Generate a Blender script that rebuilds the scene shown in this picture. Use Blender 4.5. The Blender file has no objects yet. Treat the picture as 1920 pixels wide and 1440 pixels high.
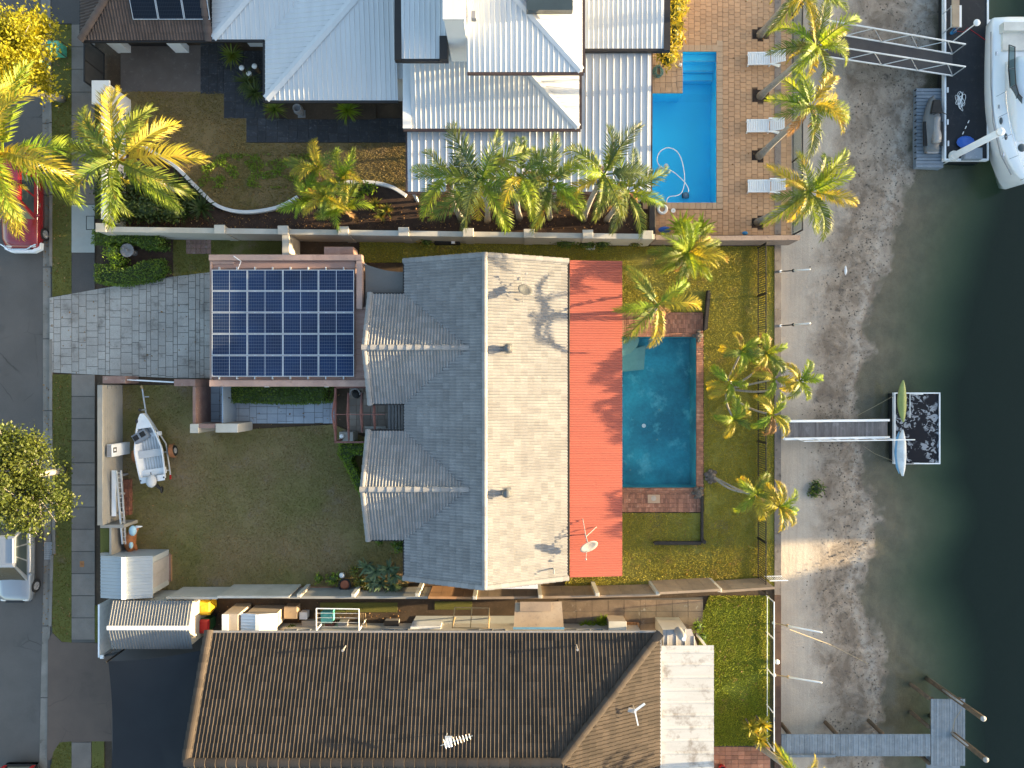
import bpy, math, random
import numpy as np
from mathutils import Vector, Matrix, noise as mnoise
random.seed(11)
rng = np.random.default_rng(11)
scene = bpy.context.scene
C = scene.collection
rad = math.radians

# ---------------------------------------------------------------- camera, sky, sun, exposure
H = 36.0                      # drone height above the yards, metres
TANH = 0.7495                 # tan(half horizontal field of view)
S0 = 1920 / (2 * H * TANH)
cd = bpy.data.cameras.new('camera'); cam = bpy.data.objects.new('camera', cd); C.objects.link(cam)
cam.location = (0, 0, H); cam.rotation_euler = (0, 0, 0)
cd.sensor_fit = 'HORIZONTAL'; cd.angle = 2 * math.atan(TANH); cd.clip_start = 0.5; cd.clip_end = 2000
scene.camera = cam

SUN_EL = rad(7.5)
SUN_DIR = Vector((1.0, 0.085, 0.0)).normalized() * math.cos(SUN_EL) + Vector((0, 0, math.sin(SUN_EL)))
w = bpy.data.worlds.new('World'); scene.world = w; w.use_nodes = True
nt = w.node_tree; nt.nodes.clear()
wo = nt.nodes.new('ShaderNodeOutputWorld'); bg = nt.nodes.new('ShaderNodeBackground'); sk = nt.nodes.new('ShaderNodeTexSky')
sk.sky_type = 'NISHITA'; sk.sun_disc = False; sk.sun_elevation = SUN_EL; sk.sun_rotation = math.atan2(SUN_DIR.x, SUN_DIR.y)
sk.air_density = 1.0; sk.dust_density = 2.2; sk.ozone_density = 1.0; sk.altitude = 0
bg.inputs['Strength'].default_value = 0.15
nt.links.new(sk.outputs[0], bg.inputs[0]); nt.links.new(bg.outputs[0], wo.inputs[0])
ld = bpy.data.lights.new('sun', 'SUN'); sun = bpy.data.objects.new('sun', ld); C.objects.link(sun)
ld.energy = 5.0; ld.angle = rad(0.6); ld.color = (1.0, 0.75, 0.42)
sun.rotation_euler = (-SUN_DIR).to_track_quat('-Z', 'Y').to_euler(); sun.location = SUN_DIR * 200
scene.view_settings.view_transform = 'Standard'; scene.view_settings.look = 'None'
scene.view_settings.exposure = 2.35; scene.view_settings.gamma = 1.0; scene.view_settings.use_curve_mapping = False
scene.cycles.use_denoising = True
scene.cycles.max_bounces = 8; scene.cycles.transparent_max_bounces = 16; scene.cycles.diffuse_bounces = 3

# ---------------------------------------------------------------- helpers
def scl(z): return S0 * H / (H - z)
def P(u, v, z=0.0):
    s = scl(z); return Vector(((u - 960) / s, (720 - v) / s, z))
def PX(u, v, z=0.0):
    p = P(u, v, z); return (p.x, p.y)
def RC(u0, v0, u1, v1, z=0.0):
    a = P(u0, v1, z); b = P(u1, v0, z); return a.x, b.x, a.y, b.y
ORG = {}
MATS = {}

class MB:
    def __init__(self): self.v = []; self.f = []
    def add(self, vs, fs):
        b = len(self.v); self.v += [tuple(p) for p in vs]; self.f += [tuple(i + b for i in f) for f in fs]; return self
    def face(self, *pts): return self.add(pts, [tuple(range(len(pts)))])
    def box(self, x0, x1, y0, y1, z0, z1):
        return self.add([(x0,y0,z0),(x1,y0,z0),(x1,y1,z0),(x0,y1,z0),(x0,y0,z1),(x1,y0,z1),(x1,y1,z1),(x0,y1,z1)],
            [(3,2,1,0),(4,5,6,7),(0,1,5,4),(1,2,6,5),(2,3,7,6),(3,0,4,7)])
    def bbox(self, x0, x1, y0, y1, z0, z1, b=0.02):       # box with a chamfered top edge
        vs = [(x0,y0,z0),(x1,y0,z0),(x1,y1,z0),(x0,y1,z0),(x0,y0,z1-b),(x1,y0,z1-b),(x1,y1,z1-b),(x0,y1,z1-b),
              (x0+b,y0+b,z1),(x1-b,y0+b,z1),(x1-b,y1-b,z1),(x0+b,y1-b,z1)]
        fs = [(8,9,10,11)]
        for i in range(4):
            j = (i+1) % 4; fs += [(i,j,4+j,4+i),(4+i,4+j,8+j,8+i)]
        return self.add(vs, fs)
    def obox(self, c, sx, sy, z0, z1, rz=0.0):
        ca, sa = math.cos(rz), math.sin(rz); q = []
        for z in (z0, z1):
            for (a, b) in ((-1,-1),(1,-1),(1,1),(-1,1)):
                x, y = a*sx/2, b*sy/2; q.append((c[0]+x*ca-y*sa, c[1]+x*sa+y*ca, z))
        return self.add(q, [(3,2,1,0),(4,5,6,7),(0,1,5,4),(1,2,6,5),(2,3,7,6),(3,0,4,7)])
    def prism(self, poly, z0, z1):
        a = sum(poly[i-1][0]*poly[i][1]-poly[i][0]*poly[i-1][1] for i in range(len(poly)))
        if a < 0: poly = poly[::-1]
        n = len(poly)
        vs = [(p[0],p[1],z0) for p in poly] + [(p[0],p[1],z1) for p in poly]
        return self.add(vs, [tuple(range(n-1,-1,-1)), tuple(range(n,2*n))] + [(i,(i+1)%n,n+(i+1)%n,n+i) for i in range(n)])
    def slab3(self, pts, t):                              # planar 3-D polygon thickened downwards
        n = len(pts); a = sum(pts[i-1][0]*pts[i][1]-pts[i][0]*pts[i-1][1] for i in range(n))
        if a < 0: pts = pts[::-1]
        vs = [(p[0],p[1],p[2]-t) for p in pts] + [tuple(p) for p in pts]
        return self.add(vs, [tuple(range(n-1,-1,-1)), tuple(range(n,2*n))] + [(i,(i+1)%n,n+(i+1)%n,n+i) for i in range(n)])
    def ring(self, c, ax, r, n, ph=0.0):
        ax = Vector(ax).normalized(); u = ax.orthogonal().normalized()
        if abs(ax.z) < 0.95:
            u = Vector((0,0,1)).cross(ax).normalized()
        v = ax.cross(u); c = Vector(c)
        return [c + u*(r*math.cos(ph+2*math.pi*i/n)) + v*(r*math.sin(ph+2*math.pi*i/n)) for i in range(n)]
    def loft(self, rings, cap=True, closed=True):
        n = len(rings[0]); vs = [p for r in rings for p in r]; fs = []
        m = n if closed else n-1
        for k in range(len(rings)-1):
            for i in range(m):
                j = (i+1) % n; fs.append((k*n+i, k*n+j, (k+1)*n+j, (k+1)*n+i))
        if cap and closed:
            fs.append(tuple(range(n-1,-1,-1))); fs.append(tuple(range((len(rings)-1)*n, len(rings)*n)))
        return self.add(vs, fs)
    def tube(self, pts, r, n=6, cap=True):
        pts = [Vector(p) for p in pts]; rs = r if isinstance(r, (list, tuple)) else [r]*len(pts); R = []
        for i, p in enumerate(pts):
            d = (pts[min(i+1,len(pts)-1)] - pts[max(i-1,0)])
            if d.length < 1e-6: d = Vector((0,0,1))
            R.append(self.ring(p, d, rs[i], n))
        return self.loft(R, cap)
    def cyl(self, c, r, z0, z1, n=14, r1=None):
        r1 = r if r1 is None else r1
        return self.loft([[(c[0]+q*math.cos(2*math.pi*i/n), c[1]+q*math.sin(2*math.pi*i/n), z) for i in range(n)] for q, z in ((r,z0),(r1,z1))])
    def lathe(self, c, prof, n=14):
        return self.loft([[(c[0]+q*math.cos(2*math.pi*i/n), c[1]+q*math.sin(2*math.pi*i/n), c[2]+z) for i in range(n)] for q, z in prof])
    def beam(self, p0, p1, wd, hg):
        p0, p1 = Vector(p0), Vector(p1); d = (p1-p0).normalized()
        s = d.cross(Vector((0,0,1)))
        s = Vector((1,0,0)) if s.length < 1e-4 else s.normalized()
        t = s.cross(d).normalized(); s = s*wd/2; t = t*hg/2
        q = [p0-s-t, p0+s-t, p0+s+t, p0-s+t, p1-s-t, p1+s-t, p1+s+t, p1-s+t]
        return self.add(q, [(3,2,1,0),(4,5,6,7),(0,1,5,4),(1,2,6,5),(2,3,7,6),(3,0,4,7)])
    def ell(self, c, rx, ry, rz, nu=12, nv=8):
        R = []
        for k in range(1, nv):
            a = math.pi*k/nv - math.pi/2
            R.append([(c[0]+rx*math.cos(a)*math.cos(2*math.pi*i/nu), c[1]+ry*math.cos(a)*math.sin(2*math.pi*i/nu), c[2]+rz*math.sin(a)) for i in range(nu)])
        return self.loft(R)
    def mesh(self, name, mat, off=(0,0,0), smooth=False):
        me = bpy.data.meshes.new(name); o = Vector(off)
        me.from_pydata([(p[0]-o.x, p[1]-o.y, p[2]-o.z) for p in self.v], [], self.f)
        if mat: me.materials.append(MATS[mat])
        if smooth: me.polygons.foreach_set('use_smooth', [True]*len(me.polygons))
        me.update(); return me
    def build(self, name, mat, parent=None, smooth=False, kind=None):
        off = ORG[parent.name] if parent else Vector((0,0,0))
        o = bpy.data.objects.new(name, self.mesh(name, mat, off, smooth)); C.objects.link(o)
        if parent: o.parent = parent
        if kind: o['kind'] = kind
        ORG[o.name] = off.copy(); return o

def tag(o, label, cat=None, group=None, kind=None):
    if label: o['label'] = label
    if cat: o['category'] = cat
    if group: o['group'] = group
    if kind: o['kind'] = kind
    return o
def thing(name, label, cat, loc=(0,0,0), group=None):
    o = bpy.data.objects.new(name, None); C.objects.link(o); o.location = loc; o.empty_display_size = 0.2
    ORG[o.name] = Vector(loc); return tag(o, label, cat, group)
def single(name, mb, mat, label, cat, group=None, smooth=False, kind=None):
    a = np.array(mb.v); off = Vector(((a[:,0].min()+a[:,0].max())/2, (a[:,1].min()+a[:,1].max())/2, a[:,2].min()))
    o = bpy.data.objects.new(name, mb.mesh(name, mat, off, smooth)); C.objects.link(o); o.location = off
    ORG[o.name] = off; return tag(o, label, cat, group, kind)
def setting(name, mb, mat, label=None, kind='structure'):
    o = mb.build(name, mat); o['kind'] = kind
    if label: o['label'] = label
    return o
def copy_tree(o, loc, rz=0.0, label=None, parent=None):
    c = o.copy(); C.objects.link(c); c.parent = parent
    if parent is None:
        c.location = loc; c.rotation_euler = (0,0,rz); ORG[c.name] = Vector(loc)
        if label: c['label'] = label
    for ch in list(o.children): copy_tree(ch, None, parent=c)
    return c
def piece(name, me, parent, M4):
    o = bpy.data.objects.new(name, me); C.objects.link(o); o.parent = parent
    o.matrix_local = Matrix.Translation(-ORG[parent.name]) @ M4; ORG[o.name] = ORG[parent.name]; return o
def np_mesh(name, V, F, mat, smooth=False):               # V (n,3), F (m,k) arrays of equal face size
    V = np.asarray(V, dtype=np.float32); F = np.asarray(F, dtype=np.int32); k = F.shape[1]
    me = bpy.data.meshes.new(name); me.vertices.add(len(V)); me.vertices.foreach_set('co', V.ravel())
    me.loops.add(F.size); me.loops.foreach_set('vertex_index', F.ravel())
    me.polygons.add(len(F)); me.polygons.foreach_set('loop_start', np.arange(0, F.size, k, dtype=np.int32))
    me.polygons.foreach_set('loop_total', np.full(len(F), k, dtype=np.int32))
    me.update(calc_edges=True)
    if mat: me.materials.append(MATS[mat])
    if smooth: me.polygons.foreach_set('use_smooth', [True]*len(me.polygons))
    return me
def pieces(name, mb, mat, parent, mats, limit=300, restname=None):
    """alike pieces: the first `limit` placements as objects sharing one mesh, the rest joined as one stuff part"""
    me = mb.mesh(name, mat)
    for M4 in mats[:limit]: piece(name, me, parent, M4)
    rest = mats[limit:]
    if rest:
        r = MB(); V = np.array([(*p, 1.0) for p in mb.v])
        for M4 in rest: r.add((V @ np.array(M4).T)[:, :3].tolist(), mb.f)
        r.build(restname or (name + '_courses'), mat, parent, kind='stuff')
def clip_poly(poly, clip):
    def area(p): return sum(p[i-1][0]*p[i][1]-p[i][0]*p[i-1][1] for i in range(len(p)))
    if area(clip) < 0: clip = clip[::-1]
    out = list(poly)
    for i in range(len(clip)):
        a, b = clip[i-1], clip[i]; inp, out = out, []
        def side(p): return (b[0]-a[0])*(p[1]-a[1]) - (b[1]-a[1])*(p[0]-a[0])
        for k in range(len(inp)):
            p, q = inp[k-1], inp[k]; sp, sq = side(p), side(q)
            if (sp >= 0) != (sq >= 0):
                t = sp/(sp-sq); out.append((p[0]+t*(q[0]-p[0]), p[1]+t*(q[1]-p[1])))
            if sq >= 0: out.append(q)
        if len(out) < 3: return []
    return out
def paving(name, parent, mat, rects, clip=None, z0=-0.03, z1=0.02, limit=300, jit=0.004):
    """paving units from (x0,x1,y0,y1) rectangles, each clipped to a convex outline"""
    cache = {}; n = 0; rest = MB()
    for (x0,x1,y0,y1) in rects:
        pl = [(x0,y0),(x1,y0),(x1,y1),(x0,y1)]; full = True
        if clip:
            c2 = clip_poly(pl, clip)
            if len(c2) < 3: continue
            full = len(c2) == 4 and all(any(abs(a[0]-b[0])+abs(a[1]-b[1]) < 1e-6 for b in pl) for a in c2); pl = c2
            if abs(sum(pl[i-1][0]*pl[i][1]-pl[i][0]*pl[i-1][1] for i in range(len(pl))))/2 < 0.004: continue
        dz = random.uniform(-jit, jit)
        if n < limit:
            if full:
                key = (round(x1-x0,3), round(y1-y0,3))
                if key not in cache:
                    cache[key] = MB().bbox(-key[0]/2,key[0]/2,-key[1]/2,key[1]/2,z0,z1,0.006).mesh(name, mat)
                piece(name, cache[key], parent, Matrix.Translation(((x0+x1)/2,(y0+y1)/2,dz)))
            else: MB().prism(pl, z0, z1+dz).build(name, mat, parent)
            n += 1
        else: rest.prism(pl, z0, z1+dz)
    if rest.v: rest.build(name+'_field', mat, parent, kind='stuff')
def plane_frame(pts, down):
    p0 = Vector(pts[0]); n = (Vector(pts[1])-p0).cross(Vector(pts[2])-p0).normalized()
    if n.z < 0: n = -n
    d = Vector(down); d = (d - n*d.dot(n)).normalized(); a = d.cross(n).normalized()
    return p0, a, d, n
def in2(poly, x, y):
    c = False
    for i in range(len(poly)):
        (x0,y0),(x1,y1) = poly[i-1], poly[i]
        if (y0 > y) != (y1 > y) and x < (x1-x0)*(y-y0)/(y1-y0)+x0: c = not c
    return c
def ribbed(mb, pts, along, spacing, rw, rh, t=0.03, top=0.4, off=0.5):
    """sheet-metal roof: a thin planar sheet with raised trapezoid ribs running along `along`"""
    mb.slab3(pts, t); p0, a, d, n = plane_frame(pts, along)
    q = [((Vector(p)-p0).dot(a), (Vector(p)-p0).dot(d)) for p in pts]
    lo = min(x for x,_ in q); hi = max(x for x,_ in q); k = lo + spacing*off
    while k < hi:
        ys = []
        for i in range(len(q)):
            (x0,y0),(x1,y1) = q[i-1], q[i]
            if (x0 > k) != (x1 > k): ys.append(y0+(y1-y0)*(k-x0)/(x1-x0))
        if len(ys) >= 2 and max(ys)-min(ys) > 0.05:
            y0, y1 = min(ys), max(ys)
            W = lambda x, y, z: p0 + a*x + d*y + n*z
            r = []
            for y in (y0, y1):
                r.append([W(k-rw/2,y,0.001), W(k-rw/2*top,y,rh), W(k+rw/2*top,y,rh), W(k+rw/2,y,0.001)])
            mb.loft(r, cap=True, closed=True)
        k += spacing
    return mb
# ---------------------------------------------------------------- materials (all procedural, world-space)
def nn(nt, typ, **kw):
    n = nt.nodes.new(typ)
    for k, v in kw.items(): setattr(n, k, v)
    return n
def newmat(name):
    m = bpy.data.materials.new(name); m.use_nodes = True; MATS[name] = m
    nt = m.node_tree; b = nt.nodes['Principled BSDF']; return m, nt, b
def noise(nt, vec, s, det=5.0, rough=0.6, dist=0.0):
    n = nn(nt, 'ShaderNodeTexNoise'); n.inputs['Scale'].default_value = s; n.inputs['Detail'].default_value = det
    n.inputs['Roughness'].default_value = rough; n.inputs['Distortion'].default_value = dist
    nt.links.new(vec, n.inputs['Vector']); return n.outputs['Fac']
def ramp(nt, fac, a=0.35, b=0.65, lo=0.0, hi=1.0):
    n = nn(nt, 'ShaderNodeMapRange'); n.inputs[1].default_value = a; n.inputs[2].default_value = b
    n.inputs[3].default_value = lo; n.inputs[4].default_value = hi; nt.links.new(fac, n.inputs[0]); return n.outputs[0]
def mix(nt, fac, a, b, mode='MIX'):
    n = nn(nt, 'ShaderNodeMix', data_type='RGBA', blend_type=mode)
    for sock, v in ((n.inputs[0], fac), (n.inputs[6], a), (n.inputs[7], b)):
        if isinstance(v, (int, float)): sock.default_value = v
        elif isinstance(v, (tuple, list)): sock.default_value = (*v[:3], 1.0)
        else: nt.links.new(v, sock)
    return n.outputs[2]
def math_(nt, op, a, b=0.0):
    n = nn(nt, 'ShaderNodeMath', operation=op)
    for sock, v in ((n.inputs[0], a), (n.inputs[1], b)):
        if isinstance(v, (int, float)): sock.default_value = v
        else: nt.links.new(v, sock)
    return n.outputs[0]
def posn(nt): return nn(nt, 'ShaderNodeNewGeometry').outputs['Position']
def piece_rand(nt):
    g = nn(nt, 'ShaderNodeNewGeometry'); o = nn(nt, 'ShaderNodeObjectInfo')
    return math_(nt, 'FRACT', math_(nt, 'ADD', g.outputs['Random Per Island'], o.outputs['Random']))
def bump(nt, b, h, strength, dist=0.02):
    n = nn(nt, 'ShaderNodeBump'); n.inputs['Strength'].default_value = strength; n.inputs['Distance'].default_value = dist
    nt.links.new(h, n.inputs['Height']); nt.links.new(n.outputs[0], b.inputs['Normal'])
def sset(b, **kw):
    for k, v in kw.items():
        if k in b.inputs: b.inputs[k].default_value = v
def M(name, c, r=0.8, c2=None, s=1.5, amt=0.8, c3=None, s3=6.0, a3=(0.55,0.7), metal=0.0, spec=0.4, bmp=0.0, bs=60.0, piece_=0.0, fine=0.12, fs=35.0, streak=None, coat=0.0):
    m, nt, b = newmat(name); p = posn(nt)
    if streak is not None:
        mp = nn(nt, 'ShaderNodeMapping'); mp.inputs['Scale'].default_value = streak; nt.links.new(p, mp.inputs[0]); pv = mp.outputs[0]
    else: pv = p
    c2 = c2 or tuple(x*0.78 for x in c)
    col = mix(nt, math_(nt, 'MULTIPLY', ramp(nt, noise(nt, pv, s), 0.36, 0.64), amt), c, c2)
    if c3: col = mix(nt, ramp(nt, noise(nt, p, s3, 7, 0.7), a3[0], a3[1]), col, c3)
    if piece_:
        col = mix(nt, 1.0, col, ramp2rgb(nt, piece_rand(nt), 1-piece_, 1+piece_), 'MULTIPLY')
    if fine:
        col = mix(nt, 1.0, col, ramp2rgb(nt, noise(nt, p, fs, 3, 0.7), 1-fine*2, 1+fine*2), 'MULTIPLY')
    nt.links.new(col, b.inputs['Base Color']); sset(b, Roughness=r, Metallic=metal)
    b.inputs['Specular IOR Level'].default_value = spec
    if coat: sset(b, **{'Coat Weight': coat, 'Coat Roughness': 0.05})
    if bmp: bump(nt, b, noise(nt, p, bs, 4, 0.65), bmp)
    return m
def ramp2rgb(nt, fac, lo, hi):
    v = ramp(nt, fac, 0.0, 1.0, lo, hi); n = nn(nt, 'ShaderNodeCombineColor')
    for i in range(3): nt.links.new(v, n.inputs[i])
    return n.outputs[0]
def leafmat(name, c, c2, c3=None, trans=0.35, s=1.6, r=0.5, piece_=0.3, tint=None):
    m, nt, b = newmat(name); p = posn(nt)
    col = mix(nt, ramp(nt, noise(nt, p, s, 3), 0.35, 0.65), c, c2)
    if c3: col = mix(nt, ramp(nt, noise(nt, p, s*2.3, 4, 0.7), 0.56, 0.68), col, c3)
    col = mix(nt, 1.0, col, ramp2rgb(nt, piece_rand(nt), 1-piece_, 1+piece_), 'MULTIPLY')
    nt.links.new(col, b.inputs['Base Color']); sset(b, Roughness=r); b.inputs['Specular IOR Level'].default_value = 0.35
    t = nn(nt, 'ShaderNodeBsdfTranslucent'); tc = mix(nt, 1.0, col, tint or (1.5, 1.25, 0.5), 'MULTIPLY'); nt.links.new(tc, t.inputs[0])
    ms = nn(nt, 'ShaderNodeMixShader'); ms.inputs[0].default_value = trans
    nt.links.new(b.outputs[0], ms.inputs[1]); nt.links.new(t.outputs[0], ms.inputs[2])
    nt.links.new(ms.outputs[0], nt.nodes['Material Output'].inputs[0]); return m
def glass(name, tint=(0.9,0.95,0.97), dens=None, wave=0.0, ws=4.0):
    """clear surface: fresnel gloss over a transparent body, optionally an absorbing volume (water)"""
    m, nt, b = newmat(name); nt.nodes.remove(b); out = nt.nodes['Material Output']
    t = nn(nt, 'ShaderNodeBsdfTransparent'); t.inputs[0].default_value = (*tint, 1); g = nn(nt, 'ShaderNodeBsdfGlossy'); g.inputs['Roughness'].default_value = 0.03
    f = nn(nt, 'ShaderNodeFresnel'); f.inputs[0].default_value = 1.33; ms = nn(nt, 'ShaderNodeMixShader')
    if wave:
        bn = nn(nt, 'ShaderNodeBump'); bn.inputs['Strength'].default_value = wave; bn.inputs['Distance'].default_value = 0.05
        nt.links.new(noise(nt, posn(nt), ws, 4, 0.6, 0.6), bn.inputs['Height']); nt.links.new(bn.outputs[0], g.inputs['Normal']); nt.links.new(bn.outputs[0], f.inputs['Normal'])
    gb = nn(nt, 'ShaderNodeNewGeometry'); fac = math_(nt, 'MULTIPLY', f.outputs[0], math_(nt, 'SUBTRACT', 1.0, gb.outputs['Backfacing']))
    nt.links.new(fac, ms.inputs[0]); nt.links.new(t.outputs[0], ms.inputs[1]); nt.links.new(g.outputs[0], ms.inputs[2]); nt.links.new(ms.outputs[0], out.inputs[0])
    if dens:
        va = nn(nt, 'ShaderNodeVolumeAbsorption'); va.inputs[0].default_value = (*dens[0], 1); va.inputs[1].default_value = dens[1]; nt.links.new(va.outputs[0], out.inputs['Volume'])
    return m

# ground and paving
M('soil', (0.075,0.05,0.032), 0.95, (0.045,0.032,0.02), 1.2, c3=(0.11,0.075,0.05), s3=9, bmp=0.5, bs=25)
M('mulch', (0.06,0.036,0.026), 0.95, (0.03,0.018,0.014), 3, c3=(0.13,0.09,0.06), s3=18, a3=(0.6,0.68), bmp=0.8, bs=30, fine=0.3)
M('asphalt', (0.105,0.096,0.090), 0.9, (0.085,0.078,0.073), 0.5, c3=(0.12,0.115,0.11), s3=90, a3=(0.55,0.7), bmp=0.3, bs=120, fine=0.2, fs=60)
M('brown_asphalt', (0.125,0.09,0.072), 0.92, (0.095,0.07,0.058), 0.6, c3=(0.14,0.11,0.09), s3=90, bmp=0.4, bs=110, fine=0.25, fs=55)
M('dark_asphalt', (0.085,0.076,0.072), 0.92, (0.065,0.06,0.058), 0.7, c3=(0.08,0.075,0.07), s3=80, bmp=0.3, bs=110, fine=0.2)
M('concrete_path', (0.205,0.172,0.147), 0.9, (0.155,0.13,0.112), 1.1, c3=(0.17,0.155,0.14), s3=3.2, piece_=0.12, bmp=0.25, bs=80, fine=0.14)
M('new_concrete', (0.36,0.37,0.35), 0.85, (0.30,0.31,0.29), 1.0, bmp=0.1, fine=0.05)
M('kerb', (0.24,0.215,0.19), 0.9, (0.15,0.135,0.115), 0.9, c3=(0.09,0.075,0.06), s3=4, a3=(0.6,0.72), bmp=0.3, fine=0.15)
M('drive_slab', (0.36,0.34,0.315), 0.8, (0.26,0.24,0.22), 0.55, c3=(0.13,0.112,0.098), s3=1.1, a3=(0.55,0.74), piece_=0.06, bmp=0.3, bs=30, fine=0.18, fs=25, amt=0.9)
M('path_slab', (0.33,0.37,0.42), 0.8, (0.25,0.28,0.33), 0.9, piece_=0.08, bmp=0.2, bs=35, fine=0.1)
M('joint', (0.10,0.092,0.084), 0.95, bmp=0.2)
M('slate_paver', (0.030,0.033,0.04), 0.6, (0.018,0.02,0.026), 1.5, c3=(0.11,0.11,0.12), s3=7, a3=(0.55,0.7), piece_=0.25, bmp=0.3, bs=40, fine=0.25)
M('drive_brown', (0.125,0.105,0.095), 0.9, (0.09,0.075,0.07), 0.8, c3=(0.16,0.14,0.13), s3=3, bmp=0.2, fine=0.1)
M('terracotta_paver', (0.56,0.32,0.175), 0.8, (0.48,0.275,0.155), 0.5, piece_=0.10, bmp=0.15, bs=50, fine=0.07)
M('grout', (0.20,0.115,0.07), 0.95)
M('coping_tile', (0.50,0.33,0.21), 0.75, (0.44,0.29,0.18), 0.9, piece_=0.10, fine=0.06)
M('red_brick', (0.36,0.16,0.095), 0.85, (0.28,0.13,0.085), 1.2, c3=(0.45,0.26,0.17), s3=3, piece_=0.28, bmp=0.4, bs=50, fine=0.12)
M('brick_pile', (0.22,0.085,0.05), 0.9, (0.13,0.05,0.035), 5, piece_=0.3, bmp=0.4)
M('slab_brown', (0.22,0.165,0.12), 0.9, (0.13,0.095,0.07), 1.0, c3=(0.36,0.33,0.29), s3=1.4, a3=(0.6,0.72), piece_=0.12, bmp=0.4, bs=30, fine=0.2)
M('patio_tile', (0.24,0.20,0.165), 0.8, (0.19,0.155,0.13), 1.0, piece_=0.25, fine=0.1)
M('rock', (0.15,0.12,0.095), 0.9, (0.08,0.065,0.055), 5, c3=(0.25,0.23,0.21), s3=9, bmp=0.8, bs=20)
# walls
M('cream_wall', (0.45,0.425,0.375), 0.9, (0.36,0.335,0.285), 0.9, c3=(0.25,0.21,0.17), s3=2.2, a3=(0.62,0.8), bmp=0.2, bs=40, fine=0.08)
M('front_wall', (0.29,0.28,0.255), 0.9, (0.24,0.23,0.21), 0.8, c3=(0.22,0.19,0.16), s3=1.6, a3=(0.6,0.8), bmp=0.2, bs=40, fine=0.08)
M('white_wall', (0.66,0.67,0.68), 0.8, (0.58,0.59,0.60), 0.7, bmp=0.1, fine=0.04)
M('pink_render', (0.25,0.16,0.135), 0.9, (0.18,0.11,0.095), 1.6, c3=(0.30,0.25,0.22), s3=3.5, a3=(0.56,0.72), bmp=0.25, bs=40, fine=0.14)
M('tan_board', (0.29,0.215,0.15), 0.85, (0.20,0.15,0.11), 1.2, c3=(0.12,0.09,0.07), s3=3, a3=(0.62,0.75), bmp=0.2, bs=30, fine=0.1, piece_=0.12)
M('timber_orange', (0.38,0.20,0.09), 0.8, (0.28,0.15,0.07), 1.5, piece_=0.15, bmp=0.2, bs=30)
M('stone_wall', (0.30,0.235,0.20), 0.9, (0.23,0.175,0.15), 2.5, c3=(0.13,0.10,0.09), s3=6, piece_=0.15, bmp=0.5, bs=25)
M('dark_timber', (0.035,0.03,0.028), 0.85, (0.02,0.018,0.018), 3, c3=(0.09,0.085,0.08), s3=7, a3=(0.6,0.7), bmp=0.4, bs=25)
M('sea_wall', (0.20,0.175,0.155), 0.95, (0.12,0.10,0.09), 1.2, c3=(0.06,0.05,0.045), s3=3, bmp=0.4, bs=25)
M('sea_timber', (0.085,0.05,0.038), 0.9, (0.05,0.03,0.025), 2, bmp=0.4, bs=25)
# roofs
M('tile_grey', (0.235,0.233,0.235), 0.8, (0.195,0.194,0.197), 0.6, c3=(0.31,0.305,0.30), s3=5, a3=(0.58,0.75), piece_=0.12, bmp=0.25, bs=60, fine=0.12, fs=18)
M('tile_dark', (0.052,0.040,0.032), 0.85, (0.037,0.029,0.024), 0.5, c3=(0.09,0.068,0.05), s3=4, a3=(0.64,0.8), piece_=0.28, bmp=0.3, bs=60, fine=0.2)
M('tile_brown', (0.10,0.075,0.066), 0.8, (0.075,0.055,0.05), 0.8, piece_=0.15, bmp=0.3, bs=60, fine=0.15)
M('roof_white', (0.54,0.555,0.57), 0.55, (0.47,0.485,0.50), 0.6, c3=(0.40,0.40,0.39), s3=2.2, a3=(0.64,0.85), fine=0.05, streak=(3,0.4,1))
M('roof_patio', (0.47,0.49,0.52), 0.5, (0.40,0.42,0.45), 0.8, c3=(0.38,0.38,0.37), s3=2.5, a3=(0.62,0.85), fine=0.06, streak=(3,0.5,1))
M('roof_old_white', (0.47,0.465,0.455), 0.6, (0.40,0.395,0.385), 0.7, c3=(0.24,0.215,0.19), s3=1.3, a3=(0.50,0.66), fine=0.12, streak=(0.5,2.2,1))
M('roof_red', (0.40,0.105,0.07), 0.7, (0.34,0.088,0.06), 0.5, c3=(0.30,0.085,0.06), s3=1.5, a3=(0.58,0.78), fine=0.08, streak=(0.3,3,1))
M('roof_pink', (0.36,0.225,0.18), 0.6, (0.29,0.18,0.15), 0.8, c3=(0.20,0.13,0.11), s3=3, a3=(0.6,0.8), fine=0.1, streak=(0.4,2,1))
M('fascia_pink', (0.40,0.27,0.22), 0.75, (0.29,0.19,0.16), 1.3, c3=(0.14,0.085,0.07), s3=3.0, a3=(0.58,0.74), bmp=0.2, fine=0.1)
M('shed_grey', (0.34,0.37,0.39), 0.5, (0.28,0.31,0.33), 0.8, fine=0.06)
M('shed_slate', (0.16,0.165,0.17), 0.5, (0.12,0.125,0.13), 0.8, fine=0.08)
M('gutter_black', (0.018,0.016,0.016), 0.5, fine=0.1)
M('gutter_brown', (0.05,0.032,0.03), 0.5, fine=0.1)
M('gutter_grey', (0.30,0.29,0.29), 0.5)
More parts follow.
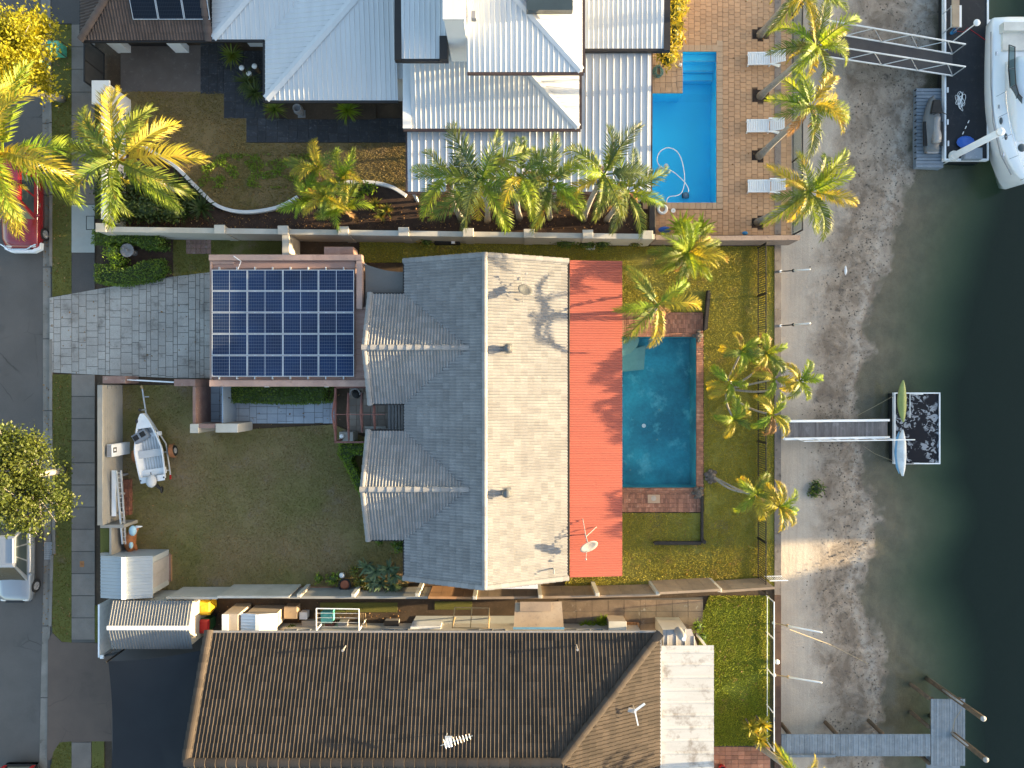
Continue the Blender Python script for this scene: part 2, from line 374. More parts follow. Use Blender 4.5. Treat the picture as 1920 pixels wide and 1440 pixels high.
# metals, plastics, paint
M('white_metal', (0.78,0.80,0.82), 0.4, (0.68,0.70,0.72), 2, fine=0.04)
M('white_plastic', (0.80,0.80,0.80), 0.4, (0.74,0.74,0.74), 2, fine=0.02)
M('aluminium', (0.62,0.64,0.66), 0.35, (0.5,0.52,0.54), 2, metal=0.55, fine=0.05)
M('dinghy_white', (0.74,0.755,0.77), 0.4, (0.62,0.64,0.66), 1.6, fine=0.06)
M('dinghy_floor', (0.50,0.51,0.52), 0.55, (0.40,0.41,0.42), 2.5, fine=0.1)
M('black_metal', (0.018,0.018,0.02), 0.5)
M('black_rubber', (0.02,0.02,0.021), 0.8)
M('fence_black', (0.012,0.011,0.011), 0.6)
M('grey_plastic', (0.22,0.24,0.27), 0.5, (0.18,0.2,0.23), 2, fine=0.06)
M('dock_grey', (0.20,0.235,0.28), 0.6, (0.15,0.18,0.22), 1.5, c3=(0.27,0.3,0.34), s3=6, fine=0.1)
M('dish_grey', (0.10,0.108,0.115), 0.6, (0.075,0.08,0.088), 4, c3=(0.30,0.2,0.12), s3=5, a3=(0.6,0.7))
M('bluegrey_door', (0.19,0.26,0.36), 0.6, (0.16,0.22,0.30), 1.0, fine=0.06)
M('pergola_red', (0.17,0.075,0.062), 0.7, (0.12,0.052,0.045), 3, fine=0.12)
M('car_red', (0.22,0.012,0.018), 0.25, (0.2,0.01,0.016), 1, coat=0.8, fine=0.0)
M('car_silver', (0.25,0.27,0.30), 0.3, (0.23,0.25,0.28), 1, metal=0.35, coat=0.8, fine=0.0)
M('car_black', (0.02,0.021,0.024), 0.3, coat=0.8, fine=0.0)
M('chrome', (0.7,0.72,0.74), 0.2, metal=0.8, fine=0.0)
M('car_glass', (0.035,0.05,0.055), 0.06, spec=0.8, fine=0.0)
M('lamp_glass', (0.6,0.62,0.62), 0.1, spec=0.7, fine=0.0)
M('bin_yellow', (0.75,0.46,0.02), 0.45, fine=0.03)
M('bin_red', (0.45,0.015,0.018), 0.45, fine=0.03)
M('bin_green', (0.03,0.12,0.05), 0.5)
M('teal_plastic', (0.10,0.42,0.40), 0.5, (0.07,0.33,0.32), 3)
M('mint_plastic', (0.14,0.62,0.40), 0.4, (0.05,0.25,0.16), 4, c3=(0.02,0.04,0.03), s3=6, a3=(0.62,0.7))
M('blue_plastic', (0.02,0.10,0.42), 0.4, (0.015,0.07,0.3), 3)
M('blue_cloth', (0.04,0.22,0.45), 0.7)
M('hose_green', (0.10,0.26,0.26), 0.5)
M('cane', (0.38,0.27,0.14), 0.7, fine=0.1)
M('sail_black', (0.012,0.015,0.02), 0.85, (0.009,0.011,0.016), 0.7)
M('sail_grey', (0.13,0.125,0.12), 0.85, (0.11,0.105,0.10), 0.8)
M('plywood', (0.38,0.29,0.20), 0.8, (0.30,0.22,0.15), 1.2, c3=(0.22,0.17,0.13), s3=4, fine=0.1)
M('card_box', (0.46,0.39,0.31), 0.85, (0.4,0.33,0.26), 2)
M('terracotta', (0.32,0.10,0.05), 0.7, (0.24,0.075,0.04), 4)
M('statue_grey', (0.24,0.24,0.25), 0.85, (0.16,0.16,0.17), 6, bmp=0.3)
M('rust_orange', (0.34,0.13,0.045), 0.7, (0.22,0.08,0.03), 5)
M('pale_blue', (0.35,0.55,0.66), 0.6)
M('kayak_green', (0.28,0.32,0.10), 0.45, (0.21,0.25,0.085), 3, c3=(0.5,0.5,0.35), s3=6, a3=(0.68,0.74), fine=0.08)
M('kayak_blue', (0.16,0.36,0.55), 0.45, (0.12,0.28,0.45), 3)
M('kayak_white', (0.66,0.68,0.68), 0.45, (0.52,0.54,0.54), 3, c3=(0.32,0.32,0.32), s3=7, a3=(0.65,0.72))
M('gel_white', (0.80,0.81,0.82), 0.25, (0.76,0.77,0.78), 1, coat=0.4, fine=0.0)
M('gel_cream', (0.62,0.61,0.56), 0.4, fine=0.03)
M('pontoon_deck', (0.016,0.018,0.023), 0.8, (0.010,0.012,0.016), 1.0, c3=(0.035,0.036,0.04), s3=3, fine=0.25)
M('gangway_mat', (0.05,0.05,0.055), 0.85, (0.035,0.035,0.04), 1, fine=0.2)
M('plank_grey', (0.155,0.15,0.155), 0.85, (0.105,0.10,0.105), 3, c3=(0.24,0.24,0.25), s3=2, a3=(0.55,0.75), piece_=0.22, bmp=0.4, bs=30, streak=(3,0.4,1))
M('jetty_plank', (0.20,0.235,0.27), 0.85, (0.145,0.175,0.205), 3, c3=(0.28,0.31,0.34), s3=2.4, a3=(0.55,0.75), piece_=0.13, bmp=0.3, bs=30)
M('pile_wood', (0.13,0.085,0.05), 0.9, (0.07,0.05,0.035), 4, bmp=0.5, bs=25)
M('rope', (0.36,0.29,0.18), 0.9)
M('bark_grey', (0.30,0.28,0.25), 0.9, (0.22,0.2,0.17), 3, c3=(0.14,0.12,0.10), s3=8, bmp=0.5, bs=25, streak=(1,1,6))
M('bark_brown', (0.16,0.13,0.10), 0.9, (0.10,0.08,0.065), 4, bmp=0.6, bs=25)
M('copper_grate', (0.05,0.052,0.055), 0.6)
M('pit_lid', (0.4,0.17,0.06), 0.8)
# pools
M('pool_blue', (0.03,0.62,0.92), 0.6, (0.025,0.56,0.88), 0.5, fine=0.03, fs=20)
M('pool_step', (0.10,0.50,0.78), 0.6, fine=0.02)
M('pool_teal', (0.05,0.42,0.52), 0.7, (0.02,0.17,0.24), 0.55, c3=(0.20,0.62,0.68), s3=0.8, a3=(0.54,0.72), fine=0.14, fs=9)
M('pool_ledge', (0.16,0.34,0.33), 0.7, (0.12,0.28,0.28), 2, fine=0.1)
# foliage
leafmat('frond_green', (0.09,0.15,0.022), (0.155,0.19,0.022), (0.22,0.19,0.03), 0.32, 0.9)
leafmat('frond_lime', (0.16,0.27,0.02), (0.24,0.29,0.025), None, 0.42, 0.9)
leafmat('frond_dark', (0.05,0.085,0.025), (0.085,0.11,0.025), None, 0.28, 0.9)
leafmat('frond_gold', (0.30,0.28,0.025), (0.36,0.30,0.03), (0.36,0.21,0.03), 0.35, 0.9)
leafmat('frond_dry', (0.28,0.17,0.075), (0.22,0.12,0.05), (0.36,0.26,0.15), 0.25, 1.2, 0.7)
leafmat('hedge_leaf', (0.075,0.14,0.018), (0.12,0.19,0.025), None, 0.3, 1.2)
leafmat('hedge_lime', (0.14,0.24,0.018), (0.19,0.28,0.025), None, 0.35, 1.2)
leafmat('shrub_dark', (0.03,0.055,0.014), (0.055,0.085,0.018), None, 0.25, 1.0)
leafmat('tree_gold', (0.24,0.245,0.015), (0.34,0.32,0.02), (0.13,0.15,0.015), 0.45, 0.7)
leafmat('tree_olive', (0.055,0.080,0.012), (0.085,0.105,0.016), (0.04,0.055,0.01), 0.28, 0.7)
leafmat('croton', (0.20,0.17,0.02), (0.11,0.14,0.02), (0.30,0.08,0.03), 0.3, 2.5)
leafmat('silver_leaf', (0.11,0.16,0.09), (0.07,0.115,0.055), None, 0.25, 1.4)
leafmat('grass_blade', (0.17,0.155,0.042), (0.25,0.175,0.075), (0.30,0.22,0.14), 0.3, 0.28, 0.7, 0.35, (1.3,1.15,0.5))
leafmat('grass_bright', (0.29,0.33,0.028), (0.38,0.38,0.035), (0.38,0.31,0.07), 0.35, 0.6, 0.7, 0.35, (1.3,1.15,0.5))
leafmat('grass_lush', (0.35,0.325,0.042), (0.42,0.36,0.05), (0.37,0.28,0.09), 0.35, 0.5, 0.7, 0.35, (1.3,1.15,0.5))
M('lawn_front', (0.16,0.14,0.045), 0.95, (0.22,0.155,0.08), 0.28, c3=(0.20,0.155,0.11), s3=0.55, a3=(0.57,0.72), bmp=0.6, bs=18, fine=0.28, fs=22)
M('lawn_verge', (0.115,0.112,0.024), 0.95, (0.09,0.09,0.02), 0.4, c3=(0.15,0.115,0.06), s3=0.6, a3=(0.58,0.72), bmp=0.6, bs=18, fine=0.28, fs=22)
leafmat('grass_verge', (0.12,0.125,0.024), (0.16,0.14,0.03), (0.18,0.13,0.06), 0.3, 0.5, 0.7, 0.35, (1.3,1.15,0.5))
M('lawn_dry', (0.20,0.135,0.068), 0.95, (0.14,0.115,0.036), 0.30, c3=(0.15,0.11,0.065), s3=1.2, a3=(0.55,0.75), bmp=0.6, bs=18, fine=0.28, fs=22)
M('lawn_green', (0.25,0.22,0.042), 0.95, (0.20,0.185,0.038), 0.4, c3=(0.19,0.145,0.085), s3=0.5, a3=(0.58,0.74), bmp=0.6, bs=18, fine=0.28, fs=22)
M('lawn_lush', (0.15,0.165,0.016), 0.95, (0.11,0.135,0.016), 0.6, c3=(0.13,0.10,0.035), s3=1.0, a3=(0.6,0.74), bmp=0.6, bs=18, fine=0.28, fs=22)
# water
glass('canal_water', (0.97,0.98,0.97), ((0.26,0.50,0.46), 0.76), 0.3, 2.2)
glass('pool_water', (0.97,0.99,1.0), ((0.45,0.88,0.96), 0.07), 0.10, 3.5)
glass('murky_water', (0.95,0.98,0.98), ((0.40,0.80,0.84), 0.10), 0.08, 2.5)
glass('clear_pane', (0.80,0.86,0.86))
glass('boat_screen', (0.22,0.32,0.33))

def cracks(name, scale, wd, amt, c, msc=0.35, lo=0.5):
    """thin irregular cracks and a few broad stains worked into a paving material"""
    nt = MATS[name].node_tree; b = nt.nodes['Principled BSDF']; src = b.inputs['Base Color'].links[0].from_socket; p = posn(nt)
    wp = nn(nt, 'ShaderNodeTexNoise'); wp.inputs['Scale'].default_value = 1.3; nt.links.new(p, wp.inputs['Vector'])
    ad = nn(nt, 'ShaderNodeMix', data_type='VECTOR'); ad.inputs[0].default_value = 0.22; nt.links.new(p, ad.inputs[4]); nt.links.new(wp.outputs['Color'], ad.inputs[5])
    v = nn(nt, 'ShaderNodeTexVoronoi', feature='DISTANCE_TO_EDGE'); v.inputs['Scale'].default_value = scale; nt.links.new(ad.outputs[1], v.inputs['Vector'])
    k = math_(nt, 'MULTIPLY', ramp(nt, v.outputs['Distance'], 0.0, wd, 1, 0), ramp(nt, noise(nt, p, msc, 2), lo, lo+0.1, 0, amt))
    st = math_(nt, 'MULTIPLY', ramp(nt, noise(nt, p, 0.6, 5, 0.6), 0.58, 0.72), 0.5)
    nt.links.new(mix(nt, k, mix(nt, st, src, tuple(x*1.5 for x in c)), c), b.inputs['Base Color'])
cracks('asphalt', 0.45, 0.012, 0.8, (0.035,0.032,0.03)); cracks('brown_asphalt', 0.6, 0.01, 0.6, (0.05,0.038,0.03)); cracks('slab_brown', 0.7, 0.012, 0.8, (0.06,0.045,0.035))
# canal sand: pale dry band by the wall, churned grey-brown mud towards the water
m, nt, b = newmat('sand'); p = posn(nt)
sep = nn(nt, 'ShaderNodeSeparateXYZ'); nt.links.new(p, sep.inputs[0])
base = mix(nt, ramp(nt, noise(nt, p, 0.5), 0.4, 0.62), (0.41,0.365,0.31), (0.345,0.31,0.265))
st = nn(nt, 'ShaderNodeMapping'); st.inputs['Scale'].default_value = (7, 0.25, 1); nt.links.new(p, st.inputs[0])
base = mix(nt, ramp(nt, noise(nt, st.outputs[0], 1.0, 4), 0.45, 0.75, 0, 0.35), base, (0.24,0.21,0.18))
mud = mix(nt, ramp(nt, noise(nt, p, 0.9, 8, 0.68, 0.6), 0.40, 0.62), (0.15,0.118,0.09), (0.30,0.25,0.20))
mud = mix(nt, ramp(nt, noise(nt, p, 2.6, 8, 0.75, 1.2), 0.55, 0.66), mud, (0.075,0.063,0.052))
vor = nn(nt, 'ShaderNodeTexVoronoi'); vor.inputs['Scale'].default_value = 4.2; nt.links.new(p, vor.inputs['Vector'])
holes = math_(nt, 'MULTIPLY', ramp(nt, vor.outputs['Distance'], 0.12, 0.25, 1, 0), ramp(nt, noise(nt, p, 0.9, 4), 0.45, 0.53))
mud = mix(nt, holes, mud, (0.03,0.026,0.022))
edge = math_(nt, 'ADD', sep.outputs['Z'], math_(nt, 'MULTIPLY', math_(nt, 'SUBTRACT', noise(nt, p, 0.7, 6, 0.65, 0.4), 0.5), 0.3))
col = mix(nt, ramp(nt, edge, -1.36, -1.24), mud, base)
foam = math_(nt, 'MULTIPLY', ramp(nt, math_(nt, 'ABSOLUTE', math_(nt, 'ADD', sep.outputs['Z'], 1.55)), 0.0, 0.055, 1, 0), ramp(nt, noise(nt, p, 2.4, 6, 0.7), 0.44, 0.54))
col = mix(nt, math_(nt, 'MULTIPLY', foam, 0.42), col, (0.42,0.40,0.36))
under = mix(nt, ramp(nt, noise(nt, p, 1.2, 6, 0.6), 0.35, 0.65), (0.105,0.088,0.058), (0.155,0.13,0.086))
col = mix(nt, ramp(nt, sep.outputs['Z'], -1.622, -1.598), under, col)
deep = ramp(nt, sep.outputs['Z'], -2.5, -1.7)
col = mix(nt, deep, (0.17,0.155,0.085), col)
wet = ramp(nt, sep.outputs['Z'], -1.62, -1.56, 0.8, 1.0); wc = nn(nt, 'ShaderNodeCombineColor')
for i in range(3): nt.links.new(wet, wc.inputs[i])
col = mix(nt, 1.0, col, wc.outputs[0], 'MULTIPLY')
col = mix(nt, 1.0, col, ramp2rgb(nt, noise(nt, p, 30, 3, 0.7), 0.72, 1.28), 'MULTIPLY')
nt.links.new(col, b.inputs['Base Color']); sset(b, Roughness=0.85)
bump(nt, b, noise(nt, p, 6, 8, 0.75), 0.6, 0.06)

# worn pontoon carpet with pale peeled flakes
m, nt, b = newmat('worn_deck'); p = posn(nt)
fl = math_(nt, 'MULTIPLY', ramp(nt, noise(nt, p, 3.6, 5, 0.55, 1.0), 0.53, 0.56), ramp(nt, noise(nt, p, 0.8, 2), 0.44, 0.50))
b.inputs['Specular IOR Level'].default_value = 0.15
col = mix(nt, fl, (0.010,0.012,0.018), (0.24,0.26,0.29)); nt.links.new(col, b.inputs['Base Color']); sset(b, Roughness=0.8)

# photovoltaic cells: fine pale busbar grid on blue silicon (object space)
def cellmat(name, c, c2, line):
    m, nt, b = newmat(name); tc = nn(nt, 'ShaderNodeTexCoord'); sp = nn(nt, 'ShaderNodeSeparateXYZ'); nt.links.new(tc.outputs['Object'], sp.inputs[0])
    def lines(sock, pitch, wd):
        return math_(nt, 'LESS_THAN', math_(nt, 'FRACT', math_(nt, 'ADD', math_(nt, 'DIVIDE', sock, pitch), 50.0)), wd)
    l = math_(nt, 'MAXIMUM', lines(sp.outputs['X'], 0.0825, 0.13), lines(sp.outputs['Y'], 0.158, 0.10))
    col = mix(nt, ramp(nt, noise(nt, posn(nt), 0.45, 2), 0.35, 0.65), c, c2)
    col = mix(nt, math_(nt, 'MULTIPLY', l, line), col, (0.42,0.46,0.52)); nt.links.new(col, b.inputs['Base Color'])
    sset(b, Roughness=0.3); b.inputs['Specular IOR Level'].default_value = 0.12
cellmat('solar_cell', (0.004,0.015,0.05), (0.005,0.024,0.08), 0.25)
cellmat('solar_dark', (0.006,0.010,0.018), (0.008,0.013,0.024), 0.05)
# ---------------------------------------------------------------- vegetation builders
def leaf_mesh(name, mat, centers, size, up=0.35, asp=0.55, seed=0):
    """many small two-triangle leaves at the given points, randomly turned"""
    r = np.random.default_rng(seed); c = np.asarray(centers, dtype=float); n = len(c)
    d = r.normal(size=(n,3)); d[:,2] = d[:,2]*0.6 + up*0.3; d /= np.linalg.norm(d,axis=1)[:,None]
    k = r.normal(size=(n,3)); k -= (k*d).sum(1)[:,None]*d; k /= np.linalg.norm(k,axis=1)[:,None]
    s = size*r.uniform(0.6,1.3,n)[:,None]
    V = np.concatenate([c-d*s*0.5, c+k*s*asp*0.5, c+d*s*0.5, c-k*s*asp*0.5],1).reshape(-1,3)
    F = np.arange(4*n).reshape(-1,4); return np_mesh(name, V, F, mat)
def blob_points(ells, per, seed, shell=0.55, low=-0.6):
    """points through the outer part of uneven ellipsoid clumps"""
    r = np.random.default_rng(seed); out = []
    for (cx,cy,cz,rx,ry,rz) in ells:
        n = max(8, int(per*rx*ry*4)); d = r.normal(size=(n,3)); d /= np.linalg.norm(d,axis=1)[:,None]; d = d[d[:,2] > low]
        q = r.uniform(shell,1.0,len(d))[:,None]*(1+0.18*r.normal(size=(len(d),1)))
        out.append(np.array([cx,cy,cz]) + d*q*np.array([rx,ry,rz]))
    return np.concatenate(out)
def attach(me, name, parent):
    o = bpy.data.objects.new(name, me); C.objects.link(o); o.parent = parent; o.location = -ORG[parent.name]; ORG[o.name] = Vector((0,0,0)); return o
def shrub(name, label, cat, ells, mat, leaf=0.12, per=260, seed=1, core='shrub_dark', group=None, stem=True, asp=0.55):
    c = ells[0]; t = thing(name, label, cat, (c[0],c[1],0), group)
    attach(leaf_mesh('foliage', mat, blob_points(ells, per, seed), leaf, asp=asp, seed=seed+1), 'foliage', t)
    mb = MB()
    for (cx,cy,cz,rx,ry,rz) in ells:
        mb.tube([(cx,cy,-0.05),(cx+rx*0.2,cy,cz*0.7),(cx,cy,cz)], [0.035,0.025,0.012], 5)
        mb.tube([(cx,cy,cz*0.3),(cx-rx*0.35,cy+ry*0.3,cz+rz*0.3)], [0.02,0.008], 4)
    mb.build('stem', 'bark_brown', t)
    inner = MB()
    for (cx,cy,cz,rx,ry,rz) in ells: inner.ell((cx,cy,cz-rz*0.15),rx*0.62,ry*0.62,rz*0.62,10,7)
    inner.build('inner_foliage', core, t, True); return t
def hedge(name, label, poly, h, mat, leaf=0.09, dens=420, seed=3, group=None, core='shrub_dark'):
    """clipped hedge on a polygon footprint: dark twig core with a coat of leaves"""
    cx = sum(p[0] for p in poly)/len(poly); cy = sum(p[1] for p in poly)/len(poly)
    t = thing(name, label, 'hedge', (cx,cy,0), group); r = np.random.default_rng(seed)
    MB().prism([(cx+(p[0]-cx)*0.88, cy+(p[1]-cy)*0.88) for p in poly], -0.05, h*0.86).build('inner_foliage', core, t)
    xs = [p[0] for p in poly]; ys = [p[1] for p in poly]; pts = []
    A = (max(xs)-min(xs))*(max(ys)-min(ys)); n = int(A*dens)
    for x, y in zip(r.uniform(min(xs),max(xs),n), r.uniform(min(ys),max(ys),n)):
        if in2(poly, x, y): pts.append((x,y,h*(0.93+0.12*mnoise.noise((x*1.7,y*1.7,seed)))+r.normal()*0.05))
    for i in range(len(poly)):
        a, b = poly[i-1], poly[i]; L = math.dist(a,b)
        for k in range(int(L*h*dens*0.6)):
            q = r.uniform(); pts.append((a[0]+(b[0]-a[0])*q+r.normal()*0.04, a[1]+(b[1]-a[1])*q+r.normal()*0.04, r.uniform(0.02,h)))
    attach(leaf_mesh('foliage', mat, pts, leaf, seed=seed+1), 'foliage', t); return t

def frond_mesh(name, mat, L=2.6, W=0.55, rise=0.6, droop=1.0, n=34, seed=0, ragged=0.0, twist=0.0, vee=0.35, lw=0.055):
    r = random.Random(seed); mb = MB(); pts = []; p = Vector((0,0,0)); NS = 14
    side = r.uniform(-0.25,0.25)
    for i in range(NS+1):
        t = i/NS; a = rise - (rise+droop)*t**1.25; pts.append(p.copy()); p = p + Vector((math.cos(a), side*t*t, math.sin(a)))*(L/NS)
    mb.tube(pts, [0.035*(1-0.85*i/NS)+0.004 for i in range(NS+1)], 5)
    for k in range(n):
        t = 0.14 + 0.86*k/(n-1); f = t*NS; i = min(int(f), NS-1); q = pts[i].lerp(pts[i+1], f-i); d = (pts[i+1]-pts[i]).normalized()
        sdir = d.cross(Vector((0,0,1)))
        sdir = Vector((0,-1,0)) if sdir.length < 1e-3 else sdir.normalized()
        up = sdir.cross(d).normalized()
        prof = W*min(1.0, 0.35+2.2*(t-0.10))*(1.0-0.55*max(0,(t-0.55)/0.45)**1.5)
        for s in (-1,1):
            if r.random() < ragged*0.5: continue
            ln = prof*r.uniform(0.8,1.1)*(1-ragged*r.random()*0.5); sw = 0.45+0.75*t+r.uniform(-0.12,0.12)
            dr = (sdir*s*math.cos(sw)+d*math.sin(sw)+up*(vee+r.uniform(-0.15,0.15))).normalized()
            mid = q + dr*ln*0.55; tip = mid + (dr*0.85-Vector((0,0,0.45+0.25*r.random()))).normalized()*ln*0.5
            wv = d*lw*0.5*(1-0.3*t); wn = up.cross(dr)*0  # blade width runs along the midrib
            mb.add([q-wv*0.7, q+wv*0.7, mid+wv*1.15, tip, mid-wv*1.15], [(0,1,2,4),(4,2,3)])
    return mb.mesh(name, mat)
FR = {}
def fr(kind, i):
    key = (kind, i)
    if key not in FR:
        base = dict(full=dict(L=2.6,W=0.70,rise=0.55,droop=1.05,n=54,lw=0.06,ragged=0.12), arch=dict(L=2.6,W=0.68,rise=0.95,droop=1.25,n=54,lw=0.06,ragged=0.2),
            flat=dict(L=2.6,W=0.72,rise=0.15,droop=0.9,n=54,lw=0.06,ragged=0.15), hang=dict(L=2.4,W=0.55,rise=-0.35,droop=1.25,n=36,lw=0.07,ragged=0.3),
            curl=dict(L=1.6,W=0.46,rise=0.75,droop=1.7,n=58,lw=0.05,vee=0.2,ragged=0.25), cane=dict(L=1.8,W=0.5,rise=1.05,droop=0.8,n=34,lw=0.065),
            dead=dict(L=2.2,W=0.35,rise=0.1,droop=1.2,n=26,lw=0.045,ragged=0.8))[kind]
        FR[key] = frond_mesh('frond', None, seed=i*17+len(kind), **base)
    return FR[key]
def palm(label, base, crown, zc, L, n, mix_, kinds=('full','arch','flat'), r0=0.16, r1=0.10, bark='bark_grey', shaft=0.8, seed=0, group=None, bend=0.15, hang=2, stems=None, name='palm_tree', shaftmat='frond_lime', elev=(-0.35,0.55), az0=None):
    """base/crown in metres; fronds are separate parts around the top of each stem"""
    r = random.Random(seed); base = Vector(base); t = thing(name, label, 'palm tree', base, group)
    for (b0, c0, nf) in (stems or [(base, Vector(crown), n)]):
        b0 = Vector(b0); c0 = Vector(c0); ax = c0-b0; pts = []; K = 8
        sd = Vector((-ax.y, ax.x, 0)); sd = sd.normalized()*bend*r.uniform(-1,1) if sd.length > 1e-3 else Vector((0,0,0))
        for i in range(K+1):
            q = i/K; pts.append(b0+ax*q+sd*math.sin(q*math.pi))
        pts[0] = pts[0] - Vector((0,0,0.1))
        MB().tube(pts, [r0*1.35 if i == 0 else r0+(r1-r0)*i/K for i in range(K+1)], 9).build('trunk', bark, t, True)
        d = (pts[-1]-pts[-2]).normalized()
        if shaft: MB().tube([pts[-1]-d*0.05, pts[-1]+d*shaft*0.4, pts[-1]+d*shaft], [r1*1.15, r1*1.05, r1*0.5], 8).build('crownshaft', shaftmat, t, True)
        top = pts[-1]+d*shaft*0.85; a0 = r.uniform(0,6.28) if az0 is None else az0
        for k in range(nf+hang):
            hg = k >= nf
            kd = 'hang' if hg and hang and kinds[0] != 'curl' else kinds[k % len(kinds)]
            mname = r.choices([a for a,_ in mix_], [b for _,b in mix_])[0] if not hg else r.choice(['frond_gold','frond_dry'])
            me = fr(kd, r.randrange(4)); o = bpy.data.objects.new('frond', me); C.objects.link(o); o.parent = t
            if not me.materials: me.materials.append(MATS['frond_green'])
            o.material_slots[0].link = 'OBJECT'; o.material_slots[0].material = MATS[mname]
            az = a0 + k*2.39996 + r.uniform(-0.25,0.25); el = r.uniform(*elev) if not hg else -0.5
            s = L/2.6*r.uniform(0.85,1.12) if kd not in ('curl','cane') else L/1.7*r.uniform(0.85,1.12)
            o.location = top - base + Vector((0,0,-0.06*(k%3))); o.rotation_euler = (r.uniform(-0.3,0.3), -el, az); o.scale = (s,)*3; ORG[o.name] = base
    return t
def tree(label, base, pts_main, ells, mat, leaf, per, seed, bark='bark_grey', r0=0.2, name='street_tree'):
    r = random.Random(seed); t = thing(name, label, 'tree', base); mb = MB()
    mb.tube(pts_main, [r0*(1-0.6*i/(len(pts_main)-1)) for i in range(len(pts_main))], 9); mb.build('trunk', bark, t, True)
    top = Vector(pts_main[-1]); lm = MB()
    for (cx,cy,cz,rx,ry,rz) in ells:
        c = Vector((cx,cy,cz)); s = Vector(pts_main[-2]).lerp(top, r.random()); m = s.lerp(c,0.5)+Vector((r.uniform(-.3,.3),r.uniform(-.3,.3),r.uniform(-.2,.3)))
        lm.tube([s,m,c],[r0*0.42,r0*0.25,0.03],6)
        for k in range(5):
            e = c+Vector((r.uniform(-1,1)*rx,r.uniform(-1,1)*ry,r.uniform(-.3,.9)*rz))*0.85; lm.tube([m.lerp(c,r.random()),e],[0.035,0.008],4)
    lm.build('limb', bark, t, True)
    pts = blob_points(ells, per, seed, 0.25, -0.8)
    rr = np.random.default_rng(seed+5); keep = np.array([mnoise.noise((p[0]*1.5,p[1]*1.5,p[2]*1.5+seed)) > 0.0 for p in pts]); pts = pts[keep]
    clump = np.repeat(pts, 3, 0)+rr.normal(size=(len(pts)*3,3))*leaf*0.9
    attach(leaf_mesh('crown', mat, clump, leaf, up=0.6, seed=seed+2), 'crown', t); return t
def rosette(name, label, cat, c, n, L, mat, seed=0, wd=0.06, el=(0.2,1.2), group=None, droop=0.5, heads=None):
    """strap-leaved plant (yucca, cordyline): arching blades from one or several heads"""
    r = random.Random(seed); t = thing(name, label, cat, (c[0],c[1],0), group); mb = MB(); st = MB()
    for h in (heads or [c]):
        st.tube([(h[0],h[1],-0.05),(h[0],h[1],h[2])],[0.05,0.04],6)
        for k in range(n):
            az = r.uniform(0,6.283); e = r.uniform(*el); l = L*r.uniform(0.7,1.15); p = Vector(h); prev = None; hw = wd/2
            sd = Vector((-math.sin(az),math.cos(az),0)); V = []
            for i in range(4):
                q = i/3; w_ = hw*(0.7,1.0,0.7,0.08)[i]; V += [p-sd*w_, p+sd*w_]; a = e-droop*q*1.6
                p = p+Vector((math.cos(az)*math.cos(a), math.sin(az)*math.cos(a), math.sin(a)))*l/3
            mb.add(V, [(0,1,3,2),(2,3,5,4),(4,5,7,6)])
    mb.build('leaves', mat, t); st.build('stem', 'bark_brown', t); return t
def grass(name, label, polys, dens, hgt, mat, seed=0, z=0.0, holes=(), mown=0.0):
    r = np.random.default_rng(seed); P3 = []
    for poly in polys:
        xs = [p[0] for p in poly]; ys = [p[1] for p in poly]; n = int((max(xs)-min(xs))*(max(ys)-min(ys))*dens)
        for x, y in zip(r.uniform(min(xs),max(xs),n), r.uniform(min(ys),max(ys),n)):
            if in2(poly,x,y) and mnoise.noise((x*.5,y*.5,seed*3.1))+.5*mnoise.noise((x*1.6,y*1.6,seed)) > -0.42+r.normal()*.28 and not any(a<x<b and c<y<d for (a,b,c,d) in holes): P3.append((x,y))
    c = np.array(P3); n = len(c); az = r.uniform(0,6.283,n) if not mown else 1.5708+r.normal(size=n)*0.7; h = hgt*r.uniform(0.5,1.3,n); ln = r.normal(size=(n,2))*hgt*(0.75 if not mown else 0.45); ln[:,0] -= mown*h; wd = 0.019*r.uniform(0.7,1.5,n)
    dx, dy = np.cos(az)*wd, np.sin(az)*wd
    V = np.stack([np.stack([c[:,0]-dx,c[:,1]-dy,np.full(n,z-0.01)],1), np.stack([c[:,0]+dx,c[:,1]+dy,np.full(n,z-0.01)],1), np.stack([c[:,0]+ln[:,0],c[:,1]+ln[:,1],z+h],1)],1).reshape(-1,3)
    me = np_mesh(name, V, np.arange(3*n).reshape(-1,3), mat); o = bpy.data.objects.new(name, me); C.objects.link(o); return tag(o, label, 'grass', kind='stuff')
# ---------------------------------------------------------------- the setting
def grid_sheet(x0, x1, y0, y1, holes, z):
    xs = sorted({x0, x1, *[h[0] for h in holes], *[h[1] for h in holes]}); ys = sorted({y0, y1, *[h[2] for h in holes], *[h[3] for h in holes]}); mb = MB()
    for i in range(len(xs)-1):
        for j in range(len(ys)-1):
            mx, my = (xs[i]+xs[i+1])/2, (ys[j]+ys[j+1])/2
            if any(h[0] < mx < h[1] and h[2] < my < h[3] for h in holes): continue
            mb.face((xs[i],ys[j],z),(xs[i+1],ys[j],z),(xs[i+1],ys[j+1],z),(xs[i],ys[j+1],z))
    return mb
N1 = RC(1205,175,1343,380); N2 = RC(1280,97,1345,175.0); SP = RC(1145,632,1305,914)
POOLS = [N1, N2, SP]
XK = PX(97,700)[0]; XW = PX(1463,700)[0]                  # kerb line and sea wall
setting('ground', grid_sheet(XK, XW-0.1, -60, 60, POOLS, -0.05), 'soil')
setting('road', MB().face((-400,-300,-0.13),(XK,-300,-0.13),(XK,300,-0.13),(-400,300,-0.13)), 'asphalt')
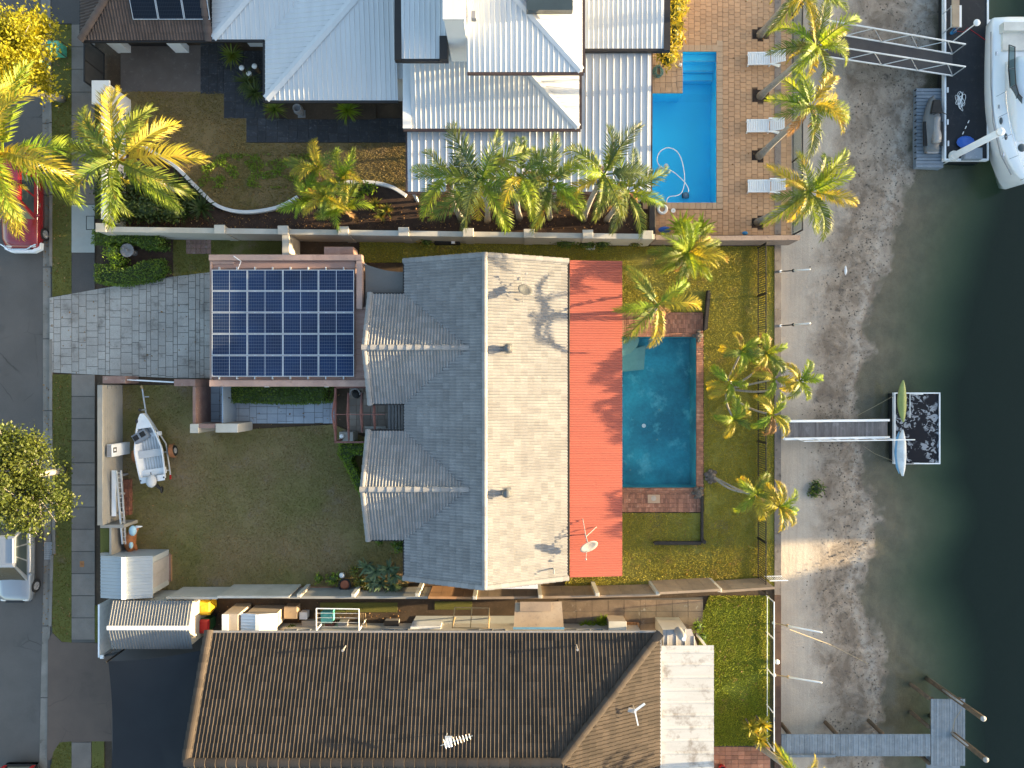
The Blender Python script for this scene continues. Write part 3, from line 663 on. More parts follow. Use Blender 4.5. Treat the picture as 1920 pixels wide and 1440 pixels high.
# gutter and kerb pieces follow the slightly bent street edge
gl = [(74,0),(78,300),(78,850),(80,1000),(80,1060),(76,1200),(71,1440)]
def gx(v):
    for (a,b) in zip(gl, gl[1:]):
        if a[1] <= v <= b[1]: return a[0]+(b[0]-a[0])*(v-a[1])/(b[1]-a[1])
    return gl[-1][0]
def struct(name):
    o = bpy.data.objects.new(name, None); C.objects.link(o); o['kind'] = 'structure'; ORG[o.name] = Vector((0,0,0)); return o
gt = struct('gutter'); kb = struct('kerb')
v = -40
while v < 1480:
    v2 = v+135; a, b = gx(max(v,0)), gx(min(max(v2,0),1440))
    MB().prism([PX(a,v+1),PX(a+14.6,v+1),PX(b+14.6,v2-1),PX(b,v2-1)], -0.3, -0.105).build('gutter_segment','kerb',gt)
    if not (548 < (v+v2)/2 < 700) and v2 < 1215:
        o = 19 if 860 < (v+v2)/2 < 1075 else 14.9
        MB().prism([PX(a+o,v+1),PX(a+o+5.5,v+1),PX(b+o+5.5,v2-1),PX(b+o,v2-1)], -0.3, 0.03).build('kerb_segment','kerb',kb)
    v = v2
# verge lawns
def lawn(name, polys, mat, z=0.0):
    mb = MB()
    for pl in polys: mb.prism(pl, z-0.045, z)
    return setting(name, mb, mat)
V = lambda *a: [PX(u,v) for (u,v) in a]
verge = [V((97,46),(134,46),(134,555),(98,557)), V((97,702),(134,702),(134,1205),(116,1203),(98,1185)), V((178,1135),(187,1135),(187,1205),(178,1205)), V((95,1440),(100,1410),(112,1392),(134,1390),(134,1500),(92,1500)), V((172,1390),(195,1390),(195,1500),(172,1500)), V((178,180),(188,180),(188,410),(178,410))]
lawn('verge_lawn', verge, 'lawn_verge')
front = [V((229,722),(366,722),(366,800),(450,806),(625,796),(700,826),(765,826),(765,1106),(229,1106))]
lawn('front_lawn', front, 'lawn_front')
nlawn = [V((226,172),(420,172),(420,222),(462,222),(462,268),(775,268),(775,362),(735,352),(700,345),(650,345),(600,352),(558,372),(520,391),(460,399),(410,387),(370,352),(335,317),(290,287),(226,270))]
lawn('neighbour_lawn', nlawn, 'lawn_dry')
elawn = [V((1120,462),(1458,462),(1458,585),(1120,585)), V((1320,585),(1457,585),(1456,962),(1320,962)), V((1060,962),(1456,962),(1453,1104),(1060,1100)), V((675,452),(1120,456),(1120,492),(675,492))]
lawn('back_lawn', elawn, 'lawn_green')
slawn = [V((1330,1117),(1443,1117),(1443,1398),(1325,1398),(1318,1250),(1308,1180))]
lawn('riverside_lawn', slawn, 'lawn_lush')
lawn('side_yard_grass', [V((600,1130),(745,1130),(745,1148),(600,1148)), V((815,1128),(885,1128),(885,1143),(815,1143)), V((325,450),(527,450),(527,500),(395,512),(325,528))], 'lawn_verge')
setting('garden_bed', MB().prism(V((190,300),(335,317),(370,352),(410,387),(460,399),(520,391),(558,372),(600,352),(650,345),(700,345),(735,352),(775,364),(1215,366),(1215,440),(190,436)), -0.045, -0.004), 'mulch')
setting('hedge_bed', MB().prism(V((192,436),(325,442),(325,530),(192,545)), -0.045, -0.002), 'mulch')
# footpath slabs
fp = tag(MB().prism(V((134,44),(178,44),(178,1205),(134,1205)), -0.045, -0.012).build('footpath','joint'), None, kind='structure')
vs = [46,88,130,173,217,260,302,343,383]
def slab(name, par, mat, u0, v0, u1, v1, z1=0.012): return MB().bbox(*RC(u0,v0,u1,v1), -0.04, z1, 0.008).build(name, mat, par)
for a, b in zip(vs, vs[1:]): slab('path_slab', fp, 'concrete_path', 134.3, a+0.6, 177.7, b-0.6)
slab('path_slab', fp, 'new_concrete', 134.3, 384, 177.7, 473.5, 0.016)
slab('path_slab', fp, 'dark_asphalt', 134.3, 474.5, 177.7, 556)
v = 702
while v < 1200: slab('path_slab', fp, 'concrete_path', 134.3, v+0.5, 177.7, min(v+41,1205)-0.5); v += 41.5
slab('path_slab', fp, 'concrete_path', 134.3, 1392, 171, 1440)
pl = thing('pit_cover', 'square metal service pit cover let into pale footpath slab', 'pit cover', P(170,418))
x0,x1,y0,y1 = RC(162,405,178,431)
MB().box(x0+.03,x1-.03,y0+.03,y1-.03,0.016,0.021).build('cover_plate','new_concrete',pl)
MB().box(x0,x1,y0,y0+.03,0.016,0.028).box(x0,x1,y1-.03,y1,0.016,0.028).box(x0,x0+.03,y0+.03,y1-.03,0.016,0.028).box(x1-.03,x1,y0+.03,y1-.03,0.016,0.028).build('frame','black_metal',pl)
pv = thing('water_meter_lid', 'small rusty orange meter lid in the footpath near the shed', 'meter lid', P(154,1057))
MB().box(*RC(150,1052,158,1063),0.012,0.02).build('frame','pit_lid',pv); MB().cyl(P(154,1057.5)[:2],0.07,0.02,0.026).build('lid','rust_orange',pv)
sg = thing('storm_drain', 'dark grated stormwater drain set in the street gutter', 'drain', P(91,1033))
x0,x1,y0,y1 = RC(81,1017,101,1050)
MB().box(x0,x1,y0,y1,-0.104,-0.098).build('drain_pit','black_metal',sg)
gb = MB().box(-0.012,0.012,(y0-y1)/2,(y1-y0)/2,0,0.03)
pieces('grate_bar', gb, 'aluminium', sg, [Matrix.Translation((x0+(x1-x0)*(i+.5)/8,(y0+y1)/2,-0.097)) for i in range(8)])
pieces('grate_crossbar', MB().box((x0-x1)/2,(x1-x0)/2,-0.01,0.01,0,0.02), 'aluminium', sg, [Matrix.Translation(((x0+x1)/2,y0+(y1-y0)*(i+.5)/9,-0.093)) for i in range(9)])
# neighbours' crossovers
setting('asphalt_crossover', MB().prism(V((88,-60),(152,-60),(152,44),(91,44)), -0.12, -0.006), 'dark_asphalt')
setting('brown_crossover', MB().prism(V((90,1200),(98,1186),(116,1204),(210,1207),(210,1390),(112,1392),(95,1425),(88,1425)), -0.12, -0.001), 'brown_asphalt')
setting('neighbour_driveway', MB().prism(V((226,85),(376,85),(376,172),(226,172)), -0.045, -0.001), 'drive_brown')
# stamped driveway of ashlar slabs
dpoly = V((93,557),(190,541),(290,523),(398,510),(398,709),(330,709),(190,703),(93,698))
dv = tag(MB().prism(dpoly, -0.12, 0.0).build('driveway','joint'), None, kind='structure'); r = random.Random(5); rects = []
u = 93.0
while u < 398:
    wd = r.choice([13,21,14,22,8]); vv = 500+r.uniform(-12,0)
    while vv < 712:
        hh = r.choice([12,15,18,22,26]); x0,x1,y0,y1 = RC(u,vv,u+wd,vv+hh); g = 0.011; rects.append((x0+g,x1-g,y0+g,y1-g)); vv += hh
    u += wd
paving('driveway_slab', dv, 'drive_slab', rects, dpoly, -0.02, 0.02)
# entry path of grey stamped slabs
ppoly = V((392,723),(416,723),(416,752),(628,752),(628,794),(392,794)); pth = tag(MB().prism(ppoly, -0.045, 0.004).build('entry_path','joint'), None, kind='structure'); rects = []
u = 392.0
while u < 628:
    wd = r.choice([13,20,16]); vv = 723.0 if u < 416 else 752.0
    while vv < 793:
        hh = r.choice([10,14,21]); h2 = min(vv+hh,794); x0,x1,y0,y1 = RC(u,vv,min(u+wd,628),h2); rects.append((x0+.008,x1-.008,y0+.008,y1-.008)); vv += hh
    u += wd
paving('path_slab', pth, 'path_slab', rects, None, -0.02, 0.022)
# patio tiles under the pergola
pt = tag(MB().prism(V((655,722),(762,722),(762,812),(655,812)), -0.045, 0.008).build('porch_floor','grout'), None, kind='structure'); rects = []
for i in range(8):
    for j in range(7):
        x0,x1,y0,y1 = RC(655+i*13.4,722+j*12.8,655+(i+1)*13.4,722+(j+1)*12.8); rects.append((x0+.006,x1-.006,y0+.006,y1-.006))
paving('floor_tile', pt, 'patio_tile', rects, None, -0.01, 0.026)
# black slate path by the white house
for k, (poly, nm) in enumerate([(V((376,80),(420,80),(420,176),(376,176)),'a'), (V((420,95),(497,95),(497,222),(420,222)),'b'), (V((462,222),(762,222),(762,267),(462,267)),'c')]):
    sl = tag(MB().prism(poly, -0.045, 0.002).build('slate_path','joint'), None, kind='structure'); rects = []
    us = [p[0] for p in poly]; ys = [p[1] for p in poly]; x = min(us)
    while x < max(us)-0.05:
        wd = min(r.choice([0.45,0.6]), max(us)-x); y = min(ys)
        while y < max(ys)-0.05:
            hh = min(r.choice([0.3,0.45,0.6]), max(ys)-y); rects.append((x+.008,x+wd-.008,y+.008,y+hh-.008)); y += hh
        x += wd
    paving('slate_slab', sl, 'slate_paver', rects, None, -0.01, 0.02)
setting('gravel_bed', MB().prism(V((497,190),(705,190),(705,224),(540,224),(497,200)), -0.03, 0.026), 'soil')
# brown patch pavers beside the hedge
bp = tag(MB().prism(V((349,447),(396,447),(396,476),(349,476)), -0.04, 0.004).build('brick_paving','joint'), None, kind='structure')
x0,x1,y0,y1 = RC(349,447,396,476)
paving('paver', bp, 'pink_render', [(x0+i*(x1-x0)/5+.006,x0+(i+1)*(x1-x0)/5-.006,y0+j*(y1-y0)/3+.006,y0+(j+1)*(y1-y0)/3-.006) for i in range(5) for j in range(3)], None, -0.01, 0.02)
# south neighbour's side yard: concrete slabs in stained brown
sy = tag(MB().prism(V((1050,1126),(1318,1120),(1312,1185),(1050,1190)), -0.045, 0.0).build('side_path','joint'), None, kind='structure'); rects = []
for i in range(9):
    for j in range(3):
        x0,x1,y0,y1 = RC(1050+i*30,1124+j*22,1050+(i+1)*30,1124+(j+1)*22); rects.append((x0+.01,x1-.01,y0+.01,y1-.01))
paving('concrete_slab', sy, 'slab_brown', rects, V((1050,1126),(1318,1120),(1318,1190),(1050,1190)), -0.02, 0.02)
setting('drying_yard', MB().prism(V((780,1155),(1055,1155),(1055,1192),(760,1192)), -0.045, 0.0), 'new_concrete')
bp2 = tag(MB().prism(V((1335,1399),(1445,1399),(1445,1500),(1335,1500)), -0.045, 0.0).build('brick_terrace','joint'), None, kind='structure'); rects = []
for i in range(9):
    for j in range(9):
        x0,x1,y0,y1 = RC(1336+i*12,1400+j*8,1336+(i+1)*12,1400+(j+1)*8); rects.append((x0+.006,x1-.006,y0+.006,y1-.006))
paving('brick', bp2, 'red_brick', rects, None, -0.01, 0.022)

# ---------------------------------------------------------------- canal: sea wall, sloping sand bed, water
wl = [(-300,1760),(0,1750),(100,1742),(200,1722),(300,1706),(380,1690),(450,1668),(520,1650),(560,1634),(620,1622),(680,1624),(720,1603),(800,1600),(860,1626),(900,1614),(950,1640),(1000,1642),(1050,1620),(1100,1603),(1170,1632),(1230,1652),(1300,1657),(1360,1650),(1440,1655),(1800,1660)]
WZ = -1.6
WL = [(PX(u,v,WZ)[1], PX(u,v,WZ)[0]) for (v,u) in wl][::-1]
def waterline(y): return float(np.interp(y, [a for a,_ in WL], [b for _,b in WL]))
XB = XW-0.05
xs = np.concatenate([np.arange(XB, 30, 0.14), np.arange(30, 62, 1.0)]); ys = np.concatenate([np.arange(-60,-22,2.0), np.arange(-22,22,0.14), np.arange(22,61,2.0)])
Vx = []
for y in ys:
    xw = waterline(y)
    for x in xs:
        if x < xw: q = (x-XB)/(xw-XB); z = -1.08-0.52*q**1.15
        else:
            d = x-xw; z = WZ-0.05*d-0.035*d*d if d < 8 else WZ-2.64-0.3*(d-8)
            z = max(z, -3.75)
        amp = min(1.0, max(0.0, (x-XB-2.0)/2.0))
        if x < 30: z += amp*(0.045*mnoise.noise((x*0.8,y*0.8,0))+0.025*mnoise.noise((x*2.3,y*2.3,3))+0.014*mnoise.noise((x*5,y*5,7)))
        Vx.append((x,y,z))
nx, ny = len(xs), len(ys); I = np.arange(nx*ny).reshape(ny,nx)
F = np.stack([I[:-1,:-1],I[:-1,1:],I[1:,1:],I[1:,:-1]],-1).reshape(-1,4)
cb = bpy.data.objects.new('canal_bed', np_mesh('canal_bed', Vx, F, 'sand', True)); C.objects.link(cb); cb['kind'] = 'structure'
setting('canal_water', MB().box(XW+0.5, 61.9, -59.9, 59.9, -13, WZ), 'canal_water')
setting('far_bank', MB().box(61.5, 400, -300, 300, -13.5, -0.1), 'soil')
sw = tag(MB().box(XW-0.3, XW-0.06, -60, 60, -2.2, -0.01).build('sea_wall','sea_wall'), None, kind='structure')
cp = [(440,1115,'sea_wall'),(1115,1440,'sea_timber'),(-40,440,'stone_wall')]
for (v0,v1,mt) in cp:
    v = v0
    while v < v1: MB().box(XW-0.32, XW+0.02, PX(0,min(v+70,v1)-0.4)[1], PX(0,v+0.4)[1], -0.012, 0.06).build('capping_block', mt, sw); v += 70
# unseen trees added east of the frame, top shaped to band the low sun
T = math.tan(SUN_EL)/1.0; XT = 64.0; k = SUN_DIR.y/SUN_DIR.x
thr = [(30,1.2),(9,1.2),(7.6,0.9),(6.4,-0.95),(1.6,-1.0),(0.6,1.3),(-7.6,1.5),(-8.5,0.6),(-8.9,-2.4),(-10.1,-2.4),(-10.8,-1.0),(-15.2,-1.0),(-16.4,0.9),(-30,1.2)]
tl = MB(); pts = []; rr = np.random.default_rng(4); yy = -30.0; top = []
while yy < 30:
    zt = float(np.interp(yy, [a for a,_ in thr[::-1]], [b for _,b in thr[::-1]])); top.append((yy+(XT-14)*k, zt+(XT-14)*T/math.cos(math.atan(k))+0.25*mnoise.noise((yy*0.8,0,0)))); yy += 0.4
rings = [[(XT-0.6,y,-0.2),(XT-0.8,y,z*0.6),(XT,y,z),(XT+1.5,y,z*0.8),(XT+2,y,-0.2)] for (y,z) in top]
tl.loft(rings); tlm = tl.mesh('added_treeline','shrub_dark',smooth=True)
for (y,z) in top:
    for q in range(26): pts.append((XT+rr.normal()*0.9, y+rr.normal()*0.4, z-abs(rr.normal())*1.4+0.25))
o = bpy.data.objects.new('added_treeline', tlm); C.objects.link(o); tag(o, 'unseen belt of trees added on the far bank to break the low sun into bands', 'trees', kind='stuff')
o2 = bpy.data.objects.new('treeline_foliage', leaf_mesh('treeline_foliage','shrub_dark',pts,0.4,seed=2)); C.objects.link(o2); o2.parent = o; ORG['added_treeline'] = Vector((0,0,0))
# grass stuff on every lawn
grass('lawn_grass', 'short patchy grass of the shaded front yard', front, 600, 0.045, 'grass_blade', 1)
grass('lawn_grass', 'dry short grass of the northern front yard', nlawn, 600, 0.06, 'grass_blade', 2, mown=0.7)
grass('lawn_grass', 'cropped grass between the pool and the sea wall', elawn, 1000, 0.06, 'grass_lush', 3, mown=0.85)
grass('lawn_grass', 'lush bright grass behind the white patio roof', slawn, 1200, 0.065, 'grass_bright', 4, mown=0.85)
grass('verge_grass', 'mown grass of the street verge', verge+[V((325,450),(527,450),(527,500),(395,512),(325,528))], 450, 0.05, 'grass_verge', 5)
# ---------------------------------------------------------------- roofs and the main house
def tile_mb(cw=0.30, cl=0.34, roll=0.055, narrow=False):
    mb = MB(); xs = [-.5,-.42,-.33,-.25,-.17,-.08,0,.08,.17,.25,.33,.42,.5]; zs = [0,.0,.75,1,.75,.0,0,.0,.75,1,.75,.0,0]
    if narrow: xs = [-.5,-.33,-.31,-.25,-.19,-.17,0,.17,.19,.25,.31,.33,.5]
    A = [(x*cw, -0.02, z*roll-0.012) for x, z in zip(xs,zs)]; B = [(x*cw, cl+0.035, z*roll+0.03) for x, z in zip(xs,zs)]; D = [(x*cw, cl+0.035, z*roll-0.012) for x, z in zip(xs,zs)]
    mb.loft([A,B,D], cap=False, closed=False); return mb
def tile_spots(pts, down, cw=0.30, cl=0.34, slack=0.45):
    p0, a, d, n = plane_frame(pts, down); q = [((Vector(p)-p0).dot(a), (Vector(p)-p0).dot(d)) for p in pts]
    a0, a1 = min(x for x,_ in q), max(x for x,_ in q); d0, d1 = min(y for _,y in q), max(y for _,y in q)
    na, nd = max(1,round((a1-a0)/cw)), max(1,round((d1-d0)/cl)); wa, wd = (a1-a0)/na, (d1-d0)/nd; out = []
    for j in range(nd):
        for i in range(na):
            x, y = a0+(i+.5)*wa, d0+j*wd
            if any(in2(q, x+sx*wa*slack, y+wd*(0.5+sy*slack)) for sx in (-1,1) for sy in (-1,1)):
                o = p0+a*x+d*y; ax = a*(wa/cw); dx = d*(wd/cl)
                out.append(Matrix(((ax.x,dx.x,n.x,o.x),(ax.y,dx.y,n.y,o.y),(ax.z,dx.z,n.z,o.z),(0,0,0,1))))
    return out
def cap_mb(L=0.42, r=0.13):
    mb = MB(); R = []
    for y, k in ((0,0.92),(L+0.04,1.08)): R.append([(r*k*math.cos(t), y, r*k*math.sin(t)*0.75+ (0.02 if y else 0)) for t in [math.pi*i/8 for i in range(9)]])
    R.append([(x*0.9, L+0.04, z*0.85-0.02) for (x,_,z) in R[-1]]); mb.loft(R, cap=False, closed=False); return mb
def cap_spots(p0, p1, L=0.42):
    p0, p1 = Vector(p0), Vector(p1); D = p1-p0; n = max(1, round(D.length/L)); d = D.normalized(); s = d.cross(Vector((0,0,1))).normalized(); u = s.cross(d); out = []
    for i in range(n):
        o = p0+d*(D.length*i/n); k = D.length/n/L; out.append(Matrix(((s.x,d.x*k,u.x,o.x),(s.y,d.y*k,u.y,o.y),(s.z,d.z*k,u.z,o.z),(0,0,0,1))))
    return out
def window(parent, axis, c, wd, z0, z1, off):
    """axis 'x': in a wall facing +-x at x=c[0]; 'y': facing +-y. off: outward sign"""
    x, y = c; f = MB(); t = 0.05
    def bx(mb, a0, a1, zz0, zz1, d0, d1):
        if axis == 'x': mb.box(min(x+off*d0,x+off*d1),max(x+off*d0,x+off*d1),y+a0,y+a1,zz0,zz1)
        else: mb.box(x+a0,x+a1,min(y+off*d0,y+off*d1),max(y+off*d0,y+off*d1),zz0,zz1)
    for (a0,a1,b0,b1) in ((-wd/2,wd/2,z0,z0+t),(-wd/2,wd/2,z1-t,z1),(-wd/2,-wd/2+t,z0+t,z1-t),(wd/2-t,wd/2,z0+t,z1-t),(-t/2,t/2,z0+t,z1-t)): bx(f,a0,a1,b0,b1,0.002,0.05)
    o = f.build('window','aluminium',parent); g = MB(); bx(g,-wd/2+t,wd/2-t,z0+t,z1-t,0.003,0.02); g.build('pane','car_glass',o)
def gutter_line(mb, p0, p1, w=0.12, h=0.1): return mb.beam(p0, p1, w, h)

EZ, RZ, XR = 2.70, 4.28, -1.27; XL, XE, YT, YB = -5.20, 2.65, 6.06, -9.52
hs = thing('main_house', 'grey tiled house with two front gables between the lawn and the pool', 'house', (-1.3,-1.7,0))
mb = MB().box(-4.75,2.2,YB+0.25,YT-0.25,-0.05,EZ-0.02)
mb.add([(-4.75,YB+.25,EZ-.02),(2.2,YB+.25,EZ-.02),(XR,YB+.25,RZ-.2),(-4.75,YT-.25,EZ-.02),(2.2,YT-.25,EZ-.02),(XR,YT-.25,RZ-.2)], [(0,1,2),(4,3,5)])
W1 = (-6.98,-0.91,4.34,3.95); W2 = (-7.07,-7.54,-2.34,3.95)          # wing: west x, south y, north y, ridge z
for (xw,ys_,yn,rz) in (W1,W2):
    mb.box(xw+0.45,-4.76,ys_+0.3,yn-0.3,-0.05,EZ-0.03); ym = (ys_+yn)/2
    mb.add([(xw+.35,ys_+.3,EZ-.03),(xw+.35,yn-.3,EZ-.03),(xw+.35,ym,rz-.22)], [(0,1,2)])
mb.build('wall','cream_wall',hs)
for y in (-8.4,-6.0,-3.4,-0.5,2.2,4.6): window(hs,'x',(2.2,y),1.6,0.25,2.15,1)
for (xw,ys_,yn,rz) in (W1,W2): window(hs,'x',(xw+.45,(ys_+yn)/2),2.0,0.8,2.1,-1)
for x in (-3.2,0.4): window(hs,'y',(x,YT-.25),1.3,0.9,2.1,1); window(hs,'y',(x,YB+.25),1.3,0.9,2.1,-1)
und = MB(); spots = []; caps = []
def plane(pts, down):
    und.slab3([Vector(p)-Vector((0,0,0.015)) for p in pts], 0.06); spots.extend(tile_spots(pts, down))
plane([(XE,YB,EZ),(XE,YT,EZ),(XR,YT,RZ),(XR,YB,RZ)], (1,0,-0.5))
wp = [(XL,YB,EZ),(XR,YB,RZ),(XR,YT,RZ),(XL,YT,EZ)]
und.slab3([Vector(p)-Vector((0,0,0.015)) for p in wp], 0.06)
for M4 in tile_spots(wp, (-1,0,-0.5)):
    o = M4.translation; hid = False
    for (xw,ys_,yn,rz) in (W1,W2):
        ym = (ys_+yn)/2; zr = rz-abs(o.y-ym)*(rz-EZ)/((yn-ys_)/2)
        if ys_+0.1 < o.y < yn-0.1 and zr > o.z+0.25: hid = True
    if not hid: spots.append(M4)
for (xw,ys_,yn,rz) in (W1,W2):
    ym = (ys_+yn)/2; sl = (RZ-EZ)/(XR-XL); xr = XL+(rz-EZ)/sl
    plane([(xw,ys_,EZ),(XL,ys_,EZ),(xr+.15,ym,rz),(xw,ym,rz)], (0,-1,-0.5)); plane([(XL,yn,EZ),(xw,yn,EZ),(xw,ym,rz),(xr+.15,ym,rz)], (0,1,-0.5))
    caps += cap_spots((xr+0.1,ym,rz+0.03),(xw-0.02,ym,rz+0.03))
    for (ye) in (ys_,yn): caps += cap_spots((xw+0.06,ym,rz+0.02),(xw+0.06,ye,EZ+0.02),0.36)
caps += cap_spots((XR,YB,RZ+0.03),(XR,YT,RZ+0.03))
for (xe) in (XL,XE):
    for ye in (YB+0.06,YT-0.06): caps += cap_spots((XR,ye,RZ+0.02),(xe,ye,EZ+0.02),0.36)
rf = und.build('roof','tile_grey',hs)
spots.sort(key=lambda m: -m.translation.x)
pieces('roof_tile', tile_mb(), 'tile_grey', rf, spots, 300, 'roof_tile_courses')
pieces('ridge_cap', cap_mb(), 'tile_grey', rf, caps, 300)
g = MB(); gutter_line(g,(XE+0.08,YB,EZ-.06),(XE+0.08,YT,EZ-.06),0.13,0.11); gutter_line(g,(XL-.06,YB,EZ-.06),(XL-.06,-7.54,EZ-.06)); gutter_line(g,(XL-.06,-2.34,EZ-.06),(XL-.06,-.91,EZ-.06)); gutter_line(g,(XL-.06,4.34,EZ-.06),(XL-.06,YT,EZ-.06))
for (xw,ys_,yn,rz) in (W1,W2): gutter_line(g,(xw,ys_-.06,EZ-.06),(XL,ys_-.06,EZ-.06)); gutter_line(g,(xw,yn+.06,EZ-.06),(XL,yn+.06,EZ-.06))
g.build('gutter','gutter_black',hs)
# red corrugated verandah roof, a touch below the eave
XV0 = XE+0.17; XV1 = 5.42; YV0, YV1 = -9.45, 6.05; rv = MB()
ribbed(rv, [(XV0,YV0,2.62),(XV1,YV0,2.40),(XV1,YV1,2.40),(XV0,YV1,2.62)], (1,0,-0.08), 0.12, 0.085, 0.035, 0.02)
va = rv.build('verandah_roof','roof_red',hs); va['label'] = 'red corrugated verandah roof'
for i in range(7):
    y = YV0+0.2+(YV1-YV0-.4)*i/6; MB().box(XV1-.25,XV1-.13,y-.06,y+.06,-0.05,2.38).build('verandah_post','white_metal',hs)
MB().box(2.25,XV1-0.1,YV0+.2,YV1-.2,-0.045,0.03).build('verandah_floor','patio_tile',hs)
# two whirlybird roof vents
def vent(u, v, label):
    s = (RZ-EZ)/(XE-XR); c = P(u,v,4.3); z = RZ-(c.x-XR)*s; t = thing('roof_vent', label, 'roof vent', (c.x,c.y,z-0.05), 'roof vents on the grey tiles')
    MB().cyl((c.x,c.y),0.13,z-0.1,z+0.30,14).build('pipe','gutter_grey',t); MB().obox((c.x,c.y),0.42,0.42,z-0.12,z+0.10).build('flashing','tile_grey',t)
    h = MB(); 
    for k in range(18):
        a = k/18*6.283; r_ = lambda rr, zz, da: (c.x+rr*math.cos(a+da), c.y+rr*math.sin(a+da), z+zz)
        h.add([r_(.13,.28,0),r_(.23,.40,.06),r_(.17,.54,.12),r_(.17,.54,.36),r_(.24,.40,.30),r_(.13,.28,.25)],[(0,1,4,5),(1,2,3,4)])
    h.build('turbine','dish_grey',t); MB().lathe((c.x,c.y,z),[(0.18,0.535),(0.13,0.58),(0.02,0.60)],14).build('cap','dish_grey',t,True)
vent(952,653,'whirlybird roof vent on grey tiles beside a rusty streak'); vent(950,925,'whirlybird roof vent on grey tiles south of the rusty streak')
def dish(label, base, rim_c, nrm, R, arm_tip, legs, mat='dish_grey'):
    t = thing('satellite_dish', label, 'satellite dish', base); nrm = Vector(nrm).normalized(); rc = Vector(rim_c); mb = MB(); R_ = []
    for q, d in ((0.05,-0.10),(0.35,-0.085),(0.7,-0.04),(1.0,0.02),(0.98,0.035),(0.66,-0.02),(0.05,-0.075)): R_.append(mb.ring(rc+nrm*d*R*2, nrm, q*R, 18))
    mb.loft(R_); mb.build('reflector', mat, t, True)
    m = MB().tube([base, Vector(base)+Vector((0,0,0.5)), rc-nrm*0.1], 0.03, 6)
    for l in legs: m.tube([l, Vector(base)+Vector((0,0,0.6))], 0.018, 5)
    m.build('mast','gutter_grey',t)
    MB().tube([rc-nrm*0.08-Vector((0,0,R*0.8)), arm_tip], 0.014, 5).build('feed_arm','gutter_grey',t); MB().ell(arm_tip,0.05,0.05,0.07,8,6).build('receiver','gutter_grey',t,True)
s_ = (RZ-EZ)/(XE-XR); zat = lambda x: RZ-(x-XR)*s_
x = P(985,543,4.4).x; y = P(985,543,4.4).y
dish('oval satellite dish with rust marks high on the grey tiles', (x-0.12,y,zat(x-.12)), (x,y,zat(x)+0.75), (0.35,0.75,0.95), 0.36, (x+0.05,y+0.75,zat(x)+0.75), [(x-.2,y+.75,zat(x-.2)+.02),(x-.1,y-.5,zat(x-.1)+.02)])
bx_, by_ = PX(1098,1005,3.0)
dish('pale satellite dish on long struts over the red verandah roof', (bx_,by_,2.55), (bx_+0.12,by_-0.42,3.35), (0.35,-0.75,0.75), 0.46, (bx_-0.02,by_-1.05,3.3), [(bx_-0.1,by_+.75,2.58),(bx_+.6,by_+.35,2.52)], 'gutter_grey')
tp = thing('vent_pipe','thin bent vent pipe on the southern end of the grey roof','pipe',(2.0,-8.9,zat(2.0)))
MB().tube([(2.0,-8.9,zat(2.0)-.05),(2.0,-8.9,zat(2.0)+.45),(2.0,-9.05,zat(2.0)+.5)],0.03,8).build('pipe','gutter_grey',tp); MB().cyl((2.0,-8.9),0.07,zat(2.0)-.03,zat(2.0)+.05).build('flashing','gutter_grey',tp)

# ---------------------------------------------------------------- garage with solar array
gx0,gx1,gy0,gy1 = RC(393,478,690,721,2.6); gz = 2.6
ga = thing('garage', 'flat roofed pink garage beside the driveway', 'garage', ((gx0+gx1)/2,(gy0+gy1)/2,0))
xm = P(664,0,2.6).x; ym_ = P(0,580,2.6).y
MB().box(gx0+0.3,xm-0.1,gy0+0.25,gy1-0.3,-0.05,gz-0.25).build('wall','pink_render',ga)
MB().prism([(xm-.1,gy0+.25),(gx1-0.15,gy0+.25),(gx1-0.15,ym_-.2),(xm-.1,ym_-.2)],-0.05,gz-0.25).build('wall','pink_render',ga)
rp = MB(); ribbed(rp,[(gx0+.14,gy0+.2,gz-.08),(xm+.05,gy0+.2,gz-.08),(xm+.05,gy1-.2,gz-.08),(gx0+.14,gy1-.2,gz-.08)],(1,0,0),0.29,0.07,0.035); ribbed(rp,[(xm+.06,gy0+.2,gz-.08),(gx1,gy0+.2,gz-.08),(gx1,ym_,gz-.08),(xm+.06,ym_,gz-.08)],(1,0,0),0.29,0.07,0.035)
rp.build('roof','roof_pink',ga)
yN = P(0,490,2.7).y
for (a,b,c,d,z0,z1) in ((gx0,xm+.4,gy1-.28,gy1,2.25,2.72),(gx0,gx1,gy0-.1,gy0+.22,2.2,2.66),(xm+.12,xm+.42,ym_,gy1-.282,2.25,2.70),(xm+.43,gx1,ym_+.01,ym_+.12,2.3,2.56),(gx0,gx0+.12,gy0+.222,gy1-.282,2.3,2.6),(gx0+.05,gx0+1.2,gy1-.45,gy1-.282,2.3,2.58)):
    MB().bbox(a,b,c,d,z0,z1,0.02).build('fascia','fascia_pink',ga)
for u in (500,612): MB().box(*RC(u-4,721,u+4,726,2.3),2.2,2.32).build('eave_lamp','lamp_glass',ga)
dx0,dx1 = gx0+0.28,gx0+0.31; gd = MB().box(dx0-.02,dx1,gy0+.6,gy1-.7,0,2.2).build('garage_door','gutter_grey',ga)
pieces('door_panel', MB().box(-.02,0,(gy0-gy1+1.3)/2,(gy1-gy0-1.3)/2,0,.4), 'gutter_grey', gd, [Matrix.Translation((dx0-.022,(gy0+gy1-.1)/2,.02+i*.43)) for i in range(5)])
MB().tube([(P(438,480,2.72)),(P(452,490,2.72)),(P(446,505,2.72))],0.02,6).build('conduit','white_plastic',ga)
bxx = MB(); bxx.bbox(*RC(608,463,663,478,2.4),1.5,2.45); bxx.build('parapet','pink_render',ga)
ar = thing('solar_array', 'blue solar panels in five rows on the flat garage roof', 'solar panels', (P(530,606,2.75)))
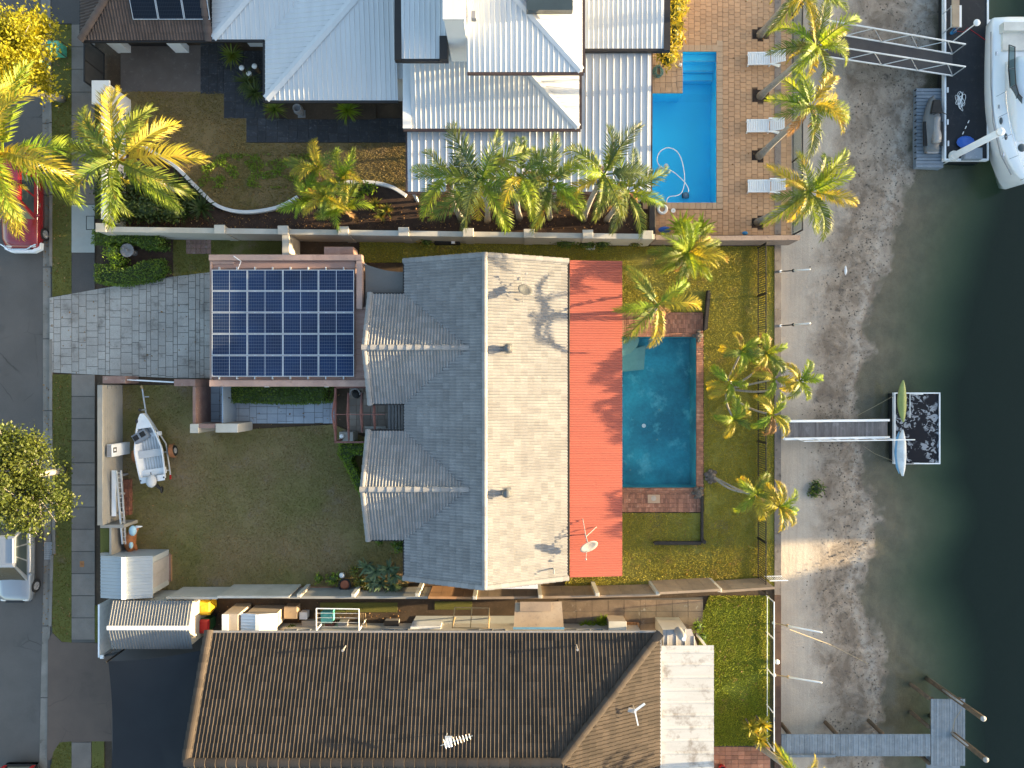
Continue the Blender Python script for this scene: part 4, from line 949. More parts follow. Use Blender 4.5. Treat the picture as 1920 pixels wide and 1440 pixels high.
ax0,ax1,ay0,ay1 = RC(397,505.5,664,706.5,2.78); pw, ph = (ax1-ax0)/4, (ay1-ay0)/5
def solar_panel(par, M4, w_, h_, cellm='solar_cell', framem='aluminium', split=True):
    f = MB(); b = 0.028
    f.box(-w_/2,w_/2,-h_/2,-h_/2+b,-.02,.02).box(-w_/2,w_/2,h_/2-b,h_/2,-.02,.02).box(-w_/2,-w_/2+b,-h_/2+b,h_/2-b,-.02,.02).box(w_/2-b,w_/2,-h_/2+b,h_/2-b,-.02,.02)
    if split: f.box(-.012,.012,-h_/2+b,h_/2-b,-.01,.014)
    key = ('sp',w_,h_,cellm)
    if key not in FR:
        c = MB()
        if split: c.box(-w_/2+b,-.012,-h_/2+b,h_/2-b,-.015,.01); c.box(.012,w_/2-b,-h_/2+b,h_/2-b,-.015,.01)
        else: c.box(-w_/2+b,w_/2-b,-h_/2+b,h_/2-b,-.015,.01)
        FR[key] = (f.mesh('solar_panel',framem), c.mesh('cells',cellm))
    o = piece('solar_panel', FR[key][0], par, M4); c = bpy.data.objects.new('cells', FR[key][1]); C.objects.link(c); c.parent = o
for i in range(4):
    for j in range(5): solar_panel(ar, Matrix.Translation((ax0+(i+.5)*pw, ay0+(j+.5)*ph, 2.78)), round(pw-0.02,3), round(ph-0.025,3))
rl = MB()
for i in range(8):
    x = ax0+(i+.5)*pw/2-.1; rl.box(x-.02,x+.02,ay0-.12,ay1+.14,2.55,2.745)
rl.build('mounting_rail','aluminium',ar)
# shade sail behind the garage
sl_ = thing('shade_sail','small grey shade sail between garage and grey house','shade sail',P(722,535,0))
def sail(pts, dips, mat, par, z, zs=None):
    out = []; n = len(pts)
    for i in range(n):
        a, b = Vector(pts[i]), Vector(pts[(i+1)%n]); c = sum((Vector(p) for p in pts), Vector((0,0,0)))/n
        for k in range(8):
            q = k/8; p = a.lerp(b,q); p = p+(c-p)*(dips[i]*4*q*(1-q)); out.append(p)
    c = sum(out, Vector((0,0,0)))/len(out)-Vector((0,0,0.05)); mb = MB(); m = len(out)
    mid = [c.lerp(p,0.5)-Vector((0,0,.03)) for p in out]
    mb.add([c]+mid+out, [(0,1+i,1+(i+1)%m) for i in range(m)]+[(1+i,1+m+i,1+m+(i+1)%m,1+(i+1)%m) for i in range(m)])
    return mb.build('sail', mat, par, True)
sail([P(684,495,2.5),P(760,510,2.4),P(758,560,2.4),P(683,580,2.35)],[0.12,0.02,0.05,0.05],'sail_grey',sl_,2.4)
MB().tube([(*PX(684,495,2.55),-.05),P(684,495,2.55)],0.04,8).tube([(*PX(683,580,2.4),-.05),P(683,580,2.4)],0.04,8).build('post','gutter_grey',sl_)
# ---------------------------------------------------------------- white metal-roofed house to the north
nh = thing('white_house', 'white metal roofed house with stepped roofs beside the blue pool', 'house', (-3,16,0))
YF = 24.0; p = 0.17
def z_s(y, y0, z0=2.7, q=p): return z0+q*(y-y0)
C0 = (-12.03,13.83); VY = 16.8; WX2 = -14.62
def S(x,y,y0): return (x,y,z_s(y,y0))
def Wp(x,y,x0): return (x,y,2.7+p*(x-x0))
def wroof(pts, along, sp, name='roof_sheet', mat='roof_white', rw=0.06, rh=0.03):
    mb = MB(); ribbed(mb, pts, along, sp, rw, rh); return mb.build(name, mat, nh)
t1 = YF-C0[1]; t2 = YF-VY
hx = -5.56; hy = C0[1]+(hx-C0[0])
wroof([S(*C0,C0[1]),S(hx,C0[1],C0[1]),S(hx,hy,C0[1])], (0,-1,-p), 0.235)
wroof([Wp(*C0,C0[0]),Wp(hx,hy,C0[0]),Wp(hx,VY+(hx-C0[0]),C0[0]),Wp(C0[0],VY,C0[0])], (-1,0,-p), 0.235)
wroof([S(WX2,VY,VY),S(C0[0],VY,VY),S(C0[0]+t2,YF,VY),S(WX2+t2,YF,VY)], (0,-1,-p), 0.235)
wroof([Wp(WX2,VY,WX2),Wp(WX2+t2,YF,WX2),Wp(WX2,YF,WX2)], (-1,0,-p), 0.235)
def hipcap(a, b, w_=0.42):
    a, b = Vector(a), Vector(b); d = (b-a).normalized(); s = Vector((-d.y,d.x,0)).normalized()*w_/2; u = Vector((0,0,0.075))
    MB().add([a-s+Vector((0,0,.02)),a+u,a+s+Vector((0,0,.02)),b-s+Vector((0,0,.02)),b+u,b+s+Vector((0,0,.02))],[(0,1,4,3),(1,2,5,4),(0,2,1),(3,4,5)]).build('hip_cap','roof_white',nh)
hipcap(S(C0[0]+.05,C0[1]+.05,C0[1]), S(hx,hy,C0[1])); hipcap(S(WX2+.05,VY+.05,VY), S(WX2+6,VY+6,VY))
g = MB(); gutter_line(g,(C0[0]-.06,C0[1]-.06,2.65),(-5.55,C0[1]-.06,2.65)); gutter_line(g,(C0[0]-.06,C0[1]-.06,2.65),(C0[0]-.06,VY-.06,2.65)); gutter_line(g,(WX2-.06,VY-.06,2.65),(C0[0]-.06,VY-.06,2.65)); gutter_line(g,(WX2-.06,VY,2.65),(WX2-.06,YF,2.65)); g.build('gutter','gutter_black',nh)
MB().box(C0[0]+1.0,-5.0,C0[1]+1.1,YF-.2,-.05,2.6).box(WX2+.8,C0[0]+1.0,VY+1.0,YF-.2,-.05,2.6).build('wall','white_wall',nh)
for x in (-10,-7.5): window(nh,'y',(x,C0[1]+1.1),1.6,0.8,2.1,-1)
# raised middle roof with dark fascia
a0,a1 = P(753,0,5.2).x, P(825,0,5.2).x; ay = P(0,110,5.2).y
wroof([(a0,ay,5.2),(a1+.35,ay,5.2),(a1+.35,YF,5.7),(a0,YF,5.7)],(0,-1,-.05),0.232)
MB().box(P(740,0,5.2).x,a0-.004,ay-.08,YF,4.95,5.28).box(a0-.003,a1+.36,ay-.1,ay-.004,4.95,5.2).build('fascia','gutter_black',nh)
MB().bbox(*RC(824,68,840,112,5.35),5.0,5.42).build('rainwater_head','gutter_black',nh)
MB().box(a0+.2,a1+.3,ay+1.3,YF-.1,-.05,5.1).build('wall','white_wall',nh)
# white stair tower
tx0,tx1 = -2.86,-2.02; tw = MB().box(tx0,tx1,15.3,YF,2.5,7.3); tw.build('stair_tower','white_wall',nh)
MB().box(tx0-.04,tx1+.04,15.26,YF,7.3,7.42).build('tower_roof','roof_white',nh)
# upper storey roof
bx0,bx1,by = P(876,0,5.5).x, P(1092,0,5.5).x, P(0,135,5.5).y; q = 0.22
t = 8.0
ub = lambda x,y: (x,y,5.5+q*(y-by))
wroof([ub(bx0,by),ub(bx1,by),ub(bx1-5.19,by+5.19),ub(bx0,by+5.19)],(0,-1,-q),0.236)
eb = lambda x,y: (x,y,5.5+q*(bx1-x))
wroof([eb(bx1,by),eb(bx1,YF),eb(bx1-5.19,YF),eb(bx1-5.19,by+5.19)],(1,0,-q),0.236)
hipcap(ub(bx1-.05,by+.05),ub(bx1-5.1,by+5.1),0.36)
g = MB(); gutter_line(g,(bx0,by-.06,5.45),(bx1+.06,by-.06,5.45)); gutter_line(g,(bx1+.06,by,5.45),(bx1+.06,YF,5.45)); g.build('gutter','gutter_brown',nh)
MB().box(bx0+.1,bx1-.5,by+1.5,YF-.1,-.05,5.4).build('wall','white_wall',nh)
for y in (17.5,20): window(nh,'x',(bx1-.5,y),1.6,3.6,5.0,1)
MB().box(bx0+.05,bx0+.45,by+3.0,YF,5.6,7.1).build('parapet','white_wall',nh); MB().bbox(*RC(884,23,893,38,7.2),7.1,7.35).build('air_vent','gutter_grey',nh)
cx,cy = PX(1030,2,6.2); sk_ = MB(); sk_.obox((cx,cy),2.0,1.1,6.15,6.5); sk_.build('skylight','car_glass',nh)
# lower roof round it
cx0,cx1,cy_ = P(772,0,3.0).x, P(1086,0,3.0).x, P(0,241,3.0).y; q2 = 0.2
lc = lambda x,y: (x,y,3.0+q2*(y-cy_))
wroof([lc(cx0,cy_),lc(cx1,cy_),lc(cx1-3.2,cy_+3.2),lc(cx0,cy_+3.2)],(0,-1,-q2),0.235)
le = lambda x,y: (x,y,3.0+q2*(cx1-x))
wroof([le(cx1,cy_),le(cx1,YF),le(cx1-3.2,YF),le(cx1-3.2,cy_+3.2)],(1,0,-q2),0.235)
hipcap(lc(cx1-.05,cy_+.05),lc(cx1-3.1,cy_+3.1),0.34)
MB().box(P(756,0,3.0).x,cx0-.01,cy_-.02,cy_+3.2,2.75,3.12).build('parapet','white_wall',nh)
g = MB(); gutter_line(g,(cx0-.4,cy_-.07,2.95),(cx1+.07,cy_-.07,2.95)); gutter_line(g,(cx1+.07,cy_,2.95),(cx1+.07,16.1,2.95)); g.build('gutter','gutter_brown',nh)
MB().box(cx0+.3,cx1-.6,cy_+.9,YF-.2,-.05,2.9).build('wall','white_wall',nh)
for x in (-3,0.5): window(nh,'y',(x,cy_+.9),2.2,0.1,2.2,-1)
# patio roofs
d0,d1,d2 = P(764,0,2.5).x, P(1090,0,2.5).x, P(1220,0,2.45).x; dy0,dy1 = P(0,359,2.45).y, P(0,244,2.5).y; dy2 = P(0,96,2.5).y
wroof([(d0,dy0,2.44),(d1,dy0,2.44),(d1,dy1+.3,2.55),(d0,dy1+.3,2.55)],(0,-1,-.03),0.34,'patio_roof','roof_patio',0.07,0.045)
wroof([(d1+.004,dy0,2.44),(d2,dy0,2.44),(d2,dy2+.3,2.62),(d1+.004,dy2+.3,2.62)],(0,-1,-.03),0.335,'patio_roof','roof_patio',0.07,0.045)
g = MB(); gutter_line(g,(d0,dy0-.06,2.38),(d2,dy0-.06,2.38)); gutter_line(g,(d0-.05,dy0,2.4),(d0-.05,dy1,2.45),0.08,0.14); gutter_line(g,(d2+.05,dy0,2.38),(d2+.05,dy2,2.5),0.06,0.12); g.build('gutter','gutter_brown',nh)
for x in (d0+.15,-1.5,2.2,d2-.15): MB().box(x-.06,x+.06,dy0+.12,dy0+.24,-.05,2.38).build('patio_post','white_metal',nh)
MB().box(d2-.21,d2-.09,12.9,13.02,-.05,2.45).build('patio_post','white_metal',nh)
e0,e1,ey = P(1096,0,2.9).x, P(1244,0,2.9).x, P(0,92,2.9).y
wroof([(e0,ey,2.95),(e1,ey,2.95),(e1,YF,3.25),(e0,YF,3.25)],(0,-1,-.04),0.235)
MB().box(e1+.003,P(1256,0,2.9).x,ey-.1,YF,2.7,3.0).box(e0,e1,ey-.12,ey-.003,2.72,2.96).build('fascia','gutter_black',nh)
MB().box(d1+.2,e1-.3,ey+.8,YF-.2,-.05,2.7).build('wall','white_wall',nh)
# brown tiled carport wing at the street
gr = thing('brown_garage','brown tiled garage roof with six dark solar panels at the top','garage',(-18,18,0))
ez = 2.6; ex0,ex1 = P(153,0,ez).x, P(395,0,ez).x; ey = P(0,74,ez).y; pp = 0.42; sp_ = []; T_ = 5.0
und2 = MB(); A = [(ex0,ey,ez),(ex1,ey,ez),(ex1,ey+T_,ez+pp*T_),(ex0+T_,ey+T_,ez+pp*T_)]; B = [(ex0,ey,ez),(ex0+T_,ey+T_,ez+pp*T_),(ex0,YF,ez)]; B = [(ex0,ey,ez),(ex0+T_,ey+T_,ez+pp*T_),(ex0+T_,YF,ez+pp*T_),(ex0,YF,ez)]
for pl_, dn in ((A,(0,-1,-.4)),(B,(-1,0,-.4))):
    und2.slab3([Vector(x)-Vector((0,0,.015)) for x in pl_],.06); sp_ += tile_spots(pl_,dn,slack=0.02)
rf2 = und2.build('roof','tile_brown',gr); sp_.sort(key=lambda m: m.translation.y); pieces('roof_tile', tile_mb(), 'tile_brown', rf2, sp_, 300, 'roof_tile_courses')
pieces('ridge_cap', cap_mb(.42,.18), 'tile_brown', rf2, cap_spots((ex0+T_,ey+T_,ez+pp*T_+.03),(ex0,ey,ez+.03))+cap_spots((ex1-.05,ey+T_,ez+pp*T_+.02),(ex1-.05,ey,ez+.02),.36))
g = MB(); gutter_line(g,(ex0,ey-.07,ez-.06),(ex1,ey-.07,ez-.06)); gutter_line(g,(ex0-.06,ey,ez-.06),(ex0-.06,YF,ez-.06)); g.build('gutter','gutter_black',gr)
wy = P(0,99,0).y
for u in (233,342): 
    x = P(u,0,0).x; MB().box(x-.35,x+.35,wy,wy+.35,-.05,2.5).build('pillar','white_wall',gr)
MB().box(ex0+.9,P(228,0,0).x,wy+.3,YF-.2,-.05,2.5).box(P(352,0,0).x,ex1-.3,wy+.6,YF-.2,-.05,2.5).build('wall','white_wall',gr)
gd = MB().box(P(245,0,0).x,P(335,0,0).x,wy+.36,wy+.42,0,2.3).build('garage_door','black_metal',gr)
pieces('door_panel', MB().box((245-335)/S0/2+.03,(335-245)/S0/2-.03,-.02,0,0,.4), 'gutter_black', gd, [Matrix.Translation((P(290,0,0).x,wy+.358,.02+i*.45)) for i in range(5)])
an = Vector((0,-pp,1)).normalized()
for j in range(3):
    for i in range(3):
        y = ey+0.75+1.02*j+0.5; x = P(238,0,2.9).x+.35+(i+.5)*1.25; M4 = Matrix.Translation((x,y*1.0,ez+pp*(y-ey)+.10)) @ Matrix.Rotation(math.atan(pp),4,'X')
        solar_panel(gr, M4, 1.22, 1.08, 'solar_dark', 'aluminium', False)
# front wall of the white house: tall rendered wall, pillar and black sliding gate
fw = thing('front_wall','tall white rendered wall along the footpath north of the driveway','wall',P(190,300,0))
xt = P(188,0,1.85).x
MB().box(xt-.02,xt+.22,P(0,410,1.85).y,P(0,190,1.85).y,-.05,1.75).build('wall_panel','white_wall',fw)
MB().box(xt-.25,xt+.5,P(0,192,1.9).y,P(0,158,1.9).y,-.05,1.95).build('end_pillar','white_wall',fw); MB().bbox(xt-.32,xt+.57,P(0,196,1.95).y,P(0,152,1.95).y,1.95,2.05).build('pillar_cap','white_wall',fw)
gt_ = thing('sliding_gate','black slatted sliding gate beside the white front wall','gate',P(205,120,0)); x = P(207,0,0).x-.3; y0 = P(0,165,1).y; y1 = P(0,84,1).y
MB().box(x-.03,x+.03,y0,y1,.05,.12).box(x-.03,x+.03,y0,y1,1.68,1.75).box(x-.03,x+.03,y0,y0+.06,.12,1.68).box(x-.03,x+.03,(y0+y1)/2-.03,(y0+y1)/2+.03,.12,1.68).box(x-.03,x+.03,y1-.06,y1,.12,1.68).build('frame','black_metal',gt_)
pieces('slat', MB().box(-.012,.012,(y0-y1)/2+.07,(y1-y0)/2-.07,0,.075), 'copper_grate', gt_, [Matrix.Translation((x,(y0+y1)/2,.14+i*.086)) for i in range(18)])
# curved white garden edging
ce = thing('garden_edging','low white edging winding between dry lawn and mulch bed','edging',P(460,398,0))
def strip(pts, w_, z0, z1, name, mat, par, K=6):
    pts = [Vector((*p,0)) for p in pts]; sm = []
    for i in range(len(pts)-1):
        p0,p1,p2,p3 = pts[max(i-1,0)],pts[i],pts[i+1],pts[min(i+2,len(pts)-1)]
        for k in range(K):
            q = k/K; sm.append(0.5*((2*p1)+(p2-p0)*q+(2*p0-5*p1+4*p2-p3)*q*q+(3*p1-p0-3*p2+p3)*q**3))
    sm.append(pts[-1]); R = []
    for i,p_ in enumerate(sm):
        d = (sm[min(i+1,len(sm)-1)]-sm[max(i-1,0)]).normalized(); n_ = Vector((-d.y,d.x,0))*w_/2
        R.append([(p_.x-n_.x,p_.y-n_.y,z0),(p_.x+n_.x,p_.y+n_.y,z0),(p_.x+n_.x,p_.y+n_.y,z1),(p_.x-n_.x,p_.y-n_.y,z1)])
    return MB().loft(R).build(name,mat,par)
strip(V((258,268),(300,293),(335,317),(370,352),(410,387),(460,399),(520,391),(560,371)),0.17,-.05,.22,'kerb_run','white_wall',ce)
strip(V((628,345),(660,343),(700,344),(735,352),(762,368)),0.17,-.05,.22,'kerb_run','white_wall',ce)

# ---------------------------------------------------------------- blue pool and terracotta deck
pn = thing('swimming_pool','bright blue swimming pool with steps on a terracotta deck','swimming pool',P(1285,280,0))
pol = [(N1[0],N1[2]),(N1[1],N1[2]),(N1[1],N1[3]),(N2[1]-.0,N2[2]),(N2[1],N2[3]),(N2[0],N2[3]),(N2[0],N2[2]),(N1[0],N1[3])]
def basin(poly, depth, mat, par, name='basin'):
    mb = MB(); n = len(poly); a = sum(poly[i-1][0]*poly[i][1]-poly[i][0]*poly[i-1][1] for i in range(n))
    if a < 0: poly = poly[::-1]
    mb.add([(x,y,-.02) for x,y in poly]+[(x,y,-depth) for x,y in poly],[((i+1)%n,i,n+i,n+(i+1)%n) for i in range(n)]+[tuple(range(n,2*n))]); return mb.build(name,mat,par)
basin(pol,1.15,'pool_blue',pn)
def inset(poly,d):
    cx = sum(p[0] for p in poly)/len(poly); cy = sum(p[1] for p in poly)/len(poly); return poly
wp_ = MB(); wp_.box(N1[0]+.004,N1[1]-.004,N1[2]+.004,N1[3]-.004,-1.14,-.12); wp_.box(N2[0]+.004,N2[1]-.004,N1[3]-.003,N2[3]-.004,-1.14,-.12); wp_.build('water','pool_water',pn)
for i,(v0,z) in enumerate([(97,-.30),(111,-.58),(126,-.80)]):
    MB().box(N2[0]+.01,N2[1]-.01,P(0,v0+14,0).y,P(0,v0,0).y-.01*(i==0),-1.13,z).build('step','pool_blue',pn); MB().box(N2[0]+.02,N2[1]-.02,P(0,v0+14,0).y,P(0,v0+12,0).y,z+.001,z+.012).build('step_edge','pool_step',pn)
x0,x1 = P(1343,0).x, P(1355,0).x; tiles = []
y = N1[2]-.34
while y < N2[3]+.3: tiles.append((x0+.01,x1-.006,y+.006,y+.30)); y += .306
yb = N1[2]; x = N1[0]
while x < N1[1]: tiles.append((x+.006,min(x+.30,N1[1]),yb-.34,yb-.005)); x += .306
yt = N2[3]; x = N2[0]-.3
while x < N2[1]: tiles.append((x+.006,min(x+.30,N2[1]),yt+.005,yt+.33)); x += .306
x = N1[0]
while x < N2[0]-.04: tiles.append((x+.006,min(x+.30,N2[0]-.01),N1[3]+.005,N1[3]+.30)); x += .306
y = N1[3]+.306
while y < N2[3]-.02: tiles.append((N2[0]-.31,N2[0]-.005,y+.006,min(y+.30,N2[3]))); y += .306
paving('coping_tile', pn, 'coping_tile', tiles, None, -.045, .045, 300, .001)
dk = struct('pool_deck'); r = random.Random(8)
base = MB(); 
for (a,b,c,d) in ((1355,-60,1484,441),(1280,-60,1354.9,86),(1225,393,1354.9,441),(1205,86,1269,165)): base.box(*RC(a,b,c,d),-.045,.004)
base.build('deck_base','grout',dk); rects = []
for (a,b,c,d) in ((1355,-60,1484,441),(1280,-60,1354.8,86),(1225,393,1354.8,441)):
    X0,X1,Y0,Y1 = RC(a,b,c,d); x = X0; col = 0
    while x < X1-.05:
        wd = min(.305,X1-x); y = Y0-(.13 if col%2 else 0)
        while y < Y1-.02:
            lo, hi = max(y,Y0), min(y+.255,Y1)
            if hi-lo > .04: rects.append((x+.007,x+wd-.007,lo+.007,hi-.007))
            y += .255
        x += .305; col += 1
r.shuffle(rects); rects.sort(key=lambda q: abs(q[0]-11)+abs(q[2]-10)*.4)
soils = [(1425,65),(1425,180),(1423,293),(1420,417)]
rects = [q for q in rects if not any(abs((q[0]+q[1])/2-P(u,0).x) < .36 and abs((q[2]+q[3])/2-P(0,v).y) < .33 for u,v in soils)]
paving('deck_paver', dk, 'terracotta_paver', rects, None, -.03, .03, 300, .003)
X0,X1,Y0,Y1 = RC(1205,86,1269,166); rects = []
x = X0
while x < X1-.05:
    y = Y0
    while y < Y1-.05: rects.append((x+.007,min(x+.3,X1)-.007,y+.007,min(y+.3,Y1)-.007)); y += .3
    x += .3
paving('deck_tile', dk, 'coping_tile', rects, None, -.03, .03, 300, .003)
for u,v in soils: MB().box(P(u,v).x-.38,P(u,v).x+.38,P(u,v).y-.36,P(u,v).y+.36,-.04,.012).build('planting_square','mulch',dk)
# glass pool fence along the sea wall
def glass_fence(label, u, v0, v1, h, pane=2.0):
    t = thing('glass_fence',label,'fence',P(u,(v0+v1)/2)); x = P(u,0).x; y0,y1 = P(0,v1).y,P(0,v0).y; n = round((y1-y0)/pane)
    for i in range(n):
        a,b = y0+(y1-y0)*i/n, y0+(y1-y0)*(i+1)/n; MB().box(x-.008,x+.008,a+.05,b-.05,.08,h-.05).build('pane','clear_pane',t); MB().box(x-.03,x+.03,a-.03,a+.03,-.05,h).build('post','fence_black',t)
    MB().box(x-.03,x+.03,y1-.03,y1+.03,-.05,h).build('post','fence_black',t); MB().box(x-.025,x+.025,y0,y1,h-.045,h+.01).build('top_rail','fence_black',t); MB().box(x-.02,x+.02,y0,y1,.03,.07).build('bottom_rail','fence_black',t)
glass_fence('clear glass fence with dark rails along the terracotta deck edge',1486,-40,441,1.25)
# ---------------------------------------------------------------- dark tiled house to the south
sh = thing('dark_house','dark brown tiled house with hipped end south of the fence','house',(-4,-17,0))
ez, rz = 2.7, 5.0; sx0 = -14.85; sy = P(0,1188,ez).y; sx1 = P(1236,0,ez).x; ry = -17.15; run = sy-ry; hxr = sx1-run; sb = ry-run
und3 = MB(); sp3 = []
PN = [(sx0,sy,ez),(sx1,sy,ez),(hxr,ry,rz),(sx0,ry,rz)]; PS = [(sx1,sb,ez),(sx0,sb,ez),(sx0,ry,rz),(hxr,ry,rz)]; PE = [(sx1,sy,ez),(sx1,sb,ez),(hxr,ry,rz)]
for pl_,dn in ((PN,(0,1,-.4)),(PE,(1,0,-.4)),(PS,(0,-1,-.4))):
    und3.slab3([Vector(x)-Vector((0,0,.015)) for x in pl_],.06); sp3 += tile_spots(pl_,dn,0.37,0.36,0.02)
rf3 = und3.build('roof','tile_dark',sh); sp3.sort(key=lambda m: -m.translation.y)
pieces('roof_tile', tile_mb(0.37,0.36,0.062,True), 'tile_dark', rf3, sp3, 300, 'roof_tile_courses')
pieces('ridge_cap', cap_mb(.48,.21), 'tile_dark', rf3, cap_spots((sx0,ry,rz+.03),(hxr,ry,rz+.03),.48)+cap_spots((hxr,ry,rz+.03),(sx1,sy,ez+.03),.48)+cap_spots((sx0+.06,ry,rz+.02),(sx0+.06,sy,ez+.02),.36))
MB().box(sx0+.3,sx1-.6,sb+.5,sy-.45,-.05,ez-.05).add([(sx0+.3,sb+.5,ez-.05),(sx0+.3,sy-.45,ez-.05),(sx0+.3,ry,rz-.25)],[(0,1,2)]).build('wall','cream_wall',sh)
for x in (-11,-6,-1,4): window(sh,'y',(x,sy-.45),1.4,0.9,2.1,1)
g = MB(); gutter_line(g,(sx0,sy+.06,ez-.05),(sx1+.05,sy+.06,ez-.05)); gutter_line(g,(sx1+.06,sy,ez-.05),(sx1+.06,-13,ez-.05)); g.build('gutter','gutter_grey',sh)
fx0,fx1,fy0,fy1 = P(1216,0,2.55).x,P(1339,0,2.55).x,-24.0,P(0,1211,2.55).y
pr = MB(); ribbed(pr,[(fx0,fy0,2.55),(fx1,fy0,2.50),(fx1,fy1,2.50),(fx0,fy1,2.55)],(1,0,-.02),0.62,0.16,0.03)
pr.build('patio_roof','roof_old_white',sh)
MB().box(fx0-.02,fx0+.62,fy0,fy1+.05,2.57,2.64).build('box_gutter','roof_white',sh)
for y in (-13.2,-16,-18.5): MB().box(fx1-.2,fx1-.1,y-.05,y+.05,-.05,2.48).build('patio_post','white_metal',sh)
# aerials on the dark roof
def aerial(label, x, y, h, mat='aluminium', els=9, ang=0.3, boom=1.3):
    z = ez+(sy-y)*(rz-ez)/run if x < hxr+ (ry-y) else ez+(sx1-x)*(rz-ez)/run; t = thing('tv_aerial',label,'aerial',(x,y,z)); top = Vector((x,y,z+h))
    MB().tube([(x,y,z-.1),top],0.02,6).build('mast',mat,t)
    d = Vector((math.cos(ang),math.sin(ang),0)); s = Vector((-d.y,d.x,0)); MB().tube([top-d*.2,top+d*boom],0.014,5).build('boom',mat,t)
    for k in range(els): 
        c = top+d*(boom*k/els); l = .22-.012*k; MB().tube([c-s*l,c+s*l],0.008,4).build('element',mat,t)
    MB().box(x-.02,x+.3,y-.25,y+.25,z+h-.25,z+h-.22).build('reflector',mat,t)
aerial('yagi television aerial near the ridge of the dark roof',P(833,0,5.8).x,P(0,1402,5.8).y,1.0)
def stub(name,label,u,v,h):
    c = P(u,v,3.3); z = ez+(sy-c.y)*(rz-ez)/run; t = thing(name,label,'pipe',(c.x,c.y,z)); MB().tube([(c.x,c.y,z-.1),(c.x,c.y,z+h)],.035,8).build('pipe','gutter_grey',t); MB().cyl((c.x,c.y),.06,z+h,z+h+.08,10).build('cowl','gutter_grey',t)
stub('vent_pipe','slim vent pipe on the dark roof above the clothes frame',645,1216,.55); stub('vent_pipe','slim vent pipe on the dark roof nearest the hip',1082,1215,.55)
t = thing('tv_aerial','small crossed aerial on the sunlit dark hip','aerial',(P(1187,1323,3.4))); c = P(1187,1323,3.4)
MB().tube([(c.x,c.y,3.0),(c.x,c.y,3.9)],.02,6).build('mast','aluminium',t); MB().beam((c.x,c.y,3.9),(c.x+.45,c.y+.35,3.95),.1,.03).build('arm','white_metal',t); MB().beam((c.x,c.y,3.85),(c.x+.15,c.y-.7,3.9),.06,.03).build('arm','white_metal',t); MB().beam((c.x-.3,c.y,3.8),(c.x+.1,c.y-.1,3.8),.2,.03).build('reflector','gutter_grey',t)
# lean-to with cylinder beside the dark house
lt = thing('lean_to','small grey lean-to roof at the corner of the dark house','shed',P(1275,1197,0))
x0,x1,y0,y1 = RC(1242,1180,1308,1211,2.2); q = MB(); ribbed(q,[(x0,y0,2.3),(x1,y0,2.15),(x1-.3,y1,2.15),(x0,y1,2.3)],(0,1,0),.45,.08,.04); q.build('roof','gutter_grey',lt); MB().box(x0+.1,x1-.4,y0+.1,y1-.15,-.05,2.1).build('wall','cream_wall',lt)
gc = thing('gas_cylinder','grey gas cylinder standing at the lean-to corner','gas cylinder',P(1272,1183,2.3)); c = P(1272,1183,2.35)
MB().lathe((c.x,c.y,2.26),[(.18,0),(.2,.05),(.2,.85),(.15,.98),(.06,1.03),(.06,1.1)],12).build('tank','gutter_grey',gc,True); MB().cyl((c.x,c.y),.09,3.35,3.45).build('valve_collar','white_metal',gc)

# ---------------------------------------------------------------- sheds, sail and gate of the south neighbour
def gable_shed(name,label,x0,x1,y0,y1,ez,rz,ridge,mat,wallm,sp,capm,seed=0):
    t = thing(name,label,'shed',((x0+x1)/2,(y0+y1)/2,0)); o = .12
    if ridge == 'x':
        ym = (y0+y1)/2; a = [(x0-o,y0-o,ez),(x1+o,y0-o,ez),(x1+o,ym,rz),(x0-o,ym,rz)]; b = [(x1+o,y1+o,ez),(x0-o,y1+o,ez),(x0-o,ym,rz),(x1+o,ym,rz)]; dn = (0,1,0); cp = ((x0-o,ym,rz),(x1+o,ym,rz)); tri = [[(x0,y0,ez),(x0,y1,ez),(x0,ym,rz-.05)],[(x1,y0,ez),(x1,y1,ez),(x1,ym,rz-.05)]]
    else:
        xm = (x0+x1)/2; a = [(x0-o,y0-o,ez),(x0-o,y1+o,ez),(xm,y1+o,rz),(xm,y0-o,rz)]; b = [(x1+o,y1+o,ez),(x1+o,y0-o,ez),(xm,y0-o,rz),(xm,y1+o,rz)]; dn = (1,0,0); cp = ((xm,y0-o,rz),(xm,y1+o,rz)); tri = [[(x0,y0,ez),(x1,y0,ez),(xm,y0,rz-.05)],[(x0,y1,ez),(x1,y1,ez),(xm,y1,rz-.05)]]
    w_ = MB().box(x0,x1,y0,y1,-.05,ez-.03)
    for q in tri: w_.face(*q)
    w_.build('wall',wallm,t)
    for s in (a,b): m_ = MB(); ribbed(m_,s,dn,sp,.045,.03); m_.build('roof_sheet',mat,t)
    c0,c1 = Vector(cp[0]),Vector(cp[1]); MB().beam(c0+Vector((0,0,.03)),c1+Vector((0,0,.03)),.2,.05).build('ridge_cap',capm,t); return t
st = gable_shed('garden_shed','striped slate grey shed with white ridge next to yellow bin',P(211,0,2.1).x+.1,P(356,0,2.1).x,P(0,1212,2.1).y,P(0,1131,2.1).y,2.1,2.5,'x','shed_slate','cream_wall',.145,'white_metal')
x0,x1,y0,y1 = RC(192,1047,281,1117,1.9)
s2 = gable_shed('garden_shed','small pale grey metal shed in the front yard corner',x0,x1,y0,y1,1.85,2.1,'y','shed_grey','shed_grey',.17,'white_metal')
MB().box(x1+.002,x1+.03,y0+.3,(y0+y1)/2-.01,.05,1.7).build('door','gutter_grey',s2); MB().box(x1+.002,x1+.03,(y0+y1)/2+.01,y1-.3,.05,1.7).build('door','gutter_grey',s2)
sf = thing('metal_fence','pale corrugated fence at the street side of the slate shed','fence',P(205,1180,0)); x = P(186,0,1.6).x; q = MB()
y0,y1 = P(0,1232,1.6).y,P(0,1133,1.6).y
